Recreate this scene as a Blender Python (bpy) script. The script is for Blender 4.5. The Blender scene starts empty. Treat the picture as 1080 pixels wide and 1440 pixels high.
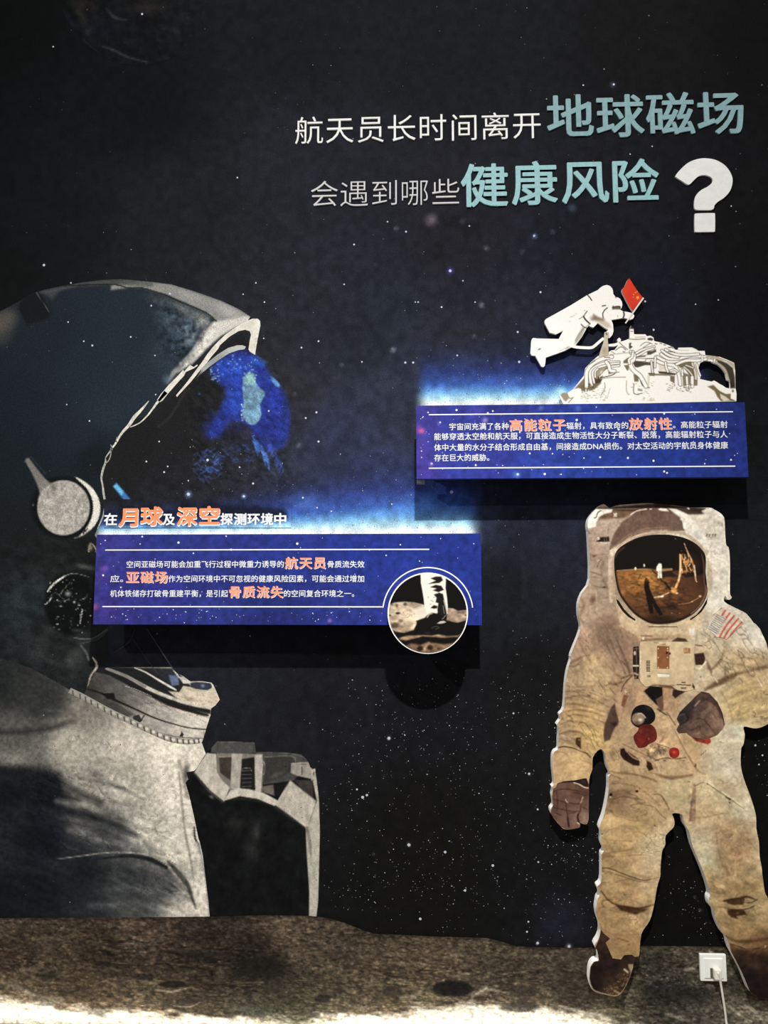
import bpy, math
import numpy as np
from mathutils import Vector, Euler
from mathutils.geometry import delaunay_2d_cdt

# ---------------------------------------------------------------- camera, light, exposure
S = bpy.context.scene
COL = S.collection
FPX = 1040.0                       # focal length in pixels of the 1080x1440 frame
D = 2.60                           # camera to wall
CZ = 1.62
PITCH, YAW = 5.93, 2.42
camd = bpy.data.cameras.new('camera')
camd.sensor_fit = 'VERTICAL'; camd.sensor_height = 24.0; camd.lens = 24.0 * FPX / 1440.0
camd.clip_start = 0.05
cam = bpy.data.objects.new('camera', camd); COL.objects.link(cam)
cam.location = (0.0, -D, CZ)
cam.rotation_euler = (math.radians(90 + PITCH), 0, math.radians(YAW))
S.camera = cam
S.view_settings.view_transform = 'Standard'; S.view_settings.look = 'None'
S.view_settings.gamma = 1.0; S.view_settings.use_curve_mapping = False
S.view_settings.exposure = 0.0
try:
    S.cycles.max_bounces = 4; S.cycles.use_denoising = True
except Exception:
    pass
W = bpy.data.worlds.new('hall'); S.world = W; W.use_nodes = True
W.node_tree.nodes['Background'].inputs[0].default_value = (1.0, 0.98, 0.95, 1)
W.node_tree.nodes['Background'].inputs[1].default_value = 0.26

def spot(name, loc, target, power, angle, blend, color=(1, .985, .968), size=.04):
    l = bpy.data.lights.new(name, 'SPOT'); l.energy = power; l.spot_size = math.radians(angle)
    l.spot_blend = blend; l.shadow_soft_size = size; l.color = color
    o = bpy.data.objects.new(name, l); COL.objects.link(o); o.location = loc
    o.rotation_euler = (Vector(target) - Vector(loc)).to_track_quat('-Z', 'Y').to_euler()
    return o
LX, LY, LZ = 0.18, -2.6, 4.45
spot('key_fill_spot', (LX - .06, LY, LZ), (0, 0, 3.1), 280, 150, 1.0)
spot('key_fill_spot', (LX, LY, LZ), (0, -1.5, -1.5), 800, 98, 1.0)
spot('key_fill_spot', (-2.3, -2.3, 3.3), (-.35, 0, 1.25), 130, 92, 1.0)  # fill added from the left to brighten board edges and left wall
def area(name, loc, rot, sx, sy, power, color):
    l = bpy.data.lights.new(name, 'AREA'); l.shape = 'RECTANGLE'; l.size = sx; l.size_y = sy
    l.energy = power; l.color = color
    o = bpy.data.objects.new(name, l); COL.objects.link(o); o.location = loc; o.rotation_euler = rot
    return o
LED_Z = 0.0
area('floor_led_strip', (-.64, -.045, LED_Z + .02), (math.radians(180 - 40), 0, 0), 2.5, .03, 2.3, (1, .97, .92))

K = 1.02                           # how bright a white surface on the wall renders

# ---------------------------------------------------------------- frame pixels <-> points on planes parallel to the wall
_R = np.array(cam.rotation_euler.to_matrix())
def unproj(p, dep=0.0):
    """frame pixels (N,2) -> x, z on the plane that stands dep in front of the wall"""
    p = np.atleast_2d(np.asarray(p, float))
    v = np.stack([(p[:, 0] - 540) / FPX, -(p[:, 1] - 720) / FPX, -np.ones(len(p))], 1) @ _R.T
    t = (D - dep) / v[:, 1]
    return np.stack([v[:, 0] * t, CZ + v[:, 2] * t], 1)
def at(x, y, dep=0.0):
    q = unproj([(x, y)], dep)[0]; return (float(q[0]), -dep, float(q[1]))

# ---------------------------------------------------------------- small drawing kit (colours are written as 0-255 sRGB)
def lin(c):
    c = np.clip(np.asarray(c, float) / 255.0, 0, 1)
    return np.where(c <= .04045, c / 12.92, ((c + .055) / 1.055) ** 2.4)
def smooth_loop(pts, n=4, closed=True):
    P = np.asarray(pts, float); m = len(P); out = []
    if m < 3: return P
    rng = range(m) if closed else range(m - 1)
    for i in rng:
        if closed: a, b, c, d = P[(i - 1) % m], P[i], P[(i + 1) % m], P[(i + 2) % m]
        else: a, b, c, d = P[max(i - 1, 0)], P[i], P[i + 1], P[min(i + 2, m - 1)]
        for k in range(n):
            t = k / n
            out.append(.5 * (2 * b + (c - a) * t + (2 * a - 5 * b + 4 * c - d) * t * t + (3 * b - a - 3 * c + d) * t ** 3))
    if not closed: out.append(P[-1])
    return np.array(out)
def seg_dist(P, pts, closed):
    d = np.full(len(P), 1e9); par = np.zeros(len(P)); m = len(pts)
    segs = [(i, (i + 1) % m) for i in range(m if closed else m - 1)]
    for k, (i, j) in enumerate(segs):
        a, b = pts[i], pts[j]; ab = b - a; L = ab @ ab + 1e-12
        t = np.clip(((P - a) @ ab) / L, 0, 1)
        q = P - a - t[:, None] * ab
        dd = q[:, 0] ** 2 + q[:, 1] ** 2
        w = dd < d
        d[w] = dd[w]; par[w] = ((k + t) / len(segs))[w]
    return np.sqrt(d), par
def inside(P, pts):
    r = np.zeros(len(P), bool); x, y = P[:, 0], P[:, 1]; m = len(pts); j = m - 1
    for i in range(m):
        xi, yi = pts[i]; xj, yj = pts[j]
        if yi != yj:
            c = (yi > y) != (yj > y)
            r ^= c & (x < (xj - xi) * (y - yi) / (yj - yi) + xi)
        j = i
    return r
_tab = np.random.RandomState(7).rand(256, 256)
def vnoise(x, y, seed=0):
    x = x + seed * 17.37 + 1000; y = y + seed * 9.71 + 1000
    i = np.floor(x).astype(int); j = np.floor(y).astype(int); u = x - i; v = y - j
    u = u * u * (3 - 2 * u); v = v * v * (3 - 2 * v)
    a = _tab[i & 255, j & 255]; b = _tab[(i + 1) & 255, j & 255]
    c = _tab[i & 255, (j + 1) & 255]; d = _tab[(i + 1) & 255, (j + 1) & 255]
    return (a * (1 - u) + b * u) * (1 - v) + (c * (1 - u) + d * u) * v
def fbm(P, sx, sy=None, rot=0, octv=4, seed=0):
    """fractal noise about 0 (-1..1); sx, sy = feature size in pixels along / across the direction rot (degrees)"""
    sy = sy or sx; c, s = math.cos(math.radians(rot)), math.sin(math.radians(rot))
    u = (P[:, 0] * c + P[:, 1] * s) / sx; v = (-P[:, 0] * s + P[:, 1] * c) / sy
    t = np.zeros(len(P)); a = 1.0; tot = 0
    for k in range(octv):
        t += a * (vnoise(u, v, seed + k * 3) * 2 - 1); tot += a; a *= .55; u = u * 2.03; v = v * 2.03
    return t / tot * 1.6
class Paint:
    def __init__(s, P): s.P = P; s.C = np.zeros((len(P), 3)); s.fr()
    def fr(s, x0=0, y0=0, k=1.0): s.o = np.array([x0, y0], float); s.k = k; return s
    def t(s, pts): return s.o + np.asarray(pts, float) / s.k
    def mix(s, idx, a, col):
        col = np.asarray(col, float); s.C[idx] += (col - s.C[idx]) * a[:, None]
    def box(s, q, m): 
        return np.nonzero((s.P[:, 0] > q[:, 0].min() - m) & (s.P[:, 0] < q[:, 0].max() + m) & (s.P[:, 1] > q[:, 1].min() - m) & (s.P[:, 1] < q[:, 1].max() + m))[0]
    def base(s, c): s.C[:] = c; return s
    def idw(s, pts, p=3.0, a=1.0):
        num = np.zeros_like(s.C); den = np.zeros(len(s.P))
        for x, y, c in pts:
            w = 1 / ((s.P[:, 0] - x) ** 2 + (s.P[:, 1] - y) ** 2 + 60) ** (p / 2)
            num += w[:, None] * np.asarray(c, float); den += w
        s.C += (num / den[:, None] - s.C) * a; return s
    def poly(s, pts, col, soft=1.2, a=1.0, sm=0):
        q = s.t(pts)
        if sm: q = smooth_loop(q, sm)
        i = s.box(q, soft + 1)
        if len(i) == 0: return s
        d, _ = seg_dist(s.P[i], q, True); d = np.where(inside(s.P[i], q), d, -d)
        al = np.clip(.5 + d / max(soft, 1e-6), 0, 1); al = al * al * (3 - 2 * al)
        s.mix(i, al * a, col); return s
    def line(s, pts, w, col, soft=1.0, a=1.0, sm=3):
        """w, in frame pixels: one width or several along the line"""
        q = s.t(pts)
        if sm and len(q) > 2: q = smooth_loop(q, sm, False)
        ws = np.atleast_1d(np.asarray(w, float)); i = s.box(q, ws.max() + soft + 1)
        if len(i) == 0: return s
        d, t = seg_dist(s.P[i], q, False)
        ww = np.interp(t, np.linspace(0, 1, len(ws)), ws) if len(ws) > 1 else ws[0]
        al = np.clip(.5 + (ww / 2 - d) / soft, 0, 1) * np.clip(ww / .8, 0, 1)
        s.mix(i, al * a, col); return s
    def blob(s, x, y, rx, ry, col, a=1.0, rot=0, hard=0.0):
        """rx, ry in the current frame's own pixels"""
        c = s.t([(x, y)])[0]; rx /= s.k; ry /= s.k; m = max(rx, ry)
        i = s.box(c[None], m + 1)
        if len(i) == 0: return s
        q = s.P[i] - c; cs, sn = math.cos(math.radians(rot)), math.sin(math.radians(rot))
        r = np.sqrt(((q[:, 0] * cs + q[:, 1] * sn) / rx) ** 2 + ((-q[:, 0] * sn + q[:, 1] * cs) / ry) ** 2)
        al = np.clip((1 - r) / max(1 - hard, 1e-3), 0, 1); al = al * al * (3 - 2 * al)
        s.mix(i, al * a, col); return s
    def tex(s, amp, sx, sy=None, rot=0, octv=4, seed=0, pts=None, soft=8, thr=None):
        """multiply by 1 + amp * noise, inside pts when given"""
        if pts is None: i = np.arange(len(s.P)); al = 1.0
        else:
            q = s.t(pts); i = s.box(q, soft + 1)
            if len(i) == 0: return s
            d, _ = seg_dist(s.P[i], q, True); d = np.where(inside(s.P[i], q), d, -d); al = np.clip(.5 + d / soft, 0, 1)
        n = fbm(s.P[i], sx, sy, rot, octv, seed)
        if thr is not None: n = -np.clip((n - thr) * 3, 0, 1)
        s.C[i] *= np.clip(1 + amp * n * al, 0, 3)[:, None]; return s
    def crease(s, amp, sx, sy, rot=0, seed=0, pts=None, soft=10, w=.05, light=.0):
        """thin dark (and lighter) wrinkle lines along the zero lines of a stretched noise"""
        if pts is None: i = np.arange(len(s.P)); al = 1.0
        else:
            q = s.t(pts); i = s.box(q, soft + 1)
            if len(i) == 0: return s
            d, _ = seg_dist(s.P[i], q, True); d = np.where(inside(s.P[i], q), d, -d); al = np.clip(.5 + d / soft, 0, 1)
        n = fbm(s.P[i], sx, sy, rot, 3, seed); g = np.clip(fbm(s.P[i], sx * 1.3, sy * 3, rot, 2, seed + 50) + .35, 0, 1)
        f = 1 - amp * g * al * np.exp(-(n / w) ** 2) + light * g * al * np.exp(-((n - 2.2 * w) / w) ** 2)
        s.C[i] *= f[:, None]; return s
    def out(s): return np.clip(s.C, 0, 255)

# ---------------------------------------------------------------- objects
def link(o, parent=None):
    COL.objects.link(o)
    if parent is not None:
        o.parent = parent; o.matrix_parent_inverse = parent.matrix_world.inverted()
    return o
def thing(name, label, cat, loc, group=None):
    o = bpy.data.objects.new(name, None); o.empty_display_size = .05; o.location = loc; link(o)
    bpy.context.view_layer.update()
    tag(o, label, cat, group); return o
def tag(o, label, cat=None, group=None, kind=None):
    o['label'] = label
    if cat: o['category'] = cat
    if group: o['group'] = group
    if kind: o['kind'] = kind
    return o
def mat(name, col=None, rough=.6, attr=False, grain=0.0, gscale=220.0, spec=.25, metal=0.0, bump=0.0):
    m = bpy.data.materials.new(name); m.use_nodes = True; nt = m.node_tree; b = nt.nodes['Principled BSDF']
    b.inputs['Roughness'].default_value = rough; b.inputs['Specular IOR Level'].default_value = spec
    b.inputs['Metallic'].default_value = metal
    if attr:
        a = nt.nodes.new('ShaderNodeVertexColor'); a.layer_name = 'print'; src = a.outputs['Color']
    else:
        a = nt.nodes.new('ShaderNodeRGB'); a.outputs[0].default_value = (*(lin(col) / K), 1); src = a.outputs[0]
    tc = nt.nodes.new('ShaderNodeTexCoord'); n = nt.nodes.new('ShaderNodeTexNoise')
    n.inputs['Scale'].default_value = gscale; n.inputs['Detail'].default_value = 3.0
    nt.links.new(tc.outputs['Object'], n.inputs['Vector'])
    mr = nt.nodes.new('ShaderNodeMapRange'); mr.inputs[1].default_value = .3; mr.inputs[2].default_value = .7
    mr.inputs[3].default_value = 1 - grain; mr.inputs[4].default_value = 1 + grain
    nt.links.new(n.outputs[0], mr.inputs[0])
    mx = nt.nodes.new('ShaderNodeMix'); mx.data_type = 'RGBA'; mx.blend_type = 'MULTIPLY'; mx.inputs[0].default_value = 1
    nt.links.new(src, mx.inputs[6]); nt.links.new(mr.outputs[0], mx.inputs[7])
    nt.links.new(mx.outputs[2], b.inputs['Base Color'])
    if bump:
        bp = nt.nodes.new('ShaderNodeBump'); bp.inputs['Strength'].default_value = bump; bp.inputs['Distance'].default_value = .001
        nt.links.new(n.outputs[0], bp.inputs['Height']); nt.links.new(bp.outputs[0], b.inputs['Normal'])
    return m
M_PRINT = mat('printed_wall_vinyl', attr=True, rough=.75, grain=.17, gscale=230, spec=.06)
M_SKY = mat('printed_star_wall', attr=True, rough=.75, grain=.32, gscale=230, spec=.06)
M_FACE = mat('printed_board_face', attr=True, rough=.7, grain=.05, gscale=260, spec=.08)
M_PANEL = mat('printed_panel_face', attr=True, rough=.6, grain=.16, gscale=240, spec=.1)
M_EDGE = mat('white_foam_edge', (250, 247, 240), rough=.8, grain=.03)

def mesh_obj(name, V, F, m, parent=None, cols=None):
    me = bpy.data.meshes.new(name); me.from_pydata([tuple(map(float, v)) for v in V], [], [tuple(map(int, f)) for f in F])
    if cols is not None:
        ca = me.color_attributes.new('print', 'FLOAT_COLOR', 'POINT')
        rgba = np.ones((len(V), 4), np.float32); rgba[:, :3] = lin(cols) / K
        ca.data.foreach_set('color', rgba.ravel())
    me.materials.append(m); me.update()
    return link(bpy.data.objects.new(name, me), parent)
def densify(q, step):
    out = []
    for i in range(len(q)):
        a, b = q[i], q[(i + 1) % len(q)]; n = max(1, int(np.linalg.norm(b - a) / step))
        out += [a + (b - a) * k / n for k in range(n)]
    return np.array(out)
def tri(loops, step, edge_step=None):
    """triangulated sheet in pixel space: first loop outer, others holes"""
    loops = [densify(np.asarray(l, float), edge_step or step) for l in loops]
    o = loops[0]; xs = np.arange(o[:, 0].min(), o[:, 0].max(), step); ys = np.arange(o[:, 1].min(), o[:, 1].max(), step * .87)
    G = np.array([(x + (step / 2 if k % 2 else 0), y) for k, y in enumerate(ys) for x in xs]) if len(xs) and len(ys) else np.zeros((0, 2))
    if len(G):
        ok = inside(G, o); G = G[ok]; d = np.full(len(G), 1e9)
        for l in loops: d = np.minimum(d, seg_dist(G, l, True)[0])
        keep = d > .45 * step
        for h in loops[1:]: keep &= ~inside(G, h)
        G = G[keep]
    pts = np.concatenate(loops + [G]); edges = []; n = 0
    for l in loops:
        m = len(l); edges += [(n + i, n + (i + 1) % m) for i in range(m)]; n += m
    r = delaunay_2d_cdt([Vector((float(a), float(b))) for a, b in pts], edges, [], 0, 1e-6)
    V = np.array([tuple(v) for v in r[0]]); F = np.array([f for f in r[2] if len(f) == 3])
    c = V[F].mean(1); ok = inside(c, o)
    for h in loops[1:]: ok &= ~inside(c, h)
    F = F[ok]
    e1, e2 = V[F[:, 1]] - V[F[:, 0]], V[F[:, 2]] - V[F[:, 0]]
    flip = (e1[:, 0] * e2[:, 1] - e1[:, 1] * e2[:, 0]) > 0     # pixel y runs down; make the faces look at the camera
    F[flip] = F[flip][:, ::-1]
    F = F[:, ::-1] if False else F
    return V, F, loops
def sheet(name, loops, dep, step, paint, m, parent=None, edge_step=None):
    if not isinstance(loops, list) or not hasattr(loops[0][0], '__len__'): loops = [loops]
    V, F, _ = tri(loops, step, edge_step)
    q = unproj(V, dep); W3 = np.stack([q[:, 0], np.full(len(q), -dep), q[:, 1]], 1)
    p = Paint(V); paint(p)
    return mesh_obj(name, W3, F, m, parent, p.out())
def board(name, loops, dep, back, m, parent=None, bevel=0.0):
    """solid board cut to an outline, from dep in front of the wall back to 'back'"""
    V, F, L = tri(loops, 14, 4)
    q = unproj(V, dep); n = len(q)
    P3 = np.concatenate([np.stack([q[:, 0], np.full(n, -dep), q[:, 1]], 1), np.stack([q[:, 0], np.full(n, -back), q[:, 1]], 1)])
    fs = [tuple(f) for f in F] + [tuple(int(a) + n for a in f[::-1]) for f in F]
    cnt = {}
    for f in F:
        for a, b in ((f[0], f[1]), (f[1], f[2]), (f[2], f[0])): cnt[(int(a), int(b))] = 1
    for a, b in cnt:
        if (b, a) not in cnt: fs.append((a, a + n, b + n, b))
    return mesh_obj(name, P3, fs, m, parent)
def boxm(name, lo, hi, m, parent=None, bev=0.0):
    x0, y0, z0 = lo; x1, y1, z1 = hi
    V = [(x0, y0, z0), (x1, y0, z0), (x1, y1, z0), (x0, y1, z0), (x0, y0, z1), (x1, y0, z1), (x1, y1, z1), (x0, y1, z1)]
    F = [(0, 3, 2, 1), (4, 5, 6, 7), (0, 1, 5, 4), (1, 2, 6, 5), (2, 3, 7, 6), (3, 0, 4, 7)]
    o = mesh_obj(name, V, F, m, parent)
    if bev:
        b = o.modifiers.new('bevel', 'BEVEL'); b.width = bev; b.segments = 2; b.limit_method = 'NONE'
    return o
def glyphs(s, off=0.0, space=1.0, extrude=0.0):
    c = bpy.data.curves.new('lettering', 'FONT'); c.body = s; c.offset = off; c.space_character = space
    c.resolution_u = 3; c.extrude = extrude
    o = bpy.data.objects.new('lettering', c); COL.objects.link(o)
    dg = bpy.context.evaluated_depsgraph_get(); me = bpy.data.meshes.new_from_object(o.evaluated_get(dg))
    bpy.data.objects.remove(o); bpy.data.curves.remove(c)
    me.materials.clear(); return me
def text(name, s, x0, x1, bottom, em, dep, m, parent=None, off=0.0, space=1.04, extrude=0.0, low=.08):
    """lettering whose ink runs from x0 to x1 (frame pixels) and whose characters stand on 'bottom'; em in pixels"""
    bold = off if off > .008 else 0
    me = glyphs(s, off if off < .008 else 0, space, extrude)
    n = len(me.vertices); v = np.zeros(n * 3); me.vertices.foreach_get('co', v); v = v.reshape(-1, 3)
    a, b = at(x0, bottom, dep), at(x1, bottom, dep)
    up = at(x0, bottom - em, dep)[2] - a[2]
    zb = (a[2] + b[2]) / 2
    mn, mxx = v[:, 0].min(), v[:, 0].max()
    X = a[0] + (v[:, 0] - mn) / (mxx - mn) * (b[0] - a[0]); Z = zb + (v[:, 1] + low) * up
    Y = -dep - (v[:, 2] if extrude else 0 * v[:, 2])
    w = np.stack([X, Y, Z], 1)
    if bold:
        base = [tuple(f.vertices) for f in me.polygons]; V = []; F = []; N = 10
        for k in range(N + 1):
            a_ = 2 * math.pi * k / N; r_ = bold * up if k < N else 0
            V.append(w + np.array([r_ * math.cos(a_), -.00002 * k, r_ * math.sin(a_)])); F += [tuple(i + k * n for i in f) for f in base]
        bpy.data.meshes.remove(me); return mesh_obj(name, np.concatenate(V), F, m, parent)
    me.vertices.foreach_set('co', w.ravel()); me.materials.append(m); me.update(); me.name = name
    return link(bpy.data.objects.new(name, me), parent)
# ================================================================ the setting: wall with its star print, floor
def sky(p):
    p.idw([(0, 0, (9, 11, 12)), (200, 150, (13, 16, 18)), (60, 330, (13, 17, 20)), (420, 60, (18, 20, 26)), (640, 60, (18, 20, 24)), (900, 50, (16, 17, 19)), (1080, 60, (13, 13, 14)),
           (420, 230, (27, 29, 38)), (640, 330, (27, 27, 36)), (860, 330, (21, 22, 32)), (1060, 330, (16, 16, 18)), (500, 480, (27, 33, 43)), (430, 420, (29, 33, 42)), (250, 300, (22, 26, 30)),
           (650, 450, (31, 31, 43)), (740, 480, (30, 34, 52)), (920, 420, (20, 22, 34)), (1050, 450, (14, 15, 20)), (1065, 620, (17, 19, 21)), (640, 520, (36, 43, 66)), (550, 560, (35, 41, 62)),
           (470, 620, (36, 42, 66)), (520, 680, (40, 50, 92)), (640, 720, (34, 42, 72)), (760, 740, (24, 29, 46)), (1060, 760, (18, 22, 26)), (720, 830, (22, 25, 32)), (230, 640, (27, 28, 31)), (230, 570, (28, 29, 30)),
           (760, 960, (17, 17, 18)), (600, 1020, (17, 17, 21)), (480, 980, (20, 21, 26)), (600, 1150, (15, 15, 13)), (600, 1280, (14, 14, 13)), (780, 1250, (17, 17, 18)), (960, 1250, (12, 12, 11)), (1060, 1100, (13, 13, 12)), (20, 380, (11, 14, 15)), (330, 540, (32, 33, 38)), (400, 560, (35, 36, 44))], 3.2)
    P = p.P; g_ = p.C.mean(1, keepdims=True); p.C[:] = g_ * 1.12 + (p.C - g_) * .72
    # two printed horizons of the Earth, white-blue lines that fade upward
    def horizon(x0, x1, yb, H, fl, fr_, left_low=None):
        h = np.full(len(P), float(H))
        if left_low: h = np.interp(P[:, 0], *left_low)
        t = (yb(P[:, 0]) - P[:, 1]) / h
        a = np.clip((P[:, 0] - x0) / fl + .5, 0, 1) * np.clip((x1 - P[:, 0]) / fr_ + .5, 0, 1); a = a * a * (3 - 2 * a)
        a = a * np.clip((t + .24) * 8, 0, 1)
        ks = [-.6, 0, .07, .17, .32, .5, .8, 1.25, 1.7]
        cs = np.array([(250, 250, 246), (248, 250, 248), (238, 248, 248), (180, 224, 236), (108, 164, 216), (62, 98, 178), (45, 60, 124), (36, 42, 74), (30, 34, 48)], float)
        al = np.interp(t, [-.6, .3, .8, 1.25, 1.7], [1, 1, .8, .4, 0]) * a
        c = np.stack([np.interp(t, ks, cs[:, k]) for k in range(3)], 1)
        p.C[:] += (c - p.C) * al[:, None]
    horizon(136, 668, lambda x: 751 + 0 * x, 70, 34, 26, ([100, 160, 300, 420, 540, 640, 680], [26, 30, 36, 58, 78, 80, 62]))
    horizon(592, 985, lambda x: 571 - .014 * (x - 585), 58, 22, 40)
    p.blob(430, 705, 45, 18, (80, 120, 200), .5)
    p.blob(590, 715, 60, 26, (90, 150, 220), .45)
    p.blob(788, 552, 14, 12, (190, 235, 235), .8)
    p.blob(626, 700, 70, 40, (60, 100, 190), .35)
    # hazy stars
    for x, y, r, c, a in [(606, 309, 14, (120, 110, 118), .75), (557, 321, 5, (110, 112, 125), .7), (684, 349, 6, (115, 118, 130), .75), (734, 354, 4, (90, 100, 120), .6), (677, 429, 6, (125, 130, 145), .8), (667, 473, 5, (105, 110, 130), .7),
                          (553, 492, 6, (130, 135, 160), .8), (805, 293, 9, (80, 90, 115), .7), (777, 326, 6, (85, 95, 120), .6), (752, 332, 5, (130, 160, 220), .8), (633, 381, 8, (70, 80, 190), .8), (862, 119, 6, (120, 130, 160), .6),
                          (635, 692, 9, (70, 100, 230), .85), (415, 554, 5, (100, 105, 115), .6), (420, 626, 6, (110, 112, 120), .6), (454, 614, 3, (110, 112, 120), .5), (480, 513, 5, (105, 112, 130), .6), (528, 372, 5, (60, 65, 75), .6), (547, 1038, 4, (170, 170, 165), .8),
                          (265, 695, 8, (120, 150, 220), .8), (343, 698, 6, (120, 160, 230), .8), (650, 311, 6, (85, 90, 100), .5), (575, 1188, 4, (150, 150, 145), .8), (800, 1331, 6, (190, 195, 215), .9), (756, 1326, 4, (160, 165, 185), .8), (790, 1296, 60, (34, 36, 52), .6), (560, 430, 60, (30, 42, 54), .4), (640, 440, 40, (34, 44, 46), .4),
                          (985, 1280, 4, (110, 112, 115), .7), (978, 1262, 3, (130, 130, 130), .7), (526, 1202, 3, (90, 90, 88), .6), (744, 1088, 3, (120, 120, 120), .6), (62, 373, 3, (110, 120, 125), .7), (480, 620, 90, (40, 48, 80), .3)]:
        p.blob(x, y, r, r, c, a)
    p.tex(.16, 9, 9, 0, 3, 11)
V, F, _ = tri([[(-330, -330), (1410, -330), (1410, 1475), (-330, 1475)]], 3.6, 14)
q = unproj(V); xl, xr = q[:, 0].min(), q[:, 0].max(); ztop = q[:, 1].max()
FLOOR_Z = at(540, 1452)[2]
LW = bpy.data.objects['floor_led_strip']; LW.location.z = FLOOR_Z + .02
pw = Paint(V); sky(pw)
n0 = len(V)
zmin = q[:, 1].min()
W3 = np.stack([q[:, 0], 0 * q[:, 0], q[:, 1]], 1)
bk = [(xl, .12, zmin), (xr, .12, zmin), (xr, .12, ztop), (xl, .12, ztop)]
wall = mesh_obj('wall_back', np.concatenate([W3, bk]), [tuple(f) for f in F] + [(n0 + 1, n0, n0 + 3, n0 + 2)], M_SKY, None, np.concatenate([pw.out(), np.full((4, 3), 20.)]))
tag(wall, 'tall display wall covered with a dark starry space print', kind='structure')
M_FLOOR = mat('polished_hall_floor', (120, 112, 104), rough=.45, grain=.08, gscale=30)
floor = boxm('floor', (xl, -4.2, FLOOR_Z - .1), (xr, .12, FLOOR_Z), M_FLOOR)
tag(floor, 'grey hall floor at the foot of the display wall', kind='structure')

M_ALU = mat('brushed_light_channel', (150, 150, 150), rough=.4, grain=.05, metal=.6)
ch = boxm('trim_1', (xl, -.082, FLOOR_Z), (.62, -.070, FLOOR_Z + .016), M_ALU)  # unseen channel, added so the floor light has a fitting
tag(ch, 'slim metal channel added by the light strip at the wall foot, out of view', kind='structure')

# printed stars: little dots of the wall print
rs = np.random.RandomState(5)
HOR = np.array([(-330, 1291), (0, 1291), (200, 1290), (290, 1289), (370, 1287), (437, 1288), (462, 1291), (488, 1299), (510, 1308), (526, 1313), (615, 1317), (684, 1319), (705, 1324), (726, 1331), (820, 1333), (902, 1330), (1000, 1331), (1410, 1333)], float)
stars = []
def star(x, y, r, c): stars.append((x, y, r, c))
for i in range(1500):
    x, y = rs.uniform(-300, 1400), rs.uniform(-300, 1330)
    if y > np.interp(x, HOR[:, 0], HOR[:, 1]) - 3: continue
    g = rs.rand()
    b = 60 + 120 * g ** 3
    if y < 300 and x < 380: b *= .55
    star(x, y, .45 + .55 * rs.rand() ** 3, (b, b, b * (1.08 if y < 760 else .98)))
for cx, cy, sx, sy, n in [(610, 1080, 60, 40, 150), (545, 1010, 55, 35, 90), (700, 990, 60, 40, 90), (620, 1220, 80, 40, 150), (560, 1270, 60, 35, 70), (820, 1195, 30, 22, 80), (480, 1120, 30, 40, 50), (725, 1200, 60, 60, 100), (960, 1260, 35, 45, 70), (770, 1290, 45, 30, 60), (480, 1240, 40, 30, 50), (780, 1000, 30, 60, 60), (1075, 1060, 20, 40, 25),
                          (520, 700, 90, 30, 90), (700, 545, 70, 14, 70), (660, 520, 60, 20, 40), (300, 640, 40, 30, 25), (480, 730, 120, 12, 60)]:
    for i in range(n):
        x, y = rs.normal(cx, sx), rs.normal(cy, sy)
        if y > np.interp(x, HOR[:, 0], HOR[:, 1]) - 3: continue
        b = 90 + 110 * rs.rand() ** 2
        star(x, y, .4 + .45 * rs.rand() ** 2, (b, b, b))
for x, y, r in [(633, 381, 2.2), (635, 692, 2.4), (498, 344, 1.4), (545, 312, 1.2), (571, 326, 1.4), (660, 318, 1.2), (751, 332, 1.6), (570, 510, 1.6), (581, 510, 1.6), (621, 432, 1.4), (588, 425, 1.2), (584, 425, 1), (651, 395, 1.1), (728, 467, 1.5), (668, 425, 1.1), (730, 509, 1.8), (643, 500, 1.3), (509, 509, 1.2), (484, 400, 1.2),
                (510, 1121, 2.2), (516, 1118, 1.8), (502, 1110, 1.4), (547, 1038, 2.2), (575, 1188, 2.4), (626, 1198, 2), (693, 1217, 2), (757, 1212, 1.4), (591, 1292, 2), (654, 1252, 1.8), (744, 1088, 1.8), (741, 1310, 1.5), (743, 1296, 1.4), (800, 1331, 2.2), (756, 1326, 2), (756, 1138, 1.4), (722, 1003, 1.4), (430, 588, 1.4), (445, 580, 1.5), (424, 489, 1.3), (448, 621, 1.6),
                (448, 480, 1.4), (378, 578, 1.3), (360, 398, 1.2), (372, 425, 1.2), (342, 414, 1), (371, 476, 1), (239, 413, 1.5), (213, 430, 1.3), (96, 453, 1.2), (100, 398, 1.1), (118, 480, 1.2), (130, 486, 1.5), (184, 474, 1.3), (218, 500, 1.1), (126, 592, 1.2), (219, 555, 1.1), (94, 569, 1), (231, 664, 1.4), (236, 656, 1.2), (206, 649, 1.3), (224, 621, 1.2), (265, 676, 1.1),
                (292, 647, 2), (337, 657, 1.2), (356, 680, 1.6), (265, 695, 2.4), (343, 698, 1.8), (426, 700, 1.5), (446, 714, 1.2), (466, 719, 1.3), (551, 709, 1.2), (62, 373, 1.8), (863, 119, 1.5), (1028, 290, 1), (760, 411, 1.6), (907, 424, 1.5), (919, 464, 1.5), (978, 428, 1), (1010, 422, 1), (334, 250, 1.2), (200, 20, 1.6), (75, 66, 1.2), (1062, 1048, 1.6), (1072, 1062, 1.4), (1067, 1075, 1.2), (820, 120, 1.2), (886, 217, 1), (917, 206, 1)]:
    b = 205 if y < 760 else 190
    star(x, y, r, (b, b, min(255, b * 1.08)))
SV, SF, SC = [], [], []
for x, y, r, c in stars:
    k = len(SV); m = 6
    SV += [(x + r * math.cos(a * 2 * math.pi / m), y + r * math.sin(a * 2 * math.pi / m)) for a in range(m)]
    SF.append(tuple(range(k, k + m))[::1]); SC += [c] * m
qs = unproj(SV)
st = mesh_obj('star_print', np.stack([qs[:, 0], np.full(len(qs), -.0012), qs[:, 1]], 1), SF, M_PRINT, None, np.array(SC, float))
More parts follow.
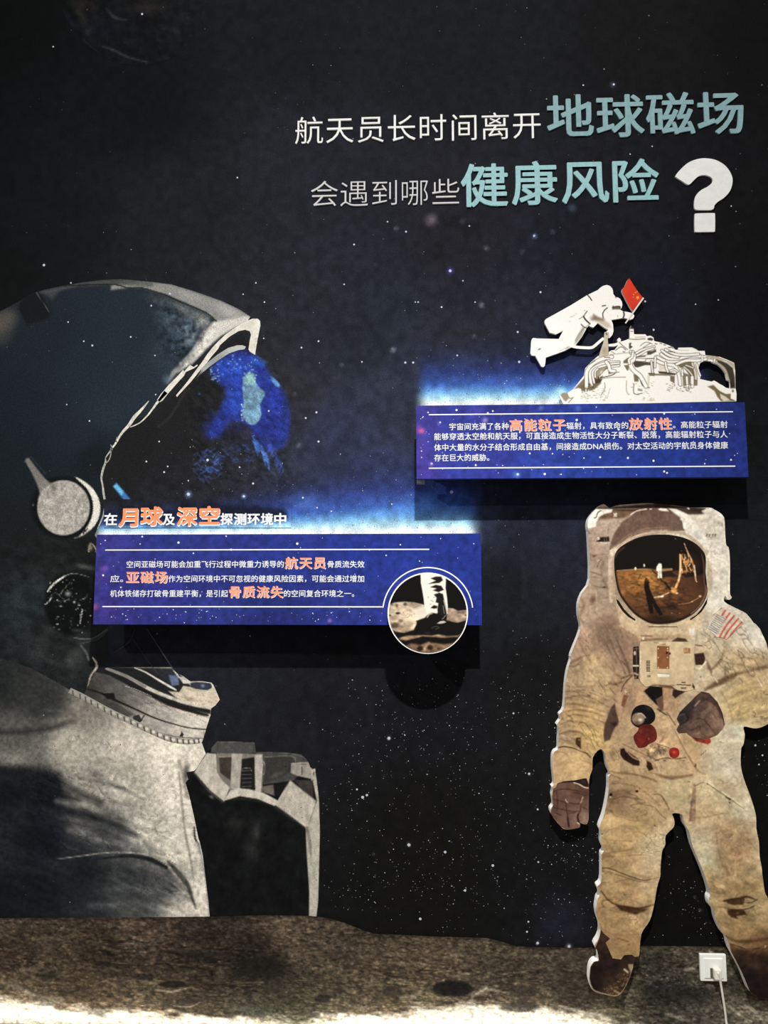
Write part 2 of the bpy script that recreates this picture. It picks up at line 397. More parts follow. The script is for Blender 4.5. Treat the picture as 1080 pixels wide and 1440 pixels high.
tag(st, 'scatter of tiny white stars printed across the dark wall', 'stars', kind='stuff')

# ---------------------------------------------------------------- faint Earth at the top left
def earth(p):
    sky(p); p.fr(0, 0, 3.6)
    p.blob(520, 150, 260, 150, (19, 22, 29), .9)
    p.blob(430, 20, 110, 60, (44, 40, 35), .8); p.blob(760, 40, 170, 60, (38, 34, 32), .8); p.blob(330, 100, 50, 80, (24, 27, 34), .8, -20)
    p.line([(540, 45), (570, 80), (600, 95), (640, 100)], (2, 4, 2), (58, 60, 62), 3, .8)
    p.line([(520, 235), (580, 255), (650, 290), (745, 315)], (2, 3, 1.5), (62, 64, 68), 2, .75)
    p.line([(360, 160), (400, 205), (450, 240), (520, 290)], (5, 6, 1), (52, 54, 54), 5, .7)
    p.line([(400, 60), (430, 110), (440, 160)], 8, (44, 42, 38), 8, .6)
    p.line([(540, 305), (620, 325)], 2, (40, 42, 46), 3, .7)
    p.line([(820, 130), (900, 160)], 7, (40, 42, 44), 6, .6)
    p.tex(.3, 10, 8, 30, 4, 21)
et = sheet('earth_print', [smooth_loop([(82, -60), (84, 0), (95, 28), (112, 52), (135, 72), (160, 86), (190, 92), (225, 88), (255, 72), (275, 45), (284, 10), (284, -60)], 4)], .0006, 2.4, earth, M_SKY)
tag(et, 'very dark faint Earth globe printed in the upper left wall corner', 'wall print')
# ================================================================ the big astronaut in profile, printed on the wall
def FR(x0, y0, k, pts): return [(x0 + a / k, y0 + b / k) for a, b in pts]
astro = thing('astronaut_print', 'huge astronaut in profile printed on the left of the wall, dark helmet and pale suit', 'wall print', at(150, 1100))
STR_L = FR(100, 540, 5.4, [(300, 290), (266, 560), (238, 640), (222, 700), (236, 800), (250, 900), (244, 990), (220, 1060)])
helm_out = [(-330, 520), (-120, 490), (0, 438), (26, 424), (40, 415), (56, 409), (80, 403.5), (110, 398), (140, 394), (170, 392.6), (215, 396.5), (241, 400), (275, 410), (310, 422.5), (335, 434), (352, 445),
            (348, 452), (310, 476), (281, 503), (254, 530), (226, 562), (214, 574), (204, 587), (189, 590), (180, 603), (165, 622), (155, 634), (148, 650), (144, 662), (141, 674), (144, 690), (147, 706), (145, 722), (140, 736), (133, 752),
            (142, 770), (150, 800), (152, 900), (150, 930), (137, 941), (128, 970), (118, 978), (97, 970), (75, 957), (45, 940), (0, 925), (-330, 900)]
def helmet(p):
    p.idw([(60, 480, (30, 38, 47)), (120, 520, (34, 43, 53)), (180, 480, (36, 45, 54)), (40, 560, (28, 36, 44)), (200, 540, (38, 49, 58)), (120, 620, (32, 41, 49)), (30, 650, (26, 33, 39)), (150, 580, (38, 49, 58)), (240, 500, (46, 58, 68)),
           (-60, 600, (20, 26, 31)), (20, 760, (26, 29, 30)), (20, 850, (31, 37, 38)), (80, 790, (30, 32, 32)), (130, 640, (23, 29, 33)), (60, 910, (38, 42, 42)), (140, 920, (26, 28, 29)), (20, 930, (30, 34, 35)), (-200, 500, (30, 32, 32)), (145, 820, (24, 26, 26)), (95, 930, (36, 40, 40))], 3)
    p.C[:] *= .93
    # pale cloth of the crown above the seam
    p.fr(180, 380, 5.4)
    top = [(-130, 118), (-60, 95), (0, 70), (180, 90), (330, 105), (500, 160), (700, 228), (860, 305), (960, 372), (820, 430), (700, 500), (600, 590), (480, 720), (370, 780), (300, 860), (330, 770), (420, 680), (490, 600), (560, 470), (640, 400), (670, 380), (590, 320), (440, 250), (300, 190), (230, 170), (110, 135), (0, 135), (-130, 150)]
    p.poly(top, (148, 146, 142), 5, .92)
    p.fr()
    p.poly([(50, 413), (110, 397), (170, 391), (215, 395), (215, 403), (160, 400), (110, 403), (70, 411)], (74, 76, 73), 5, .9)
    p.fr(180, 380, 5.4)
    p.poly([(640, 400), (700, 385), (900, 345), (960, 370), (820, 430), (700, 500), (600, 590), (500, 690), (380, 775), (480, 660), (560, 540), (600, 470)], (212, 208, 198), 5, .95)
    p.blob(760, 310, 170, 70, (186, 182, 176), .7, 25); p.blob(480, 200, 200, 45, (166, 163, 158), .6, 22); p.blob(120, 105, 160, 35, (112, 112, 108), .7)
    # frosty fading below the seam
    p.blob(560, 380, 130, 90, (176, 174, 166), .75, 45); p.blob(430, 300, 170, 80, (128, 132, 130), .6, 30); p.blob(450, 450, 150, 110, (96, 112, 124), .55, -30); p.blob(330, 380, 200, 120, (70, 82, 90), .5, 30)
    p.blob(480, 520, 70, 110, (130, 140, 146), .5, 40); p.blob(260, 230, 200, 60, (88, 92, 92), .5, 14); p.blob(300, 830, 60, 60, (110, 128, 140), .6, -50)
    p.tex(.5, 5, 5, 0, 4, 31, [(200, 200), (640, 380), (560, 600), (380, 760), (250, 560)], 30)
    p.line([(-480, 120), (-300, 110), (-100, 108), (0, 135), (110, 135), (230, 170), (290, 188), (400, 240), (590, 320), (670, 388)], (1.6, 1.8, 1.6, 2.0, 1.6), (26, 28, 28), .8, 1)
    for k in range(9): p.blob(520 + k * 11, 530 - k * 13, 5, 5, (40, 44, 50), .8); 
    # left end of the crown
    p.fr(0, 380, 5.4)
    p.blob(-20, 420, 190, 170, (92, 86, 77), .95); p.blob(60, 360, 130, 120, (84, 80, 73), .85, -30); p.blob(10, 520, 110, 110, (58, 62, 62), .6)
    p.poly([(150, 240), (215, 180), (290, 160), (330, 215), (385, 310), (375, 370), (270, 395), (205, 420), (180, 380), (140, 300)], (20, 24, 26), 6, .95)
    p.line([(270, 160), (375, 318)], 1.0, (84, 82, 82), .7, .9, 0); p.line([(150, 235), (140, 290), (190, 400)], .8, (52, 54, 54), 1, .7)
    p.poly([(300, 155), (480, 128), (440, 170), (400, 220), (350, 190)], (74, 76, 75), 8, .7)
    # dark rear edge, shading near the face opening, jaw folds
    p.fr()
    p.blob(126, 650, 24, 60, (22, 27, 31), .8, 20); p.blob(120, 780, 50, 26, (22, 24, 24), .7)
    p.blob(120, 797, 24, 6, (74, 76, 72), .8, 12); p.blob(120, 760, 40, 12, (20, 21, 22), .6)
    p.blob(40, 845, 40, 60, (44, 54, 56), .55, 20)
    # round ear cap with its stalk
    p.fr(0, 600, 4.5)
    p.line([(150, 225), (200, 190)], 1.6, (60, 60, 58), 1, .8, 0); p.line([(205, 200), (290, 300)], 1.2, (70, 70, 68), 1, .6, 0)
    p.blob(400, 512, 225, 215, (14, 16, 18), .95, 0, .82)
    p.line([(175, 215), (215, 275), (262, 350), (290, 390)], (7, 9, 14, 22), (124, 120, 114), 2, .95)
    p.poly([(250, 340), (300, 345), (310, 420), (262, 480), (240, 460), (262, 390)], (132, 128, 121), 4, .95)
    p.blob(402, 513, 170, 178, (170, 164, 155), 1, 0, .95)
    p.blob(335, 380, 50, 40, (92, 88, 84), .8, 20); p.blob(290, 430, 30, 50, (150, 145, 138), .6)
    p.tex(.2, 4, 4, 0, 4, 41, [(240, 340), (560, 340), (570, 690), (240, 690)], 10)
    # bright crescent
    p.poly([(475, 318), (530, 345), (580, 385), (615, 435), (632, 490), (632, 545), (612, 605), (570, 655), (520, 690), (500, 695), (540, 650), (570, 600), (588, 540), (588, 480), (572, 430), (545, 385)], (228, 223, 211), 1.6, 1, 3)
    p.line([(525, 675), (555, 645)], 2.2, (30, 30, 30), .8, 1); p.line([(470, 705), (520, 690), (560, 660)], 1.5, (120, 116, 108), 1, .9)
    p.blob(572, 765, 26, 34, (150, 136, 100), .95); p.line([(560, 790), (572, 740), (600, 760), (610, 790)], 1.6, (180, 168, 140), 1, .9); p.blob(210, 495, 10, 10, (120, 126, 128), .8)
    # round connector under the ear
    p.blob(440, 1120, 175, 225, (12, 14, 14), .95, 0, .8)
    p.line([(300, 1045), (340, 995), (410, 945)], (1, 3, 1.6), (216, 214, 206), .8, 1); p.line([(410, 945), (470, 928), (560, 950)], (1.6, .9, .9), (120, 124, 122), .8, .9)
    p.line([(330, 1080), (300, 1115), (285, 1125)], 1.2, (190, 190, 184), .8, .9); p.line([(522, 1155), (506, 1245)], 1.4, (190, 190, 186), .7, .95)
    p.line([(380, 1060), (420, 1010), (450, 980)], 1.0, (96, 100, 98), .8, .9); p.line([(555, 1060), (540, 1085), (510, 1095)], 1, (140, 142, 138), .8, .8)
    p.line([(310, 1085), (350, 1050), (400, 1090), (450, 1100)], .8, (90, 94, 92), .8, .8)
    p.blob(432, 1058, 34, 28, (128, 134, 130), .9); p.blob(470, 1110, 12, 12, (210, 210, 204), .9); p.blob(410, 1105, 12, 9, (170, 170, 166), .9); p.blob(385, 1135, 14, 7, (180, 180, 176), .9)
    r_ = np.random.RandomState(3)
    for i in range(60): p.blob(r_.uniform(300, 580), r_.uniform(960, 1310), 6, 5, (r_.uniform(80, 190),) * 3, .8, 0, .3)
    p.line([(470, 1335), (540, 1345), (610, 1330), (690, 1270)], 1.4, (90, 94, 92), 1, .8)
    p.blob(480, 1290, 60, 20, (60, 62, 60), .6)
    # jaw and collar
    p.fr(0, 880, 3.375)
    p.line([(380, 85), (420, 75), (470, 60), (520, 10)], 1.4, (58, 60, 60), 1, .8); p.line([(550, 130), (610, 80), (640, 20)], 1.4, (50, 50, 50), 1, .7)
    p.blob(360, 150, 70, 90, (66, 68, 66), .7, 20); p.line([(385, 95), (410, 130), (420, 160)], 2.5, (100, 102, 98), 2, .8)
    p.blob(300, 230, 80, 60, (34, 36, 36), .6); p.line([(440, 150), (460, 190), (430, 240), (415, 300)], (1.5, 3, 2.5, 1.4), (180, 170, 152), .9, .95)
    p.line([(10, 205), (40, 320), (75, 370)], (2, 3, 1.5), (92, 92, 88), 2, .7)
    p.tex(.35, 14, 10, 20, 5, 51, FR(0, 0, 1, [(0, -400), (450, -400), (450, 330), (0, 330)]), 20)
sheet('helmet', [helm_out], .0008, 1.7, helmet, M_SKY, astro)

def visor(p):
    sky(p); p.fr()
    p.poly([(345, 466), (352, 492), (310, 500), (318, 548), (314, 566), (300, 592), (286, 640), (210, 660), (190, 700), (150, 716), (140, 690), (138, 668), (155, 628), (180, 598), (210, 590), (250, 556), (300, 505), (330, 470)], (29, 29, 31), 14, .9)
    p.line([(262, 548), (240, 585), (222, 600)], 2.5, (52, 52, 54), 3, .7)
    p.blob(190, 622, 40, 60, (25, 26, 26), .6, 30)
    # blue reflection of the Earth
    p.fr(220, 460, 4.5)
    p.poly([(345, 262), (450, 172), (560, 142), (630, 190), (700, 268), (780, 375), (830, 490), (846, 620), (800, 760), (640, 760), (600, 640), (480, 590), (400, 690), (320, 700), (350, 610), (425, 470), (445, 405), (370, 330)], (40, 56, 144), 10, .88, 2)
    p.blob(470, 270, 170, 120, (44, 78, 188), .85); p.blob(500, 460, 110, 170, (46, 74, 176), .8); p.blob(640, 220, 100, 70, (50, 100, 215), .6, 40)
    p.blob(700, 640, 170, 190, (34, 42, 108), .8); p.blob(760, 470, 90, 160, (40, 54, 156), .6, -15); p.blob(360, 640, 120, 100, (36, 48, 120), .7); p.blob(500, 640, 100, 70, (32, 38, 74), .7); p.blob(820, 520, 50, 90, (34, 48, 96), .6)
    p.blob(570, 165, 40, 30, (26, 32, 70), .7); p.blob(655, 270, 60, 30, (30, 40, 130), .6, 40)
    p.blob(350, 560, 60, 60, (38, 48, 96), .5); p.blob(560, 720, 300, 60, (29, 32, 48), .6)
    # clouds, green land, streaks
    r_ = np.random.RandomState(8)
    for i in range(95):
        x, y = r_.uniform(340, 640), r_.uniform(160, 300)
        if y < 420 - x * .5: continue
        p.blob(x, y, r_.uniform(3, 14), r_.uniform(3, 7), (150, 196, 232), r_.uniform(.3, .9), r_.uniform(-50, 50))
    for k in range(20): p.blob(545 + r_.uniform(-8, 8), 480 + r_.uniform(0, 110), 7, 7, (210, 235, 245), .9)
    for k in range(22): p.blob(r_.uniform(345, 400), 270 + r_.uniform(0, 80), 7, 6, (170, 205, 240), .8)
    p.poly([(550, 330), (590, 280), (625, 330), (640, 372), (685, 410), (682, 440), (655, 490), (664, 550), (640, 605), (600, 618), (570, 600), (548, 565), (552, 480), (545, 400)], (112, 150, 172), 2.2, .96, 2)
    p.blob(590, 325, 48, 55, (160, 216, 200), .85); p.blob(600, 540, 50, 70, (96, 130, 158), .6)
    for k in range(18): p.blob(r_.uniform(545, 630), r_.uniform(270, 370), 10, 7, (190, 235, 215), .7)
    p.poly([(720, 310), (745, 320), (780, 360), (778, 385), (755, 375), (730, 345)], (96, 150, 205), 3, .9)
    for k in range(60):
        x, y = r_.uniform(230, 390), r_.uniform(770, 960); L = r_.uniform(15, 45); an = r_.uniform(-1.2, 1.2)
        p.line([(x, y), (x + L * .5, y + an * 20), (x + L, y + an * 34)], r_.uniform(.6, 2.0), (70, 98, 180), 1.5, .5)
    for k in range(36):
        x = r_.uniform(600, 700); y = 680 + (x - 600) * 1.4 + r_.uniform(-20, 40)
        p.line([(x, y), (x + 14, y + 30), (x + 20, y + 60)], r_.uniform(.6, 1.8), (74, 118, 196), 1.5, .55)
    for k in range(26):
        x = r_.uniform(700, 800); y = 700 + (x - 700) * 1.9 + r_.uniform(-20, 40)
        p.line([(x, y), (x + 10, y + 25), (x - 6, y + 50)], r_.uniform(.6, 1.6), (58, 84, 176), 1.5, .5)
    for k in range(40):
        x, y = r_.uniform(380, 620), r_.uniform(740, 860)
        p.line([(x, y), (x + 20, y + r_.uniform(-20, 20))], r_.uniform(.6, 1.6), (54, 76, 158), 1.6, .45)
    p.tex(.25, 7, 4, 40, 4, 61, [(200, 140), (840, 140), (840, 1000), (200, 1000)], 20)
    p.blob(272, 422, 18, 14, (60, 84, 170), .7)
    # light strut in the lower visor
    p.fr(100, 540, 5.4)
    p.poly([(318, 775), (345, 750), (430, 850), (520, 960), (470, 960), (390, 870)], (66, 118, 190), 3, .9); p.poly([(322, 778), (345, 756), (400, 820), (385, 850)], (110, 190, 226), 2.4, .9); p.blob(490, 940, 60, 40, (46, 66, 140), .7, 45)
sheet('visor', [[(352, 462), (362, 500), (384, 512), (410, 560), (420, 620), (418, 680), (395, 716), (300, 722), (200, 726), (146, 738), (140, 735), (147, 706), (144, 690), (141, 674), (144, 662), (155, 634), (180, 603), (204, 587), (226, 562), (254, 530), (281, 503), (310, 476), (345, 452)]], .0010, 1.7, visor, M_SKY, astro)

# pale rim strands of the face opening
def rim(p):
    p.base((222, 217, 204)); p.fr(180, 380, 5.4)
    p.blob(980, 400, 40, 50, (234, 230, 220), .8); p.tex(.06, 6, 6, 0, 3, 71); p.blob(640, 600, 60, 30, (196, 188, 174), .6, -40)
rim_main = FR(180, 380, 5.4, [(820, 432), (880, 395), (945, 368), (985, 368), (1003, 385), (1005, 420), (985, 520), (964, 642), (925, 618), (915, 600), (925, 530), (934, 490), (925, 463), (890, 452), (840, 462), (770, 505), (700, 568), (682, 600), (630, 660), (600, 702), (540, 770), (480, 845), (372, 962), (364, 950), (440, 860), (500, 780), (560, 700), (600, 640), (640, 588), (690, 535), (750, 480)])
sheet('visor_rim', [rim_main], .0016, 1.6, rim, M_PRINT, astro, .9)
sheet('visor_rim', [FR(180, 380, 5.4, [(470, 720), (500, 735), (525, 715), (530, 725), (500, 745), (440, 772), (425, 802), (380, 850), (310, 930), (262, 990), (245, 1000), (220, 985), (250, 940), (310, 870), (375, 805), (420, 755), (425, 770)])], .0016, 1.4, rim, M_PRINT, astro, .9)
sheet('visor_rim', [FR(180, 380, 5.4, [(605, 700), (680, 640), (760, 590), (830, 570), (870, 570), (895, 580), (885, 600), (840, 606), (770, 630), (690, 680), (610, 740), (540, 800), (520, 820), (560, 750)])], .0015, 1.5, lambda p: (p.base((188, 190, 186)), p.blob(300, 505, 40, 30, (120, 124, 122), .6), p.fr(180, 380, 5.4), p.blob(540, 800, 90, 60, (70, 72, 74), .9)), M_PRINT, astro, .9)
def strand(name, pts, ws, col):
    q = smooth_loop(np.array(pts, float), 4, False); ww = np.interp(np.linspace(0, 1, len(q)), np.linspace(0, 1, len(ws)), ws)
    tg = np.gradient(q, axis=0); tg /= np.linalg.norm(tg, axis=1)[:, None] + 1e-9; nn = np.stack([-tg[:, 1], tg[:, 0]], 1)
    L = q + nn * ww[:, None] / 2; Rr = q - nn * ww[:, None] / 2; n = len(q)
    uv = unproj(np.concatenate([L, Rr]), .0016)
    return mesh_obj(name, np.stack([uv[:, 0], np.full(2 * n, -.0016), uv[:, 1]], 1), [(i, i + 1, n + i + 1, n + i) for i in range(n - 1)], M_PRINT, astro, np.tile(np.array(col, float), (2 * n, 1)) * (1 + .1 * rs.randn(2 * n)[:, None]))
g = lambda pts: FR(100, 540, 5.4, pts)
strand('visor_rim', g([(720, 60), (680, 110), (640, 160), (600, 215), (570, 250), (525, 292), (480, 315), (448, 328)]), (6, 4, 3, 2.2, 2, 1.6, 1.4, .8), (218, 212, 198))
strand('visor_rim', g([(590, 128), (560, 165), (520, 210), (480, 252), (440, 312), (400, 355), (370, 395), (345, 440), (318, 478), (300, 495)]), (.8, 2.6, 4, 5, 4.4, 3.6, 3, 2.6, 2.2, 1.8), (212, 206, 194))
strand('visor_rim', g([(300, 460), (310, 490), (290, 520), (262, 560), (262, 590), (245, 640), (235, 680), (230, 720), (240, 770), (245, 820), (252, 860), (258, 910), (250, 970), (240, 1010), (215, 1070), (200, 1100)]), (.6, 2, 2.2, 1.2, 2.4, 3.2, 3, 2.6, 2.4, 3, 3, 2.6, 2.2, 1.8, 1.8, .8), (172, 172, 162))
strand('visor_rim', g([(350, 400), (342, 430), (352, 445)]), (.5, 1.2, .8), (150, 150, 144))
strand('visor_rim', g([(305, 490), (300, 540), (285, 580), (262, 605)]), (1.2, 1.4, 1.4, 1), (165, 163, 155))

# ---- suit below the neck
def torso(p):
    p.idw([(-150, 1000, (24, 26, 26)), (10, 960, (34, 37, 37)), (60, 980, (46, 47, 46)), (20, 1040, (88, 86, 80)), (120, 1000, (120, 116, 107)), (100, 1050, (158, 152, 139)), (180, 1050, (172, 165, 151)), (240, 1060, (190, 183, 168)), (20, 1070, (120, 117, 108)), (-100, 1060, (60, 60, 57)),
           (10, 1110, (17, 19, 24)), (60, 1130, (19, 22, 28)), (120, 1110, (140, 135, 124)), (180, 1110, (152, 147, 135)), (240, 1120, (184, 177, 163)), (210, 1160, (165, 160, 147)), (262, 1180, (178, 172, 158)), (60, 1180, (19, 22, 28)), (60, 1260, (20, 23, 26)), (150, 1175, (66, 67, 67)), (250, 1200, (176, 170, 156)),
           (180, 1235, (46, 49, 51)), (230, 1240, (92, 93, 90)), (200, 1270, (74, 76, 74)), (250, 1270, (164, 158, 146)), (285, 1260, (184, 178, 164)), (130, 1275, (36, 40, 43)), (-200, 1200, (18, 20, 23)), (0, 1280, (19, 22, 25)), (120, 1220, (24, 27, 30))], 3.4)
    p.fr(0, 880, 3.375)
    p.poly([(60, 200), (250, 280), (330, 320), (300, 400), (220, 420), (130, 400), (40, 330)], (52, 54, 52), 24, .6)
    p.line([(0, 505), (150, 500), (260, 480), (350, 452)], (7, 8, 6, 2), (34, 36, 36), 9, .75); p.line([(350, 455), (460, 455), (520, 440)], 2.5, (120, 114, 104), 4, .5)
    p.line([(220, 400), (300, 410), (355, 430), (360, 455)], 3, (90, 88, 82), 5, .6)
    p.poly([(-200, 650), (60, 668), (200, 690), (270, 712), (300, 790), (380, 830), (-200, 830)], (19, 21, 25), 16, .9)
    p.blob(560, 640, 130, 70, (150, 143, 130), .5, 20); p.blob(470, 710, 60, 26, (88, 86, 82), .6, 15)
    p.line([(850, 640), (870, 720), (890, 810)], (3, 4, 5), (120, 114, 104), 5, .8); p.blob(885, 700, 26, 80, (60, 58, 54), .8)
    p.fr(0, 1060, 3.375)
    p.line([(-60, 150), (120, 95), (250, 110), (300, 150), (400, 200), (480, 230)], (26, 20, 14, 9, 6, 3), (28, 30, 33), 14, .8)
    p.line([(380, 120), (480, 130), (560, 160), (690, 220)], (2, 4, 4, 1), (92, 92, 88), 6, .7)
    p.line([(270, 225), (350, 240), (440, 260), (480, 280)], (5, 7, 5, 2), (128, 128, 124), 8, .8)
    p.line([(200, 260), (350, 275), (470, 310), (560, 345), (650, 390)], (12, 12, 9, 6, 3), (28, 31, 34), 8, .85)
    p.line([(330, 360), (400, 375), (500, 420), (600, 440), (690, 460)], (6, 9, 8, 5, 3), (112, 112, 108), 9, .75)
    p.line([(330, 420), (430, 435), (560, 440)], (4, 5, 3), (40, 43, 46), 7, .6)
    p.line([(270, 500), (420, 480), (500, 470), (600, 468), (700, 480), (740, 505), (800, 535)], (.6, 1.4, 1.6, 2, 2, 2.2, 1.6), (150, 147, 138), 1.8, .9)
    p.line([(430, 505), (560, 488), (640, 486), (720, 505), (790, 540)], (1, 4, 6, 7, 5), (26, 29, 31), 2.4, .95)
    p.line([(640, 365), (680, 410), (720, 470)], (2, 5, 2), (108, 104, 96), 6, .6)
    p.line([(795, 510), (850, 570), (890, 630), (910, 680), (930, 735)], (2, 8, 8, 4, 1.4), (58, 58, 55), 3, .9)
    p.line([(800, 540), (850, 595), (890, 645)], (2, 2.2, 1.2), (140, 136, 126), 1.4, .9)
    p.poly([(560, 530), (700, 520), (780, 560), (860, 620), (900, 690), (760, 700), (640, 690), (520, 600)], (62, 64, 65), 24, .55)
    p.line([(640, 520), (720, 545), (800, 590), (860, 650)], 4, (120, 117, 110), 8, .5)
    p.line([(500, 640), (640, 640), (800, 660)], 5, (96, 97, 94), 10, .5); p.line([(430, 720), (600, 715), (740, 740)], 6, (104, 104, 100), 10, .55); p.line([(560, 680), (700, 690), (790, 720)], 4, (50, 52, 52), 8, .5)
    p.line([(850, 90), (866, 260), (880, 380), (905, 500), (920, 610)], (1.5, 2.5, 2.5, 2, 1), (112, 106, 96), 3, .8)
    p.line([(922, 350), (926, 400), (944, 430)], (2, 3, 1), (30, 30, 30), 1.2, .9); p.line([(940, 420), (970, 560), (985, 660), (992, 770)], 2.4, (120, 122, 122), 1.6, .8)
    p.fr(); L_ = p.C.mean(1); p.C[:] *= (1 + .20 * np.clip((L_ - 90) / 80, 0, 1))[:, None]; p.fr(0, 1060, 3.375)
    p.crease(.34, 50, 13, 24, 83, [(120, 60), (640, 100), (860, 500), (900, 770), (300, 780), (100, 200)], 30, .07, .22); p.crease(.22, 26, 10, 30, 84, [(-20, -220), (860, 0), (900, 700), (600, 500), (0, 60)], 30, .06, .10)
    p.tex(.22, 26, 7, 22, 5, 81, [(-300, 100), (640, 100), (900, 700), (900, 790), (-300, 790)], 40)
    p.tex(.16, 4, 4, 0, 3, 82)
sheet('suit', [[(-330, 900), (0, 925), (45, 940), (75, 957), (98, 970), (130, 987), (165, 1005), (201, 1022), (231, 1035), (262, 1042), (284, 1045), (290, 1062), (286, 1070), (273, 1084), (262, 1086), (269, 1110), (275, 1150), (280, 1180), (285, 1202), (289, 1235), (293, 1267), (296, 1300), (-330, 1300)]], .0009, 1.9, torso, M_PRINT, astro)

def collar(p):
    p.fr(0, 880, 3.375)
    p.idw([(140, 950, (70, 68, 64)), (160, 975, (88, 86, 82)), (190, 985, (110, 107, 100)), (220, 1000, (160, 155, 144)), (280, 1015, (196, 189, 175)), (150, 990, (74, 72, 68)), (200, 1010, (146, 141, 131)), (270, 1033, (180, 174, 160)), (120, 975, (48, 47, 45))], 3)
    p.poly([(440, 215), (500, 200), (640, 200), (830, 205), (860, 240), (905, 285), (1000, 385), (1000, 420), (880, 395), (740, 345), (620, 290), (520, 235)], (26, 27, 28), 3, .95)
    p.blob(560, 170, 120, 60, (22, 23, 25), .9)
    p.line([(505, 203), (600, 240), (700, 295), (800, 338), (900, 370), (1000, 388)], (3, 4, 5, 5, 5, 6), (188, 181, 168), 1.5, .95)
    p.line([(505, 203), (600, 240), (690, 290)], (2.5, 3.5, 3), (116, 113, 107), 1.6, .85)
    p.line([(620, 290), (700, 322), (800, 370), (900, 402), (985, 425)], (2.5, 4, 5, 5, 3), (26, 24, 23), 1.6, .95); p.line([(735, 350), (800, 380), (970, 428)], .8, (96, 40, 30), .8, .7)
    p.line([(640, 200), (690, 220), (760, 262), (800, 285), (835, 305)], (1, 2, 2.6, 3.2, 2), (204, 201, 194), 1, .95); p.line([(820, 205), (850, 245)], 2.4, (216, 212, 203), .9, .95)
    p.poly([(690, 200), (820, 205), (850, 260), (830, 290), (770, 250)], (44, 46, 52), 4, .8); p.line([(700, 10), (760, 110), (825, 205)], .8, (44, 46, 50), 1, .8); p.line([(630, 60), (700, 165), (740, 230)], .8, (40, 41, 44), 1, .7)
    p.poly([(800, 235), (845, 235), (850, 280), (815, 285)], (110, 128, 160), 3, .75)
    p.poly([(845, 240), (895, 250), (902, 275), (870, 275)], (190, 184, 172), 1.4, .95); p.blob(862, 300, 26, 30, (44, 40, 36), .9)
    # front lip of the ring
    p.poly([(870, 285), (905, 290), (925, 300), (990, 308), (1010, 290), (1030, 320), (1042, 350), (1012, 380), (990, 388), (900, 370), (830, 338), (800, 310), (850, 315)], (188, 176, 156), 1.5, .97); p.blob(960, 345, 60, 16, (214, 204, 186), .8, 10); p.blob(900, 345, 40, 14, (150, 136, 116), .7, 15)
    p.poly([(905, 265), (1000, 272), (1008, 292), (985, 306), (930, 300), (905, 290)], (46, 50, 60), 1.4, .97); p.blob(962, 285, 16, 14, (130, 146, 180), .8)
    p.line([(900, 268), (960, 264), (1003, 272), (1010, 292)], 1.3, (206, 200, 186), .8, .9)
    # seams and marks on the band
    p.line([(410, 300), (480, 320), (530, 345), (640, 395), (740, 440), (820, 465), (900, 485), (980, 492)], (2.5, 3, 4, 2.4, 2, 1.6, 1.6, 1.6), (24, 24, 24), 1.1, .95)
    p.poly([(485, 322), (540, 318), (548, 345), (510, 350)], (20, 20, 20), 1.6, .95); p.blob(525, 370, 14, 8, (28, 28, 28), .9)
    p.poly([(630, 430), (660, 420), (675, 450), (655, 465), (635, 455)], (36, 36, 38), 1.5, .9); p.line([(685, 425), (665, 455)], 1.4, (30, 30, 30), .8, .9); p.poly([(852, 525), (862, 500), (872, 515), (868, 528)], (40, 36, 32), 1, .95)
    p.line([(590, 285), (640, 300), (720, 335)], .8, (196, 190, 178), .8, .8); p.line([(700, 500), (780, 515), (860, 530), (970, 535)], 1.2, (60, 58, 54), 1, .8); p.line([(968, 500), (970, 530)], 1.2, (70, 66, 60), .8, .7)
    p.poly([(410, 300), (470, 330), (640, 420), (600, 440), (440, 360), (330, 310)], (58, 57, 54), 6, .7)
    p.crease(.25, 40, 7, 22, 92, None, 1, .06, .1); p.tex(.12, 6, 3, 20, 4, 91); L_ = p.C.mean(1); p.C[:] *= (1 + .10 * np.clip((L_ - 110) / 60, 0, 1))[:, None]
sheet('neck_ring', [[(134, 945), (150, 939), (180, 938), (240, 938), (248, 946), (258, 951), (266, 957), (268, 958), (285, 958), (297, 960), (300, 963), (305, 974), (309, 984), (303, 992), (297, 996), (296, 1006), (290, 1024), (289, 1028), (286, 1039), (283, 1046), (262, 1043), (231, 1036), (201, 1023), (165, 1006), (130, 988), (98, 971), (118, 976)]], .0014, 1.3, collar, M_PRINT, astro)
# beaded cord under the ring
cq = smooth_loop(np.array(FR(0, 880, 3.375, [(330, 306), (390, 335), (440, 362), (500, 395), (560, 425), (620, 452), (680, 482), (740, 510), (800, 535), (860, 548), (910, 550), (955, 545)]), float), 4, False)
def cord(p):
    p.base((150, 145, 134)); n = 22; idx = np.linspace(0, len(cq) - 1, n)
    for k, i in enumerate(idx):
        x, y = np.interp(i, range(len(cq)), cq[:, 0]), np.interp(i, range(len(cq)), cq[:, 1]); t = k / n
        p.line([(x - 4.0, y - 3.2), (x - 3.2, y + 3.6)], 1.6, (44, 42, 40), 1, .85, 0); p.blob(x, y - .3, 4.0, 3.0, (150 + 76 * min(1, t * 1.6), 146 + 72 * min(1, t * 1.6), 138 + 64 * min(1, t * 1.6)), 1, 25, .3)
    p.idw([(0, 0, (0, 0, 0))], 2, 0)
strand('neck_strut', [(206, 884), (222, 908), (244, 942)], (1, 1.4, 2), (70, 72, 76)); strand('neck_strut', [(183, 893), (205, 925), (222, 948)], (.8, 1, 1.2), (50, 51, 54)); strand('neck_strut', [(160, 918), (182, 902), (191, 882)], (.8, 1.4, 1), (54, 54, 52))
off = np.array([3.0, -4.8])
sheet('beaded_cord', [np.concatenate([cq + off * .7, (cq - off * .7)[::-1]])], .0018, 1.1, cord, M_PRINT, astro, .9)

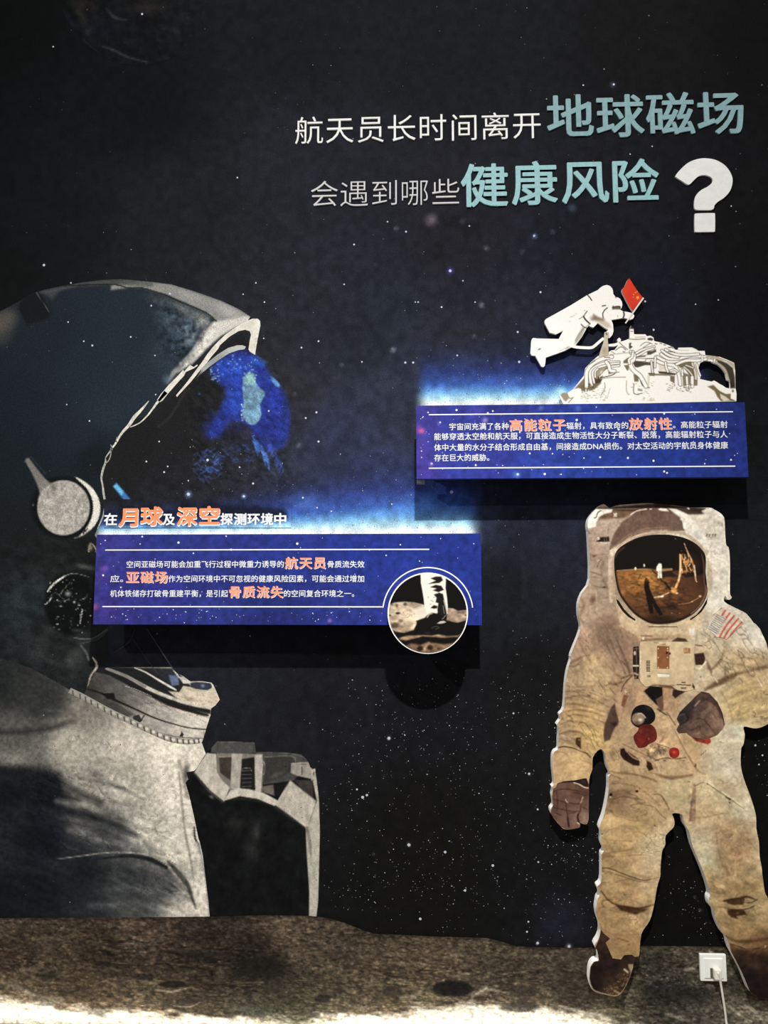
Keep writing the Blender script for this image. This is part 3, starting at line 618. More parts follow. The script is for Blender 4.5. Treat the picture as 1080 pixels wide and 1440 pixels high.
# ---- chest pack
pk = lambda pts: FR(240, 920, 3.6, pts)
def pack(p):
    p.base((15, 16, 17)); p.fr(240, 920, 3.6)
    p.blob(420, 960, 80, 190, (40, 41, 40), .7, 8); p.blob(330, 850, 120, 120, (28, 28, 27), .7); p.blob(430, 930, 26, 110, (62, 63, 61), .5, 10)
    p.line([(120, 600), (180, 680), (260, 745)], 3, (64, 62, 58), 2, .8); p.blob(205, 722, 26, 12, (130, 125, 115), .7, 30); p.blob(170, 690, 40, 26, (44, 42, 40), .7, 40)
    p.line([(270, 745), (340, 730), (450, 740), (540, 780), (690, 880)], 4, (40, 40, 38), 4, .8)
    p.tex(.35, 12, 12, 0, 4, 95)
    # gadgets between strap and flap
    p.poly([(205, 470), (235, 440), (425, 446), (432, 500), (360, 505), (205, 500)], (72, 72, 70), 2, 1); p.line([(235, 442), (425, 448)], 1, (104, 104, 100), .8, .8)
    p.poly([(432, 497), (560, 495), (660, 505), (692, 530), (700, 570), (620, 640), (470, 660), (440, 600)], (66, 65, 62), 2.5, 1); p.line([(440, 498), (600, 500), (690, 528)], 1, (110, 110, 106), 1, .7)
    p.poly([(232, 500), (465, 505), (465, 700), (300, 690), (232, 620)], (120, 114, 105), 2, 1)
    p.poly([(245, 520), (310, 515), (305, 640), (250, 600)], (58, 50, 44), 2.4, .95); p.line([(245, 520), (310, 517)], 1.4, (160, 152, 140), 1, .9)
    p.poly([(310, 505), (365, 505), (352, 690), (302, 680)], (166, 160, 148), 1.6, 1)
    p.poly([(360, 530), (430, 520), (430, 690), (350, 690)], (28, 27, 26), 2, 1)
    for k in range(5): p.line([(362, 590 + k * 20), (408, 588 + k * 20)], 1.3, (92, 88, 82), 1, .8)
    p.line([(360, 580), (400, 575), (410, 590)], 1, (130, 125, 116), .8, .8)
    p.poly([(425, 510), (462, 510), (468, 560), (455, 700), (428, 695)], (176, 169, 157), 1.6, 1); p.line([(470, 545), (478, 570), (472, 610)], 1.6, (150, 144, 134), 1, .9)
    p.poly([(480, 520), (615, 515), (632, 550), (600, 600), (520, 640), (470, 655)], (52, 50, 47), 3, .9); p.line([(475, 520), (615, 517), (632, 545)], 1.1, (120, 116, 108), .9, .8); p.blob(540, 610, 60, 20, (92, 88, 82), .6, -20)
    p.poly([(460, 670), (520, 660), (525, 715), (470, 700)], (120, 113, 103), 3, .8)
    p.poly([(530, 660), (600, 650), (620, 690), (560, 730), (535, 720)], (24, 23, 23), 3, .8)
    p.poly([(610, 550), (700, 545), (715, 575), (715, 632), (640, 615), (608, 600)], (150, 143, 132), 1.6, 1); p.line([(665, 570), (665, 610)], 1.4, (40, 38, 36), .8, .9); p.line([(640, 560), (690, 556)], .9, (70, 66, 62), .8, .8)
    p.poly([(620, 635), (720, 640), (722, 730), (680, 700)], (60, 54, 50), 2, .9)
    p.poly([(708, 585), (733, 578), (735, 630), (712, 640)], (178, 171, 158), 1.4, 1); p.blob(724, 605, 7, 18, (50, 46, 42), .9)
    # cream webbing
    cream = (190, 183, 169)
    p.poly([(120, 598), (150, 545), (185, 500), (230, 505), (235, 600), (262, 640), (300, 675), (270, 745), (200, 690)], cream, 1.8, 1)
    p.line([(120, 600), (200, 692), (268, 746)], 1.4, (80, 74, 66), 1.2, .8)
    p.poly([(268, 742), (300, 690), (340, 678), (400, 684), (470, 702), (545, 742), (526, 768), (440, 732), (350, 718)], (192, 185, 171), 1.6, 1)
    p.poly([(605, 638), (670, 690), (737, 742), (715, 800), (690, 882), (610, 820), (528, 762)], (184, 177, 163), 1.6, 1); p.line([(605, 640), (737, 744)], 1.2, (120, 113, 102), 1, .8); p.line([(530, 764), (690, 882)], 1.2, (110, 104, 94), 1, .7)
    p.blob(690, 830, 30, 40, (160, 152, 138), .6)
    p.poly([(720, 640), (738, 620), (752, 740), (756, 900), (748, 1250), (736, 1340), (700, 1340), (702, 1200), (688, 1000), (684, 880), (712, 800), (740, 742)], (178, 172, 158), 1.8, 1); p.line([(690, 880), (705, 960), (710, 1030)], (4, 5, 1), (104, 98, 88), 2.5, .7); p.line([(742, 740), (720, 800), (700, 860)], 1.4, (120, 113, 102), 1.4, .7)
    p.tex(.12, 5, 9, 0, 3, 96)
sheet('chest_pack', [pk([(120, 596), (150, 545), (182, 498), (210, 470), (235, 440), (330, 440), (428, 446), (434, 492), (560, 495), (660, 505), (695, 540), (708, 575), (733, 578), (738, 615), (752, 735), (757, 900), (752, 1100), (748, 1250), (738, 1360), (700, 1350), (400, 1340), (195, 1350), (200, 1340), (188, 1180), (165, 1000), (140, 930), (120, 830), (95, 720), (75, 650)])], .0012, 1.5, pack, M_PRINT, astro)

# ================================================================ the lunar ground printed along the foot of the wall
def ground(p):
    y0 = np.interp(p.P[:, 0], HOR[:, 0], HOR[:, 1]); dy = p.P[:, 1] - y0
    p.idw([(0, 1300, (70, 61, 53)), (200, 1305, (72, 62, 54)), (400, 1300, (80, 70, 60)), (600, 1340, (76, 67, 56)), (800, 1345, (66, 60, 52)), (980, 1340, (74, 68, 58)), (0, 1350, (52, 45, 38)), (150, 1345, (50, 44, 37)), (280, 1350, (44, 39, 33)), (360, 1350, (32, 29, 25)), (460, 1330, (70, 62, 53)), (540, 1370, (72, 64, 54)), (700, 1380, (66, 59, 50)),
           (820, 1390, (54, 49, 42)), (940, 1395, (46, 44, 40)), (1060, 1390, (60, 56, 48)), (0, 1385, (84, 74, 60)), (120, 1400, (72, 62, 50)), (250, 1400, (60, 53, 43)), (400, 1410, (54, 50, 40)), (560, 1405, (76, 68, 55)), (720, 1412, (80, 72, 60)), (860, 1425, (96, 90, 76)), (960, 1430, (74, 71, 64)), (1060, 1430, (110, 104, 92)), (0, 1425, (110, 100, 84)), (200, 1430, (80, 72, 58)), (400, 1430, (60, 58, 46)), (600, 1430, (96, 88, 72)), (740, 1430, (90, 82, 68)), (-250, 1350, (52, 45, 38)), (1350, 1380, (58, 54, 46))], 3.2)
    g_ = p.C.mean(1, keepdims=True); p.C[:] = g_ + (p.C - g_) * 1.25
    p.tex(.12, 60, 16, 5, 3, 101); p.crease(.42, 150, 16, 4, 105, None, 1, .05, .30); p.crease(.42, 50, 9, 7, 107, None, 1, .06, .32); p.tex(.22, 9, 3.2, 6, 2, 102); p.tex(.24, 3.6, 2.4, 8, 2, 103)
    r0 = np.random.RandomState(31)
    for k in range(1500):
        x, y = r0.uniform(-60, 1140), 1292 + 140 * r0.rand() ** .7; n_ = (y - 1292) / 140; L = r0.uniform(1.5, 8) * (.4 + n_)
        dk = r0.rand() < .6; p.line([(x, y), (x + L, y + r0.uniform(-.5, 1.0) + .08 * L)], r0.uniform(.7, 1.7), (36, 30, 25) if dk else (138, 122, 100), 1.1, r0.uniform(.12, .5) * (.5 + .6 * n_), 0)
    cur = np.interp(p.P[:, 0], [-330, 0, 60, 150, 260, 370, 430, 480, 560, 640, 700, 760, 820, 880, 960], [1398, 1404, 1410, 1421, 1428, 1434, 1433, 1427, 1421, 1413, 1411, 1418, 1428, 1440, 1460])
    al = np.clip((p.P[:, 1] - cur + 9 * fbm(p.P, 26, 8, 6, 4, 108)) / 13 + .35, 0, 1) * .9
    p.C[:] += (np.array((214, 205, 184.)) - p.C) * al[:, None]  # cream band paints the floor light's wash into the print
    # dark hollows and bright rims
    p.fr(0, 1220, 2.7)
    for x, y, rx, ry, c, a in [(655, 443, 66, 17, (30, 25, 22), .95), (712, 506, 44, 13, (40, 35, 30), .85), (540, 415, 50, 14, (34, 29, 26), .7), (395, 365, 40, 14, (32, 28, 25), .7), (200, 283, 34, 8, (44, 38, 33), .7), (175, 405, 50, 26, (36, 32, 28), .7), (470, 325, 36, 9, (38, 33, 29), .6), (960, 380, 130, 62, (26, 24, 21), .75), (780, 330, 130, 26, (34, 30, 27), .6), (60, 295, 80, 12, (46, 40, 35), .6), (180, 518, 44, 10, (96, 92, 80), .8), (372, 548, 42, 14, (108, 106, 96), .8), (1040, 450, 60, 30, (40, 37, 32), .6), (60, 375, 26, 10, (34, 30, 27), .6), (960, 545, 110, 34, (52, 52, 44), .7)]: p.blob(x, y, rx, ry, c, a, 0, .62 if rx < 90 else .2)
    p.line([(590, 462), (650, 472), (720, 455)], (2, 3, 1.5), (150, 138, 118), 2.5, .8); p.line([(660, 525), (720, 530), (760, 510)], (1, 2, 1), (150, 138, 118), 2, .7); p.line([(120, 275), (200, 270), (240, 276)], (1, 2, 1), (96, 86, 74), 2, .7); p.line([(100, 385), (150, 400), (210, 380)], 2, (104, 94, 80), 2.5, .6); p.line([(0, 440), (60, 450), (120, 480), (250, 520)], (2, 4, 2), (150, 142, 124), 5, .6); p.line([(470, 430), (540, 428), (600, 445)], 1.6, (104, 94, 80), 2, .6); p.line([(880, 440), (1000, 436)], 1.6, (120, 110, 94), 2, .6)
    p.fr(360, 1220, 2.348)
    for x, y, rx, ry, c, a in [(640, 400, 80, 28, (26, 24, 21), .95), (220, 432, 32, 16, (34, 30, 26), .9), (450, 410, 40, 24, (46, 41, 35), .75), (275, 408, 24, 12, (44, 39, 33), .7), (190, 485, 26, 9, (66, 60, 50), .8), (870, 460, 80, 22, (52, 48, 42), .8), (560, 350, 30, 6, (44, 38, 33), .6), (600, 262, 14, 4, (34, 30, 26), .8), (440, 298, 22, 5, (40, 35, 31), .7), (880, 410, 60, 30, (44, 40, 35), .6), (310, 330, 30, 9, (38, 33, 29), .6), (40, 330, 80, 50, (26, 24, 21), .6)]: p.blob(x, y, rx, ry, c, a, 0, .62 if rx < 90 else .2)
    p.poly([(590, 385), (640, 370), (700, 378), (722, 405), (690, 425), (620, 425)], (24, 22, 20), 4, .9)
    p.line([(480, 430), (520, 425), (545, 410)], (3, 4, 2), (160, 148, 126), 4, .6); p.line([(715, 425), (760, 400), (800, 410)], (3, 5, 3), (176, 166, 144), 5, .7); p.line([(420, 290), (470, 290), (490, 305)], (1, 2, 1), (110, 100, 86), 2, .8); p.line([(640, 285), (660, 300)], 1.4, (120, 110, 94), 1.5, .6)
    p.line([(560, 350), (640, 370), (760, 390)], 2, (52, 46, 39), 4, .6)
    p.fr(780, 1220, 3.6)
    for x, y, rx, ry, c, a in [(640, 500, 40, 14, (26, 24, 22), .85), (700, 640, 170, 60, (34, 34, 32), .7), (520, 620, 130, 46, (40, 39, 36), .6), (500, 470, 80, 20, (42, 38, 34), .6), (830, 460, 80, 14, (50, 45, 40), .5), (60, 540, 60, 20, (50, 45, 39), .5), (900, 600, 80, 60, (44, 41, 37), .5)]: p.blob(x, y, rx, ry, c, a, 0, .3)
    r_ = np.random.RandomState(4)
    for k in range(90):
        t = r_.rand(); x = 400 + 480 * t + r_.randn() * 30; y = 530 + 120 * t * .8 + r_.randn() * 22
        p.blob(x, y, r_.uniform(4, 13), r_.uniform(3, 6), (150, 140, 122), r_.uniform(.2, .7), 25)
    for pts in [[(870, 690), (930, 740), (950, 755)], [(960, 700), (1010, 730), (1060, 780)], [(560, 740), (620, 760), (700, 785)], [(840, 700), (880, 730)], [(1000, 700), (1080, 690)], [(20, 700), (140, 730), (280, 760)], [(660, 520), (700, 512), (712, 520)]]: p.line(pts, (1, 4, 1), (190, 180, 160), 4, .65)
    p.tex(.3, 4, 2, 10, 3, 104)
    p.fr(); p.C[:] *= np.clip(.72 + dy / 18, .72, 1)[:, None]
gp = [tuple(v) for v in HOR] + [(1410, 1475), (-330, 1475)]
gd = sheet('lunar_ground_print', [gp], .0020, 1.7, ground, M_PRINT)
tag(gd, 'brown cratered lunar ground printed along the foot of the wall', 'wall print')
# ================================================================ life-size astronaut cut out of foam board, standing off the wall on the right
SD = .037
C1 = lambda p: FR(780, 700, 6.75, p)
C2 = lambda p: FR(920, 700, 6.75, p)
C3 = lambda p: FR(770, 870, 6.75, p)
C4 = lambda p: FR(920, 870, 6.75, p)
C5 = lambda p: FR(770, 1040, 6.75, p)
C6 = lambda p: FR(920, 1040, 6.75, p)
C7 = lambda p: FR(810, 1210, 6.75, p)
C8 = lambda p: FR(920, 1210, 6.75, p)
sil = (C1([(290, 280), (300, 210), (340, 150), (400, 95), (460, 62), (520, 95), (580, 75), (650, 65), (860, 52)]) + C2([(0, 55), (180, 70), (350, 90), (520, 92), (570, 112), (620, 140), (655, 175), (668, 220), (680, 430), (702, 465), (712, 500), (720, 650), (718, 890), (727, 945), (690, 968), (660, 930), (660, 985), (780, 1050), (870, 1100), (960, 1215)])
       + [(1060, 876)] + C4([(1000, 100), (1060, 220), (1080, 300)]) + [(1086, 940), (1092, 970), (1094, 990), (1090, 1008), (1080, 1018)] + C4([(1000, 1035), (940, 1040), (850, 1025), (860, 1100), (850, 1180)]) + C6([(840, 60), (825, 90), (822, 240), (850, 370), (920, 560), (965, 720), (970, 850), (995, 980), (1000, 1100), (1020, 1215)])
       + C8([(1025, 120), (1050, 300), (1080, 360)]) + [(1087, 1290), (1092, 1330), (1096, 1370), (1090, 1400)] + C8([(1080, 1310), (1030, 1311), (990, 1305), (940, 1275), (900, 1235), (870, 1180), (800, 1020), (700, 830), (672, 720), (620, 660), (570, 550), (545, 450), (500, 400), (487, 320), (490, 260), (440, 100), (400, 0)])
       + C6([(330, 980), (300, 850), (262, 780), (250, 700), (170, 698), (190, 760), (185, 830), (110, 910), (105, 1000), (75, 1060), (60, 1215)]) + C7([(800, 150), (770, 250), (740, 430), (700, 570), (620, 700), (600, 900), (560, 920), (540, 1020), (480, 1180), (400, 1285), (280, 1275), (160, 1230), (120, 1140), (108, 1060), (115, 960), (150, 910), (195, 905), (190, 830), (160, 780), (195, 700), (210, 600), (180, 500), (170, 420), (180, 340), (205, 285), (180, 215), (215, 170), (220, 0)])
       + C5([(490, 1060), (515, 1020), (490, 960), (490, 860), (470, 810), (500, 720), (530, 600), (555, 440), (555, 330), (570, 300), (540, 230), (530, 120), (490, 85), (430, 170), (425, 280), (395, 380), (390, 640), (385, 780), (350, 805), (305, 790), (310, 815), (290, 840), (180, 855), (120, 820), (30, 700), (15, 640), (35, 590), (25, 510), (35, 440), (20, 420), (45, 400), (30, 260), (30, 140), (50, 90), (80, 70)])
       + C3([(85, 1150), (90, 1020), (72, 990), (105, 940), (95, 890), (135, 830), (150, 620), (170, 480), (200, 380), (205, 320), (290, 100), (280, 0)]) + C1([(205, 1100), (205, 1000), (240, 900), (310, 770), (300, 380)]))
def dedupe(l):
    out = []
    for q in l:
        if not out or math.hypot(q[0] - out[-1][0], q[1] - out[-1][1]) > 1.2: out.append(q)
    return np.array(out, float)
sil = dedupe(smooth_loop(dedupe(sil), 3))
def front(q, dep):
    """the board's front outline, given the outline seen with its lit left edge included"""
    e = np.roll(q, -1, 0) - np.roll(q, 1, 0); n = np.stack([e[:, 1], -e[:, 0]], 1); n /= np.linalg.norm(n, axis=1)[:, None] + 1e-9
    ar = np.sum(q[:, 0] * np.roll(q[:, 1], -1) - np.roll(q[:, 0], -1) * q[:, 1])
    if ar < 0: n = -n
    foot = np.array([584., 828.]); d = (q - foot) * dep / D; u = d / (np.linalg.norm(d, axis=1)[:, None] + 1e-9)
    w = np.clip(-(n * u).sum(1) * 2.5, 0, 1)
    if len(q) > 150: w = sum(np.roll(w, k) for k in range(-4, 5)) / 9
    return q + d * w[:, None]
silf = front(sil, SD)
stand = thing('astronaut_cutout', 'life-size cut-out of an astronaut in a dusty white spacesuit, gold visor, right of the panels', 'cut-out figure', at(960, 1403, SD))
board('foam_board', [silf], SD - .0012, .0005, M_EDGE, stand)['label'] = 'white foam board edge of the cut-out'

def suit(p):
    p.idw([(850, 745, (178, 155, 136)), (835, 800, (168, 146, 126)), (850, 830, (160, 138, 116)), (825, 860, (172, 148, 122)), (1000, 745, (228, 222, 205)), (1012, 800, (222, 215, 196)), (1005, 850, (224, 216, 196)), (905, 870, (196, 172, 140)), (985, 870, (196, 180, 150)), (850, 890, (132, 108, 88)), (815, 915, (160, 132, 108)), (830, 935, (186, 158, 118)), (850, 960, (192, 163, 120)), (880, 930, (160, 132, 106)), (880, 900, (152, 126, 104)), (800, 960, (178, 152, 116)),
           (820, 1020, (186, 155, 104)), (835, 1035, (202, 168, 110)), (795, 1030, (170, 142, 108)), (810, 1075, (208, 174, 124)), (785, 1080, (196, 162, 118)), (880, 980, (164, 134, 104)), (900, 960, (178, 150, 114)), (870, 1020, (176, 146, 112)), (920, 1005, (188, 160, 120)), (905, 1060, (178, 148, 112)), (1010, 900, (202, 184, 152)), (1030, 880, (216, 206, 182)), (1062, 895, (222, 214, 194)), (1040, 930, (186, 162, 122)), (1065, 940, (190, 166, 126)), (1000, 930, (186, 164, 130)), (995, 950, (200, 182, 150)),
           (1050, 970, (184, 158, 112)), (1040, 1000, (186, 160, 112)), (1080, 990, (190, 164, 116)), (1030, 1030, (212, 204, 176)), (1010, 1060, (204, 194, 164)), (975, 1040, (188, 158, 112)), (1030, 1080, (206, 196, 168)), (945, 1070, (190, 162, 122)), (950, 1110, (194, 172, 130)), (900, 1110, (178, 148, 108)), (865, 1090, (172, 144, 106)), (1010, 1110, (194, 176, 138)), (1000, 1140, (188, 168, 128)), (1050, 1140, (200, 188, 158)),
           (870, 1130, (152, 126, 92)), (860, 1160, (188, 158, 112)), (900, 1160, (184, 154, 106)), (925, 1190, (204, 184, 146)), (880, 1200, (182, 152, 106)), (850, 1200, (170, 140, 98)), (982, 1180, (204, 188, 150)), (990, 1210, (206, 194, 160)), (1035, 1170, (182, 156, 116)), (1030, 1210, (170, 140, 100)), (1060, 1200, (196, 176, 136)), (870, 1240, (174, 146, 102)), (915, 1225, (200, 176, 136)), (870, 1285, (168, 138, 96)), (905, 1285, (180, 150, 108)), (860, 1310, (166, 136, 94)), (890, 1330, (168, 136, 92)),
           (1000, 1240, (186, 160, 116)), (1015, 1290, (170, 142, 100)), (1040, 1255, (158, 130, 90)), (1070, 1270, (178, 152, 108)), (1040, 1305, (162, 134, 92)), (1070, 1330, (120, 92, 62))], 3.3)
    # backpack
    p.fr(780, 700, 6.75)
    p.poly([(280, 150), (1100, 60), (1100, 130), (720, 160), (660, 190), (420, 210), (380, 160)], (116, 88, 68), 5, .95); p.poly([(540, 108), (1100, 112), (1100, 126), (760, 128), (560, 122)], (52, 40, 32), 3, .8); p.poly([(385, 100), (520, 92), (1100, 40), (1100, 90), (560, 106), (400, 108)], (62, 52, 44), 3, .9)
    p.poly([(290, 290), (295, 220), (340, 150), (385, 108), (545, 112), (540, 140), (470, 152), (420, 190), (395, 230), (392, 270), (360, 285), (320, 290)], (236, 228, 212), 2.5, 1); p.line([(440, 122), (410, 140), (395, 185), (375, 192)], 1.4, (50, 40, 34), .9, .9); p.poly([(560, 178), (590, 180), (592, 145), (575, 140)], (225, 214, 196), 1.2, .9); p.line([(560, 150), (570, 160)], 1.3, (230, 220, 200), .8, .9)
    p.blob(480, 180, 80, 26, (92, 68, 54), .7); p.line([(420, 205), (640, 190)], 1.2, (140, 118, 100), 1.2, .7)
    p.line([(310, 290), (318, 400), (318, 700)], 1.4, (140, 124, 116), 2, .6); p.blob(345, 320, 40, 40, (150, 124, 106), .5); p.blob(480, 280, 90, 60, (190, 166, 146), .5)
    p.poly([(395, 365), (520, 362), (522, 428), (440, 430), (395, 415)], (166, 140, 118), 1.5, 1); p.poly([(425, 378), (515, 368), (520, 415), (440, 418), (395, 416)], (38, 28, 24), 1.4, .95); p.poly([(405, 372), (420, 370), (430, 392), (408, 405)], (225, 212, 194), 1.2, 1); p.line([(440, 425), (470, 430), (520, 425)], 1.3, (222, 208, 188), .9, .95); p.line([(470, 372), (474, 410)], .9, (130, 108, 92), .7, .8); p.line([(492, 370), (496, 412)], .9, (130, 108, 92), .7, .8)
    p.line([(330, 545), (420, 540), (520, 530)], 1.0, (132, 110, 92), 1.2, .7); p.blob(375, 555, 30, 18, (108, 84, 66), .9, -15); p.poly([(405, 590), (440, 585), (455, 620), (430, 640), (410, 640)], (206, 184, 160), 1.6, .9); p.line([(440, 590), (425, 600), (405, 660)], 1, (100, 78, 60), 1, .8)
    p.line([(330, 700), (400, 720), (440, 735)], 2, (122, 98, 78), 2, .8); p.line([(340, 750), (430, 760), (470, 800)], 1.4, (128, 104, 84), 1.6, .7); p.blob(460, 640, 40, 120, (130, 108, 88), .5, -15); p.line([(440, 660), (450, 730), (500, 860)], 3, (124, 100, 80), 3, .6); p.line([(500, 560), (515, 700), (530, 900)], 2, (146, 122, 100), 2.5, .5)
    p.blob(470, 850, 34, 14, (52, 38, 28), .9); p.line([(320, 775), (360, 830), (440, 850)], 1.2, (120, 98, 80), 1.4, .7)
    p.poly([(250, 910), (320, 790), (370, 840), (385, 920), (350, 1000), (300, 1060), (220, 1110), (210, 1000)], (176, 150, 122), 5, .7); p.blob(360, 970, 44, 70, (96, 70, 52), .85, 12); p.line([(240, 940), (280, 1020), (240, 1120), (270, 1180)], 3, (140, 112, 88), 3, .6); p.line([(395, 880), (400, 1090)], 1.6, (196, 172, 144), 1.6, .6); p.line([(430, 960), (500, 945), (560, 935)], 1.4, (140, 112, 90), 1.5, .7); p.line([(460, 970), (560, 965)], 1, (200, 176, 150), 1.2, .6); p.line([(470, 870), (560, 960), (585, 1010)], 1.4, (150, 124, 100), 1.4, .6)
    # helmet shell
    p.poly([(520, 470), (560, 350), (640, 230), (760, 150), (900, 110), (1100, 95), (1100, 330), (900, 340), (740, 390), (600, 470), (545, 540), (520, 520)], (112, 88, 74), 3, .97); p.blob(880, 200, 240, 70, (124, 100, 84), .6); p.blob(620, 330, 60, 90, (96, 74, 60), .6, 40)
    p.line([(725, 158), (780, 125), (870, 108)], 1.6, (232, 222, 204), 1, .95); p.line([(905, 108), (920, 106)], 1.8, (232, 222, 204), 1, .9)
    p.fr(920, 700, 6.75)
    p.poly([(-20, 90), (120, 95), (250, 190), (275, 250), (300, 310), (200, 320), (-20, 300)], (112, 88, 74), 3, .97); p.blob(80, 200, 160, 60, (122, 98, 82), .6)
    p.poly([(0, 50), (350, 85), (480, 95), (520, 150), (430, 160), (320, 160), (250, 130), (120, 100), (0, 90)], (58, 44, 36), 4, .9); p.blob(400, 120, 110, 24, (48, 36, 30), .8)
    p.poly([(35, 108), (60, 98), (120, 104), (135, 130), (60, 122)], (236, 228, 210), 1.6, .95); p.line([(320, 98), (330, 104)], 2, (230, 222, 206), 1, .9)
    p.poly([(130, 100), (210, 108), (330, 165), (450, 260), (560, 520), (560, 900), (505, 640), (490, 540), (440, 460), (330, 370), (275, 285), (270, 220), (245, 205), (265, 185), (205, 145)], (232, 226, 208), 2.4, 1)
    p.poly([(450, 130), (520, 95), (620, 145), (668, 225), (674, 420), (560, 430), (520, 300), (500, 180)], (220, 212, 192), 3, .9); p.poly([(330, 165), (500, 160), (520, 300), (520, 420), (440, 300)], (214, 204, 184), 5, .7); p.poly([(450, 120), (540, 100), (560, 150), (480, 140)], (238, 230, 214), 1.6, .9)
    p.blob(610, 240, 50, 40, (168, 158, 136), .6); p.blob(645, 260, 14, 36, (128, 118, 98), .7); p.line([(570, 200), (575, 330)], 1.4, (178, 168, 146), 1.5, .6)
    for x in (500, 525, 555, 580): p.blob(x, 355, 12, 24, (74, 66, 52), .85, 20)
    p.line([(490, 340), (540, 350), (590, 345)], 1, (120, 110, 90), 1, .6); p.line([(500, 375), (580, 372)], 1.2, (150, 140, 118), 1, .7)
    p.line([(540, 400), (545, 640), (550, 900)], 1.4, (196, 184, 158), 2.5, .5); p.line([(705, 500), (714, 650), (712, 880)], 3, (236, 228, 210), 2, .7)
    p.poly([(495, 540), (540, 620), (555, 760), (545, 900), (500, 960), (505, 700)], (188, 170, 138), 4, .8)
    # pale cowl band around the visor
    p.fr(780, 700, 6.75)
    p.line([(535, 980), (530, 800), (528, 620), (545, 520), (600, 470), (740, 380), (880, 335), (1060, 318)], (5, 6, 6, 7, 6, 4, 3, 3), (208, 184, 154), 2.4, .95); p.line([(545, 480), (700, 355), (860, 295), (1090, 280)], 1.6, (150, 124, 104), 2, .8); p.line([(600, 470), (740, 350), (880, 312), (1090, 300)], 1.0, (176, 150, 126), 1.2, .8)
    p.poly([(520, 500), (560, 480), (600, 480), (570, 540), (540, 560)], (226, 208, 182), 2, .9); p.poly([(530, 620), (570, 560), (575, 900), (600, 1000), (540, 960), (525, 800)], (186, 160, 130), 4, .7)
    p.fr(920, 700, 6.75)
    p.line([(-20, 318), (150, 325), (300, 350), (420, 440), (500, 540)], (3, 3, 4, 5, 3), (186, 164, 132), 2, .9); p.blob(500, 500, 30, 20, (170, 158, 130), .7, 40)
    p.fr()
    # neck and chin
    p.poly([(866, 845), (878, 862), (900, 876), (940, 880), (975, 868), (992, 850), (985, 880), (970, 896), (900, 898), (872, 880)], (204, 180, 142), 4, .8); p.line([(913, 881.3), (952, 881.3)], 1.3, (40, 28, 18), .7, .95, 0)
    p.fr(760, 880, 3.375); p.poly([(400, 40), (700, 40), (720, 70), (480, 76)], (172, 144, 108), 5, .7); p.poly([(620, 75), (650, 56), (690, 62), (700, 76)], (62, 46, 34), 2, .9); p.line([(480, 68), (600, 62)], 2, (96, 74, 54), 2.5, .7); p.line([(480, 50), (530, 48)], 1.2, (90, 66, 48), 1, .8); p.poly([(484, 52), (494, 52), (492, 66), (484, 66)], (226, 210, 180), 1, .9); p.line([(745, 20), (735, 80)], 1.2, (160, 140, 106), 1.2, .7); p.poly([(706, 14), (735, 10), (730, 48), (706, 44)], (220, 214, 196), 2, .8)
    # right arm of the figure (left in view)
    p.fr(770, 870, 6.75)
    for pts, w, c, a in [([(600, 200), (640, 320), (700, 430), (740, 520)], (1, 2, 1), (110, 84, 68), .7), ([(650, 180), (700, 300), (770, 470), (775, 530)], (1, 3, 1.5), (104, 80, 66), .7), ([(560, 240), (600, 330), (660, 420)], 1.4, (140, 112, 90), .6), ([(700, 400), (750, 450), (780, 510)], 1.6, (92, 66, 50), .8), ([(510, 300), (560, 420), (700, 560)], 1.6, (150, 122, 92), .5), ([(560, 430), (640, 520), (720, 560)], 2, (132, 104, 80), .6), ([(590, 610), (640, 625), (700, 600)], 3, (112, 84, 64), .7), ([(700, 570), (760, 545), (800, 535)], 1.6, (84, 60, 46), .8),
                        ([(215, 420), (280, 390), (330, 360), (400, 345)], (3, 3, 1.5, 1), (112, 86, 66), .7), ([(210, 450), (250, 455), (290, 430)], 2, (104, 78, 60), .7), ([(330, 380), (310, 440), (340, 520)], 2, (160, 132, 98), .5), ([(170, 640), (260, 650), (420, 640)], 1.4, (134, 106, 76), .6), ([(280, 680), (360, 665), (460, 630)], 1.6, (130, 102, 72), .6),
                        ([(160, 690), (240, 690), (400, 700), (560, 770)], (1, 2, 2, 1), (128, 98, 68), .65), ([(160, 760), (300, 730), (420, 750), (580, 840)], (1.6, 2.4, 2, 1), (126, 96, 66), .65), ([(150, 820), (260, 810), (420, 850), (540, 880)], (1, 2.4, 2, 1), (128, 98, 68), .6), ([(120, 900), (260, 860), (430, 890), (540, 930)], (1, 2.4, 2, 1), (124, 94, 64), .65), ([(130, 960), (250, 910), (420, 940), (540, 990)], (1, 2, 2, 1), (124, 94, 64), .6), ([(110, 1010), (220, 970), (380, 990)], (1, 2, 1), (130, 100, 70), .6), ([(110, 1100), (200, 1070), (300, 1075), (350, 1110)], (1, 3, 3, 1), (112, 84, 60), .7),
                        ([(380, 960), (450, 985), (520, 1000)], 2, (220, 188, 130), .5), ([(200, 790), (330, 780), (480, 820)], 2.5, (212, 182, 132), .5), ([(180, 860), (330, 850), (480, 880)], 2.4, (206, 176, 126), .4)]: p.line(pts, w, c, 2.6, a)
    p.tex(.16, 30, 5, 14, 4, 111, [(100, 640), (620, 700), (560, 1200), (80, 1200)], 30); p.tex(.2, 34, 6, 62, 4, 112, [(320, 60), (700, 60), (800, 500), (620, 600), (420, 300)], 40); p.tex(.14, 24, 8, 70, 4, 113, [(230, 120), (420, 60), (620, 600), (200, 660)], 40)
    p.blob(400, 440, 90, 90, (202, 172, 124), .6); p.blob(330, 600, 120, 60, (194, 166, 122), .4)
    p.poly([(270, 1130), (315, 1125), (318, 1240), (290, 1215), (265, 1190)], (62, 42, 28), 1.8, .9); p.blob(300, 1150, 22, 16, (190, 150, 96), .7); p.line([(260, 1100), (310, 1110), (320, 1180)], 1.4, (150, 116, 76), 1.4, .7)
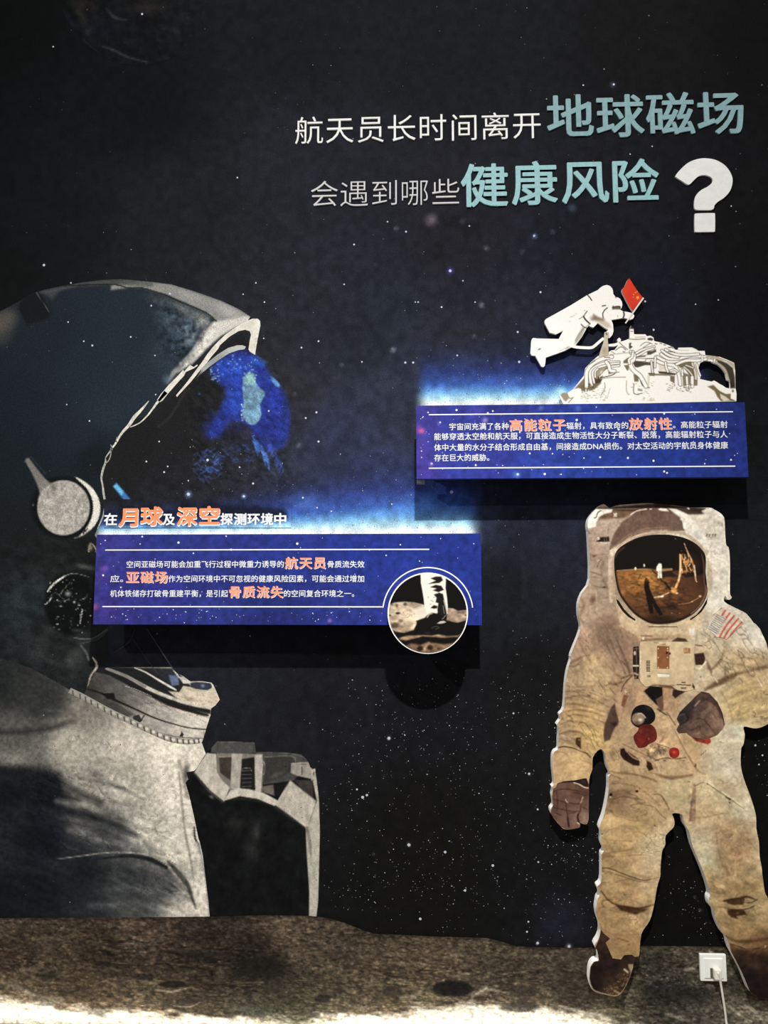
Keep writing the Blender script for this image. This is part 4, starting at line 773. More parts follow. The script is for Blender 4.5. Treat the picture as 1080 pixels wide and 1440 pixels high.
    p.fr(770, 1040, 6.75)
    p.line([(85, 80), (150, 68), (240, 80), (310, 110), (370, 130), (405, 170)], (1.4, 1.8, 1.6, .8, 1.8, 1.2), (58, 38, 26), 1.2, .9); p.line([(60, 125), (140, 118), (200, 160)], 1.4, (140, 108, 78), 1.6, .7); p.line([(70, 250), (160, 240), (220, 210)], 2, (166, 132, 92), 2.4, .6); p.line([(330, 200), (390, 220), (420, 240)], 1.6, (150, 118, 82), 1.8, .6); p.line([(60, 350), (220, 360), (300, 345)], 1.6, (206, 174, 128), 1.6, .5); p.blob(250, 150, 120, 40, (212, 178, 124), .5)
    # dark side of the body under the arm, harness strap
    p.fr(770, 870, 6.75)
    p.poly([(530, 1100), (540, 1010), (600, 850), (640, 800), (680, 980), (640, 1030), (590, 1150), (540, 1170)], (84, 64, 54), 3, .95); p.blob(640, 1000, 50, 40, (48, 36, 32), .8); p.blob(600, 900, 40, 70, (104, 82, 70), .6)
    p.poly([(640, 790), (680, 700), (740, 590), (820, 540), (830, 590), (770, 660), (740, 760), (700, 900), (680, 970), (650, 880)], (184, 152, 118), 3, .8); p.line([(700, 690), (730, 620), (800, 545)], 1.6, (70, 48, 36), 1.4, .8); p.poly([(725, 715), (768, 735), (725, 845), (698, 825)], (124, 84, 56), 1.4, .95); p.line([(735, 690), (765, 715)], 1.6, (230, 206, 170), 1, .8); p.blob(755, 708, 12, 10, (60, 40, 28), .9)
    p.poly([(720, 1150), (800, 900), (860, 700), (920, 690), (880, 800), (800, 1000), (740, 1210), (700, 1215)], (196, 164, 124), 5, .5); p.line([(820, 640), (900, 690)], 2, (170, 136, 104), 2, .6); p.line([(690, 980), (720, 870), (800, 720)], 1.4, (150, 118, 88), 1.6, .7); p.line([(760, 1060), (860, 1000), (880, 1050), (800, 1110)], 1.4, (220, 190, 150), 1.6, .6)
    # belly, pockets, straps
    p.fr(760, 880, 3.375)
    p.poly([(490, 310), (520, 285), (580, 290), (600, 310), (580, 400), (545, 370)], (24, 20, 20), 1.6, .95); p.blob(530, 330, 26, 30, (22, 22, 26), .8); p.poly([(548, 350), (580, 330), (590, 400), (565, 410)], (120, 92, 72), 1.6, .9); p.poly([(578, 290), (612, 290), (632, 400), (600, 410), (585, 400)], (182, 146, 108), 1.6, .95); p.poly([(630, 300), (690, 312), (660, 330), (640, 345), (625, 330)], (44, 32, 28), 1.8, .9); p.poly([(560, 275), (640, 280), (635, 300), (565, 292)], (110, 84, 62), 1.6, .9); p.line([(640, 350), (700, 340), (735, 330)], 2.4, (204, 168, 128), 2, .7)
    p.poly([(640, 345), (660, 335), (650, 420), (640, 460), (620, 410)], (190, 156, 116), 2, .7); p.line([(600, 410), (640, 470)], 1.2, (88, 62, 44), 1, .8); p.line([(555, 395), (600, 425)], 2, (56, 42, 36), 1.4, .8); p.poly([(545, 420), (600, 425), (640, 520), (680, 600), (740, 690), (700, 700), (620, 560), (560, 470)], (202, 172, 130), 3, .7); p.line([(645, 500), (700, 600), (760, 680), (800, 740)], (2, 3, 3, 3), (214, 182, 136), 1.6, .7); p.line([(640, 500), (690, 600), (745, 690)], 1.2, (132, 100, 70), 1.2, .7)
    p.poly([(545, 640), (580, 625), (700, 645), (735, 680), (720, 715), (640, 712), (560, 700)], (200, 170, 128), 2.5, .9); p.line([(545, 640), (590, 628), (640, 632), (690, 625)], 1.3, (84, 58, 40), 1, .85); p.line([(550, 705), (620, 722), (720, 708)], (3, 5, 3), (128, 96, 68), 2.6, .8); p.blob(590, 640, 10, 6, (70, 48, 34), .9, 20); p.blob(680, 640, 10, 5, (80, 56, 40), .8); p.blob(737, 660, 8, 12, (84, 58, 40), .8); p.blob(705, 740, 12, 5, (84, 58, 40), .8)
    p.poly([(380, 585), (395, 580), (420, 600), (470, 635), (470, 665), (440, 662), (395, 635), (378, 610)], (46, 30, 24), 1.6, .97); p.line([(405, 590), (440, 625), (480, 640)], 2, (196, 162, 122), 1.4, .8); p.poly([(503, 640), (525, 650), (537, 680), (515, 690), (503, 670)], (52, 36, 28), 1.6, .95); p.poly([(478, 625), (500, 630), (505, 660), (485, 665)], (214, 180, 138), 1.4, .85); p.line([(390, 560), (470, 600), (560, 640)], 1.2, (110, 80, 58), 1.2, .7)
    p.blob(545, 575, 40, 30, (150, 118, 90), .6); p.tex(.5, 5, 5, 0, 3, 121, [(500, 540), (600, 540), (600, 620), (500, 620)], 10); p.line([(550, 560), (600, 575), (620, 590)], 1, (90, 62, 46), .9, .8)
    p.line([(370, 690), (450, 705), (540, 730)], 1.6, (128, 98, 70), 1.8, .7); p.line([(330, 600), (350, 640), (375, 640), (380, 690)], 2, (150, 118, 86), 2, .6); p.poly([(318, 650), (380, 630), (378, 695), (330, 700)], (208, 174, 126), 2, .8); p.blob(345, 600, 22, 30, (128, 96, 68), .7)
    # left arm of the figure
    p.fr(920, 870, 6.75)
    p.poly([(500, 660), (600, 590), (700, 545), (800, 510), (760, 570), (660, 620), (560, 660), (470, 690)], (104, 80, 58), 5, .85); p.line([(480, 670), (600, 600), (740, 530), (860, 510), (1000, 470), (1100, 460)], (2, 4, 5, 3, 4, 3), (110, 86, 62), 4, .8); p.line([(700, 420), (830, 440), (960, 470), (1080, 440)], 2, (132, 106, 76), 3, .6); p.line([(840, 540), (900, 610), (940, 680), (960, 720)], (1, 2, 2, 1), (206, 178, 130), 1.6, .7); p.line([(960, 540), (1000, 600), (1020, 640)], 1.4, (232, 212, 172), 1.2, .8); p.line([(1010, 560), (1040, 610)], 1.4, (232, 212, 172), 1.2, .7); p.line([(1040, 540), (1090, 600)], 1.4, (228, 206, 164), 1.2, .6)
    p.line([(660, 300), (640, 380), (600, 430), (545, 480)], (2, 3, 4, 3), (122, 96, 70), 3.4, .75); p.line([(500, 400), (520, 460), (555, 540)], (2, 5, 2), (98, 74, 54), 3, .75); p.line([(690, 180), (670, 300), (690, 420)], 3, (160, 134, 100), 5, .5); p.blob(620, 500, 50, 60, (196, 168, 140), .5); p.line([(555, 520), (580, 570), (600, 600)], 2, (228, 208, 176), 1.6, .8); p.blob(800, 380, 110, 60, (184, 158, 118), .5)
    p.line([(900, 200), (940, 260), (1000, 300), (1070, 340)], (2, 2, 2), (166, 146, 112), 2.5, .6); p.blob(960, 240, 60, 40, (220, 210, 186), .5, 40); p.line([(800, 160), (880, 160), (930, 250)], 1.6, (170, 150, 116), 2, .5); p.line([(950, 320), (1040, 360)], 1.4, (160, 136, 104), 2, .6)
    p.blob(860, 700, 170, 130, (192, 164, 112), .4); p.line([(640, 700), (720, 860), (745, 980)], (1.5, 2, 2), (150, 120, 82), 2.4, .6); p.blob(800, 960, 200, 60, (176, 150, 104), .4)
    p.tex(.14, 26, 6, -20, 4, 131, [(560, 560), (1180, 420), (1180, 1030), (700, 1030)], 40); p.tex(.14, 14, 8, 50, 4, 132, [(450, 60), (900, 120), (1100, 440), (560, 540)], 40)
    p.poly([(375, 265), (460, 262), (548, 266), (545, 298), (380, 330)], (206, 180, 140), 1.6, .8); p.poly([(380, 335), (470, 322), (485, 380), (470, 440), (390, 440)], (54, 38, 30), 1.8, .95); p.line([(400, 470), (440, 470), (490, 410)], 2.4, (226, 212, 182), 1.2, .9); p.blob(430, 450, 34, 16, (214, 198, 166), .8); p.line([(390, 250), (455, 258)], 1.8, (92, 68, 50), 1.2, .8); p.blob(440, 553, 14, 12, (90, 66, 48), .9); p.poly([(420, 590), (480, 590), (470, 660), (430, 650)], (202, 164, 128), 2, .6)
    p.line([(620, 1170), (660, 1180)], 1, (110, 86, 60), 1, .7); p.poly([(360, 1130), (390, 1120), (460, 1145), (530, 1130), (540, 1170), (510, 1195), (460, 1180), (400, 1165)], (134, 52, 42), 1.6, .95); p.blob(510, 1160, 32, 34, (160, 60, 48), .9, 0, .5); p.blob(400, 1150, 30, 18, (100, 40, 34), .8)
    p.line([(320, 740), (420, 750), (380, 700)], 1.6, (206, 150, 112), 1.6, .6)
    # hips and thighs
    p.fr(920, 1040, 6.75)
    p.poly([(375, 420), (395, 430), (392, 770), (328, 778), (345, 600)], (148, 116, 90), 2, .85); p.tex(.25, 4, 4, 0, 3, 141, [(330, 430), (395, 430), (390, 775), (330, 775)], 6); p.line([(395, 440), (440, 415), (485, 405)], 1.4, (112, 84, 58), 1.2, .7)
    p.poly([(450, 200), (490, 290), (535, 400), (535, 420), (480, 405), (495, 330)], (216, 196, 156), 2.5, .8); p.line([(480, 400), (560, 440), (680, 520), (760, 570), (840, 640), (880, 660)], (3, 3.4, 3, 2.4, 2, 1), (218, 202, 164), 1.6, .85); p.line([(500, 415), (580, 470), (690, 545), (850, 655)], (1.4, 1, 1, .8), (96, 72, 50), 1, .7); p.poly([(672, 535), (728, 560), (722, 580), (680, 555)], (88, 74, 48), 1.2, .9); p.blob(716, 600, 18, 9, (48, 36, 24), .95, 25); p.blob(505, 425, 12, 8, (48, 34, 24), .9)
    p.line([(395, 742), (500, 735), (620, 705), (700, 700)], (2.4, 2.6, 2, 1), (158, 126, 90), 2, .75); p.line([(330, 160), (400, 280), (480, 330)], 2, (150, 118, 82), 2.5, .6); p.blob(390, 255, 16, 14, (76, 54, 38), .9, 30); p.line([(440, 150), (490, 105)], .9, (80, 60, 42), .8, .8); p.blob(732, 190, 7, 18, (100, 78, 54), .9, 10); p.line([(710, 200), (760, 170)], .8, (130, 108, 80), .8, .6)
    p.poly([(590, 830), (620, 760), (800, 760), (900, 900), (960, 1000), (960, 1230), (640, 1230), (590, 1000)], (176, 146, 106), 16, .6); p.line([(590, 820), (600, 1000), (640, 1180)], 1.6, (146, 116, 82), 3, .6); p.blob(820, 850, 40, 40, (206, 184, 148), .5); p.blob(560, 1180, 30, 120, (196, 184, 140), .5); p.line([(830, 900), (900, 960), (960, 1040)], 1.4, (150, 122, 90), 2, .5); p.blob(880, 1150, 60, 50, (200, 176, 138), .4)
    p.line([(0, 520), (60, 525), (110, 600), (140, 660)], 1.8, (110, 80, 54), 1.6, .8); p.line([(20, 660), (70, 720), (110, 750)], 1.4, (120, 90, 62), 1.4, .7); p.poly([(110, 900), (170, 860), (185, 760), (165, 700), (130, 700), (120, 800)], (208, 184, 140), 4, .6)
    p.tex(.14, 20, 10, 60, 4, 142, [(380, 430), (1000, 430), (1080, 1215), (380, 1215)], 40)
    p.fr(770, 1040, 6.75)
    p.line([(580, 300), (700, 320), (860, 340), (1040, 400)], (2, 3, 2, 2), (128, 98, 68), 2.4, .7); p.line([(600, 330), (690, 370)], 1.2, (120, 90, 62), 1.2, .7); p.line([(600, 420), (740, 420), (900, 480), (1000, 560), (1080, 640)], (2, 2.4, 2, 1.4, 1), (140, 108, 76), 2.4, .7); p.poly([(570, 480), (700, 470), (820, 500), (740, 560), (640, 600), (590, 640), (560, 600)], (128, 100, 74), 14, .75); p.blob(610, 590, 40, 40, (104, 80, 58), .6); p.line([(560, 560), (620, 500), (760, 480)], 1.6, (112, 84, 60), 2, .6)
    p.blob(848, 490, 20, 18, (82, 26, 18), 1, 0, .5); p.blob(600, 525, 22, 24, (24, 16, 12), .95, 0, .3); p.blob(598, 545, 14, 12, (240, 234, 220), .95); p.blob(515, 897, 16, 12, (50, 30, 20), .95); p.blob(515, 912, 12, 8, (232, 222, 204), .9); p.blob(1020, 820, 12, 18, (70, 50, 32), .9, -30); p.blob(1018, 832, 12, 10, (236, 214, 176), .9)
    p.line([(560, 880), (600, 850), (650, 845)], 1.3, (140, 108, 74), 1.6, .7); p.line([(520, 930), (560, 950), (660, 960), (800, 965)], 1.4, (136, 104, 70), 2, .6); p.line([(520, 1100), (600, 1070), (700, 1060), (800, 1040)], (3, 2.4, 1.6, 1), (128, 98, 66), 2.6, .65); p.line([(510, 1140), (560, 1110), (640, 1110)], 2, (118, 90, 62), 2.6, .6); p.line([(690, 1110), (850, 1095), (960, 1100)], 1.4, (140, 108, 74), 2, .5); p.line([(1000, 960), (1050, 930), (1080, 880)], 1.2, (206, 180, 132), 1.6, .5)
    p.tex(.13, 26, 10, 10, 4, 143, [(500, 640), (1090, 640), (1090, 1220), (480, 1220)], 40); p.blob(1060, 1080, 30, 100, (206, 186, 146), .5, 10)
    # shins
    p.fr(810, 1210, 6.75)
    p.line([(225, 70), (330, 80), (430, 120), (540, 160), (650, 190), (790, 160)], (1.4, 2, 1.6, 1.4, 1.6, 1.2), (88, 62, 40), 1.3, .8); p.line([(230, 95), (320, 110), (420, 145), (600, 200), (740, 205)], (1, 1.6, 1, 1.2, .8), (124, 94, 62), 1.4, .7); p.line([(240, 290), (300, 370), (380, 420), (480, 440), (600, 455), (740, 420)], (1.4, 2, 3, 3, 3, 1.4), (86, 58, 36), 2, .85); p.poly([(380, 420), (520, 445), (680, 460), (640, 490), (560, 515), (480, 490), (420, 475)], (66, 44, 28), 4, .85)
    p.tex(.14, 16, 9, 10, 4, 151, [(180, 0), (800, 0), (760, 400), (640, 700), (220, 640)], 30); p.poly([(720, 60), (800, 0), (790, 150), (760, 320), (730, 430), (700, 300)], (206, 178, 134), 6, .55); p.line([(720, 440), (700, 540), (640, 680)], 3, (210, 182, 136), 3, .6); p.blob(230, 220, 30, 80, (140, 110, 78), .5)
    p.line([(215, 600), (260, 660), (340, 700), (460, 710), (600, 700)], 1.6, (140, 108, 74), 2, .6); p.line([(400, 740), (500, 770)], 2.4, (118, 84, 54), 2, .7); p.blob(500, 800, 16, 16, (104, 76, 50), .7)
    p.fr(920, 1210, 6.75)
    p.line([(660, 385), (720, 375), (820, 360), (880, 345), (960, 370)], (2, 4, 4, 3, 1), (56, 38, 26), 2.4, .9); p.poly([(680, 380), (860, 365), (850, 420), (760, 425), (700, 410)], (70, 48, 32), 3, .9); p.poly([(690, 480), (740, 460), (850, 470), (880, 515), (780, 530), (800, 555), (730, 540), (700, 510)], (58, 38, 26), 3, .9); p.line([(820, 365), (830, 415)], 1.4, (48, 32, 22), 1, .9); p.line([(700, 465), (860, 465), (950, 430)], 1.5, (60, 42, 28), 1.4, .8); p.line([(600, 440), (720, 450), (900, 430)], 1.4, (120, 92, 60), 1.6, .6); p.line([(850, 400), (920, 400), (980, 370)], 1.4, (72, 50, 34), 1.3, .8); p.blob(790, 500, 34, 16, (120, 94, 70), .7)
    p.blob(940, 260, 60, 70, (132, 104, 72), .6, 40); p.blob(760, 120, 130, 110, (176, 146, 104), .4); p.poly([(640, 40), (680, 30), (720, 120), (700, 160)], (140, 106, 76), 5, .6); p.line([(500, 260), (560, 300), (680, 320)], 1.4, (140, 112, 78), 1.6, .6)
    p.tex(.18, 12, 8, 20, 4, 152, [(420, 0), (1100, 0), (1180, 700), (620, 700)], 30); p.poly([(440, 60), (530, 40), (560, 240), (520, 260)], (196, 176, 124), 8, .6); p.blob(1010, 420, 40, 90, (186, 158, 116), .5)
    p.line([(680, 720), (760, 760), (860, 770), (980, 760), (1080, 740)], (1, 3, 5, 4, 4), (82, 56, 38), 4, .8)
    # fine wrinkles and dust
    p.fr()
    arm = [(810, 900), (850, 870), (890, 900), (885, 960), (855, 1040), (830, 1070), (778, 1060), (784, 1000), (798, 930)]
    legl = [(850, 1090), (935, 1110), (946, 1150), (930, 1220), (920, 1270), (905, 1310), (842, 1300), (838, 1240), (842, 1170)]
    legr = [(960, 1110), (1045, 1090), (1065, 1180), (1078, 1290), (1010, 1310), (985, 1230), (965, 1170)]
    p.crease(.34, 60, 13, 14, 1, [(785, 970), (860, 970), (850, 1050), (775, 1080)], 12, .07, .10); p.crease(.30, 46, 11, 62, 2, [(805, 900), (850, 865), (890, 905), (885, 960), (830, 990)], 12, .07, .08); p.crease(.26, 40, 14, 50, 3, arm, 10, .06, .06)
    p.crease(.26, 60, 20, 8, 4, legl, 12, .05, .08); p.crease(.22, 26, 12, 35, 5, legl, 12, .05, .06); p.crease(.26, 60, 22, 20, 6, legr, 12, .05, .07); p.crease(.2, 30, 14, -30, 7, legr, 12, .05, .05)
    p.crease(.30, 50, 14, -24, 8, [(1000, 960), (1090, 930), (1095, 1010), (1040, 1024), (1010, 990)], 10, .06, .08); p.crease(.28, 40, 14, 55, 9, [(985, 880), (1030, 860), (1080, 920), (1060, 960), (1000, 960)], 10, .06, .07); p.crease(.26, 36, 14, -10, 10, [(1000, 1020), (1045, 1030), (1045, 1100), (1010, 1100)], 10, .06, .06)
    p.crease(.32, 30, 10, 70, 11, [(875, 960), (960, 960), (970, 1080), (900, 1090), (860, 1060)], 10, .07, .08); p.crease(.3, 24, 12, 60, 12, [(824, 740), (860, 740), (862, 870), (812, 860)], 8, .06, .08); p.crease(.16, 24, 12, 20, 13, [(990, 730), (1024, 730), (1024, 850), (995, 860)], 8, .06, .04)
    p.tex(.05, 26, 20, 20, 4, 161); p.tex(.06, 9, 7, 0, 3, 162); p.tex(.08, 3, 3, 0, 2, 160)
    n_ = fbm(p.P, 40, 30, 30, 4, 163); p.C[:, 2] *= 1 - .05 * np.clip(n_, 0, 1); p.C[:, 1] *= 1 - .04 * np.clip(n_, 0, 1)
    g_ = p.C.mean(1, keepdims=True); p.C[:] = g_ + (p.C - g_) * .90; p.C[:] = 150 + (p.C - 150) * 1.08
sheet('spacesuit', [silf], SD, 1.35, suit, M_FACE, stand, 1.6)

# gold visor with its reflection
vis = smooth_loop(C1([(568, 560), (600, 490), (680, 430), (800, 375), (940, 350), (1080, 350)]) + C2([(150, 352), (270, 375), (380, 425), (460, 500), (490, 570), (488, 700), (498, 800), (505, 890), (480, 970), (430, 1040), (350, 1110), (240, 1165), (120, 1190), (0, 1192)]) + C1([(860, 1165), (760, 1100), (680, 1010), (610, 900), (580, 780), (566, 660)]), 3)
def goldv(p):
    p.idw([(900, 745, (14, 10, 8)), (930, 780, (16, 11, 8)), (880, 780, (20, 13, 9)), (975, 770, (44, 28, 20)), (880, 808, (140, 92, 48)), (910, 812, (168, 116, 60)), (900, 830, (128, 84, 44)), (880, 840, (118, 76, 42)), (930, 820, (126, 84, 44)), (960, 815, (82, 52, 30)), (985, 810, (58, 36, 24)), (985, 780, (40, 26, 18)), (950, 840, (84, 54, 32)), (970, 850, (78, 48, 30)), (900, 855, (84, 54, 32)), (930, 870, (52, 33, 22)), (890, 862, (92, 60, 36))], 3.5)
    p.fr(780, 700, 6.75)
    p.poly([(560, 300), (1150, 300), (1150, 668), (1000, 672), (860, 678), (740, 685), (600, 700), (560, 700)], (15, 10, 8), 1.6, 1); p.line([(590, 694), (740, 682), (900, 674), (1110, 672)], 1.4, (206, 160, 110), 1, .85)
    p.fr(920, 700, 6.75)
    p.poly([(-100, 300), (200, 300), (420, 430), (480, 560), (480, 720), (300, 760), (220, 690), (160, 700), (-100, 668)], (18, 12, 9), 3, .9); p.blob(340, 640, 150, 150, (66, 40, 26), .7, 20)
    p.poly([(70, 700), (165, 698), (200, 730), (240, 752), (120, 752), (70, 760)], (30, 19, 13), 2, .9); p.line([(75, 684), (165, 680)], 3.2, (170, 130, 92), 1.2, .9)
    p.poly([(110, 760), (260, 752), (420, 790), (470, 900), (400, 1050), (200, 1150), (60, 1120), (180, 900)], (86, 54, 34), 12, .6); p.blob(170, 1030, 120, 50, (40, 25, 17), .8); p.blob(300, 900, 110, 60, (98, 62, 40), .5); p.blob(60, 1150, 220, 50, (34, 22, 15), .8); p.blob(250, 1090, 120, 40, (66, 42, 28), .5)
    # lander
    amber = (236, 176, 104); wh = (250, 234, 204)
    p.blob(300, 620, 66, 120, (92, 56, 32), .8, 20)
    p.line([(245, 540), (250, 640), (238, 760), (205, 850)], (2.4, 3.2, 3, 3), amber, 1.1, .95); p.line([(250, 540), (247, 680), (232, 790)], 1.2, wh, .8, .9)
    p.line([(285, 430), (310, 500), (350, 580), (380, 680), (395, 780), (405, 800)], (1, 1.2, 1.6, 1.6, 2, 1), (226, 176, 120), .9, .9); p.line([(380, 640), (392, 740)], 1.4, wh, .8, .9); p.blob(285, 440, 6, 8, (240, 220, 190), .9)
    r_ = np.random.RandomState(12)
    for i in range(46):
        x, y = r_.uniform(250, 370), r_.uniform(530, 690)
        if x > 270 + (y - 530) * .6 + 60: continue
        p.line([(x, y), (x + r_.uniform(-20, 20), y + r_.uniform(5, 36))], r_.uniform(.8, 2.2), [(232, 172, 104), (180, 112, 62), (246, 222, 180), (60, 34, 20)][i % 4], 1, .85)
    p.line([(255, 550), (290, 610), (310, 680)], 1.8, (216, 150, 86), 1, .9); p.line([(240, 720), (330, 700)], 1.2, (190, 130, 80), 1, .7); p.line([(250, 750), (260, 710), (320, 690)], 1.4, (214, 150, 90), 1, .8)
    p.blob(190, 880, 46, 40, (224, 158, 78), .95, 0, .3); p.blob(170, 860, 22, 24, (250, 220, 168), .9); p.blob(215, 905, 22, 16, (252, 226, 180), .95); p.line([(140, 900), (60, 935), (0, 945)], 1.4, (232, 186, 130), 1, .8); p.line([(40, 940), (80, 936)], 2.4, (252, 236, 208), 1, .95); p.blob(160, 840, 14, 10, (70, 40, 22), .8)
    p.line([(230, 1010), (330, 998), (420, 950)], 1.2, (196, 140, 92), 1, .8); p.blob(360, 985, 18, 8, (250, 224, 184), .95, -15); p.blob(435, 935, 22, 18, (252, 218, 170), .95); p.blob(166, 1094, 8, 7, (240, 210, 170), .9); p.blob(240, 1096, 10, 6, (200, 160, 120), .8); p.line([(100, 800), (150, 870)], 3, (34, 20, 12), 1.6, .8)
    p.line([(310, 500), (330, 540)], 1, (226, 190, 140), .8, .8); p.blob(200, 388, 7, 7, (240, 230, 214), .9); p.blob(262, 505, 6, 6, (220, 190, 150), .8)
    # figure and its gear, long shadow
    p.fr(780, 700, 6.75)
    p.poly([(978, 640), (990, 622), (1012, 625), (1018, 650), (1015, 690), (1020, 760), (1002, 762), (998, 720), (992, 765), (976, 760), (980, 700), (966, 690), (966, 660)], (252, 244, 224), 1.2, 1); p.blob(767, 672, 14, 20, (250, 236, 206), 1, 0, .4); p.blob(850, 642, 11, 20, (246, 238, 220), .95, 0, .4); p.line([(815, 725), (795, 775)], 1.4, (60, 36, 18), 1, .9); p.line([(930, 690), (975, 735)], 2, (50, 30, 16), 1.2, .8); p.line([(1000, 770), (1060, 830), (1090, 860)], 1.6, (44, 26, 14), 1.2, .8); p.blob(1060, 860, 30, 24, (30, 18, 10), .8)
    p.poly([(850, 790), (858, 765), (872, 757), (890, 780), (904, 805), (895, 810), (905, 870), (930, 930), (970, 1010), (1030, 1110), (1000, 1120), (960, 1070), (930, 1010), (940, 1100), (900, 1100), (885, 1020), (868, 940), (850, 860)], (20, 12, 8), 1.6, .97)
    p.blob(800, 920, 90, 60, (88, 54, 30), .6); p.blob(700, 830, 60, 90, (176, 118, 64), .5); p.blob(640, 900, 40, 80, (196, 140, 90), .6, 20); p.blob(860, 760, 160, 60, (190, 134, 70), .35); p.blob(980, 830, 90, 70, (150, 100, 54), .5)
    p.tex(.4, 5, 2.4, 10, 4, 171, [(600, 720), (1100, 700), (1300, 900), (1200, 1100), (800, 1100)], 20)
    # rim of the visor
    p.fr()
    q = vis
    d, _ = seg_dist(p.P, q, True); p.C[:] += (np.array((26, 17, 13)) - p.C) * (np.clip((3.4 - d) / 2, 0, 1) * .92)[:, None]
    p.fr(780, 700, 6.75)
    p.line([(590, 930), (640, 1010), (720, 1090), (800, 1150)], (2, 2.6, 2.6, 1.6), (232, 200, 160), 1.1, .9); p.line([(580, 560), (600, 520), (660, 470)], 2, (92, 66, 50), 2, .7)
    p.fr(920, 700, 6.75); p.line([(440, 500), (470, 620), (475, 800), (485, 900), (440, 1010)], (1, 2, 1.6, 2, 2), (110, 76, 58), 1.6, .8); p.line([(492, 830), (490, 920), (430, 1030), (350, 1100)], (1, 1.6, 2, 1.6), (150, 112, 90), 1.2, .8); p.poly([(330, 380), (420, 430), (470, 520), (440, 540), (390, 480)], (30, 20, 15), 3, .8)
sheet('visor', [vis], SD + .003, 1.2, goldv, mat('gold_visor_print', attr=True, rough=.4, grain=.05, gscale=260, spec=.2), stand)['label'] = 'gold mirrored visor'
# dark gaskets beside the visor
def flat(c, amp=.1, sc=5, sd=1): return lambda p: (p.base(c), p.tex(amp, sc, sc, 0, 3, sd))
sheet('visor_gasket', [C1([(585, 960), (610, 980), (660, 1060), (720, 1120), (768, 1155), (762, 1166), (700, 1130), (640, 1070), (595, 1000)])], SD + .001, 1.5, flat((28, 18, 15)), M_FACE, stand)
sheet('visor_gasket', [C2([(338, 1150), (400, 1110), (450, 1050), (500, 960), (508, 920), (500, 1000), (450, 1080), (390, 1130), (345, 1160)])], SD + .001, 1.5, flat((28, 18, 15)), M_FACE, stand)

# flag patch on the shoulder
def flag(p):
    p.fr(920, 700, 6.75); p.base((214, 196, 176))
    for k in range(7):
        a = np.array([620, 1040]) + k * np.array([41, 26]); b = np.array([510, 1300]) + k * np.array([30, 22])
        if k < 1: b = np.array([560, 1110])
        p.line([tuple(a + (14, 4)), tuple((a + b) / 2 + (-2, -6)), tuple(b)], 2.7, (184, 96, 76), 1.2, .95)
    p.poly([(590, 1095), (680, 1140), (590, 1320), (500, 1240)], (206, 196, 178), 2, 1)
    r_ = np.random.RandomState(2)
    for i in range(9):
        for j in range(7):
            x, y = 596 - i * 9.5 + j * 12, 1108 + i * 17 + j * 7; p.blob(x, y, 8.5, 5, (50, 46, 48), .9, 40 + r_.uniform(-20, 20), .2)
    p.tex(.12, 4, 4, 0, 3, 5)
sheet('flag_patch', [C2([(640, 1038), (720, 1060), (790, 1130), (850, 1190), (800, 1235), (690, 1345), (640, 1325), (585, 1320), (515, 1245), (520, 1190), (560, 1110), (595, 1080)])], SD + .0012, 1.1, flag, M_FACE, stand)['label'] = 'flag patch with red stripes and dark starred corner'

# chest control unit
cu = FR(760, 880, 3.375, [(470, 80), (490, 74), (540, 76), (720, 78), (728, 100), (728, 270), (735, 300), (690, 312), (650, 305), (620, 285), (540, 280), (500, 290), (480, 270), (466, 250), (470, 160)])
def unit(p):
    p.base((206, 184, 146)); p.fr(760, 880, 3.375); p.idw([(905, 915, (196, 170, 132)), (940, 900, (212, 190, 152)), (960, 940, (206, 182, 142)), (920, 955, (204, 178, 136)), (900, 950, (214, 194, 158))], 2, .7)
    p.line([(470, 80), (468, 160), (470, 260)], 1.2, (90, 66, 50), 1, .8); p.line([(474, 120), (474, 180)], 1.6, (236, 224, 196), 1, .8); p.poly([(553, 95), (612, 97), (612, 205), (553, 203)], (134, 86, 54), 1, 1); p.poly([(560, 92), (590, 84), (600, 92)], (150, 110, 78), 1.4, .8)
    for x, y in [(559, 108), (603, 108), (559, 151), (603, 151), (559, 198), (603, 198)]: p.blob(x, y, 4.5, 4.5, (226, 206, 172), .95, 0, .4)
    p.blob(600, 128, 8, 8, (40, 26, 20), .95, 0, .4); p.blob(614, 132, 7, 9, (54, 36, 28), .95, 0, .3); p.blob(604, 118, 9, 6, (216, 196, 164), .8); p.poly([(555, 227), (613, 230), (611, 243), (558, 242)], (244, 238, 220), 1, 1); p.line([(556, 226), (612, 229)], .8, (130, 100, 70), .8, .7)
    p.poly([(678, 105), (712, 106), (712, 131), (680, 131)], (158, 116, 80), 1.2, .95); p.tex(.2, 2, 2, 0, 2, 7, [(678, 105), (712, 106), (712, 131), (680, 131)], 3)
    for k, y in enumerate((165, 174, 184, 194, 203, 212)): p.poly([(503, y), (520, y), (520, y + 6), (503, y + 6)], (58, 46, 36), .9, .95); p.line([(511, y - 1), (511, y + 7)], .8, (176, 152, 116), .7, .7, 0)
    p.line([(507, 236), (520, 236), (520, 242), (507, 242)], 1.0, (60, 44, 34), .7, .9, 0); p.poly([(500, 158), (524, 158), (524, 222), (500, 222)], (206, 184, 146), .1, 0)
    for x0, x1, y in [(671, 688, 268), (649, 664, 279), (667, 688, 280), (692, 712, 281), (668, 690, 295)]: p.line([(x0, y), ((x0 + x1) / 2, y + 1), (x1, y)], 1.5, (62, 46, 34), .8, .9, 0)
    p.poly([(722, 270), (734, 290), (730, 304), (720, 290)], (52, 36, 26), 1, .9); p.poly([(520, 276), (640, 280), (620, 296), (540, 290)], (150, 118, 84), 2, .7); p.line([(540, 80), (560, 82)], 1, (120, 90, 66), 1, .7)
    p.tex(.08, 6, 6, 0, 3, 9)
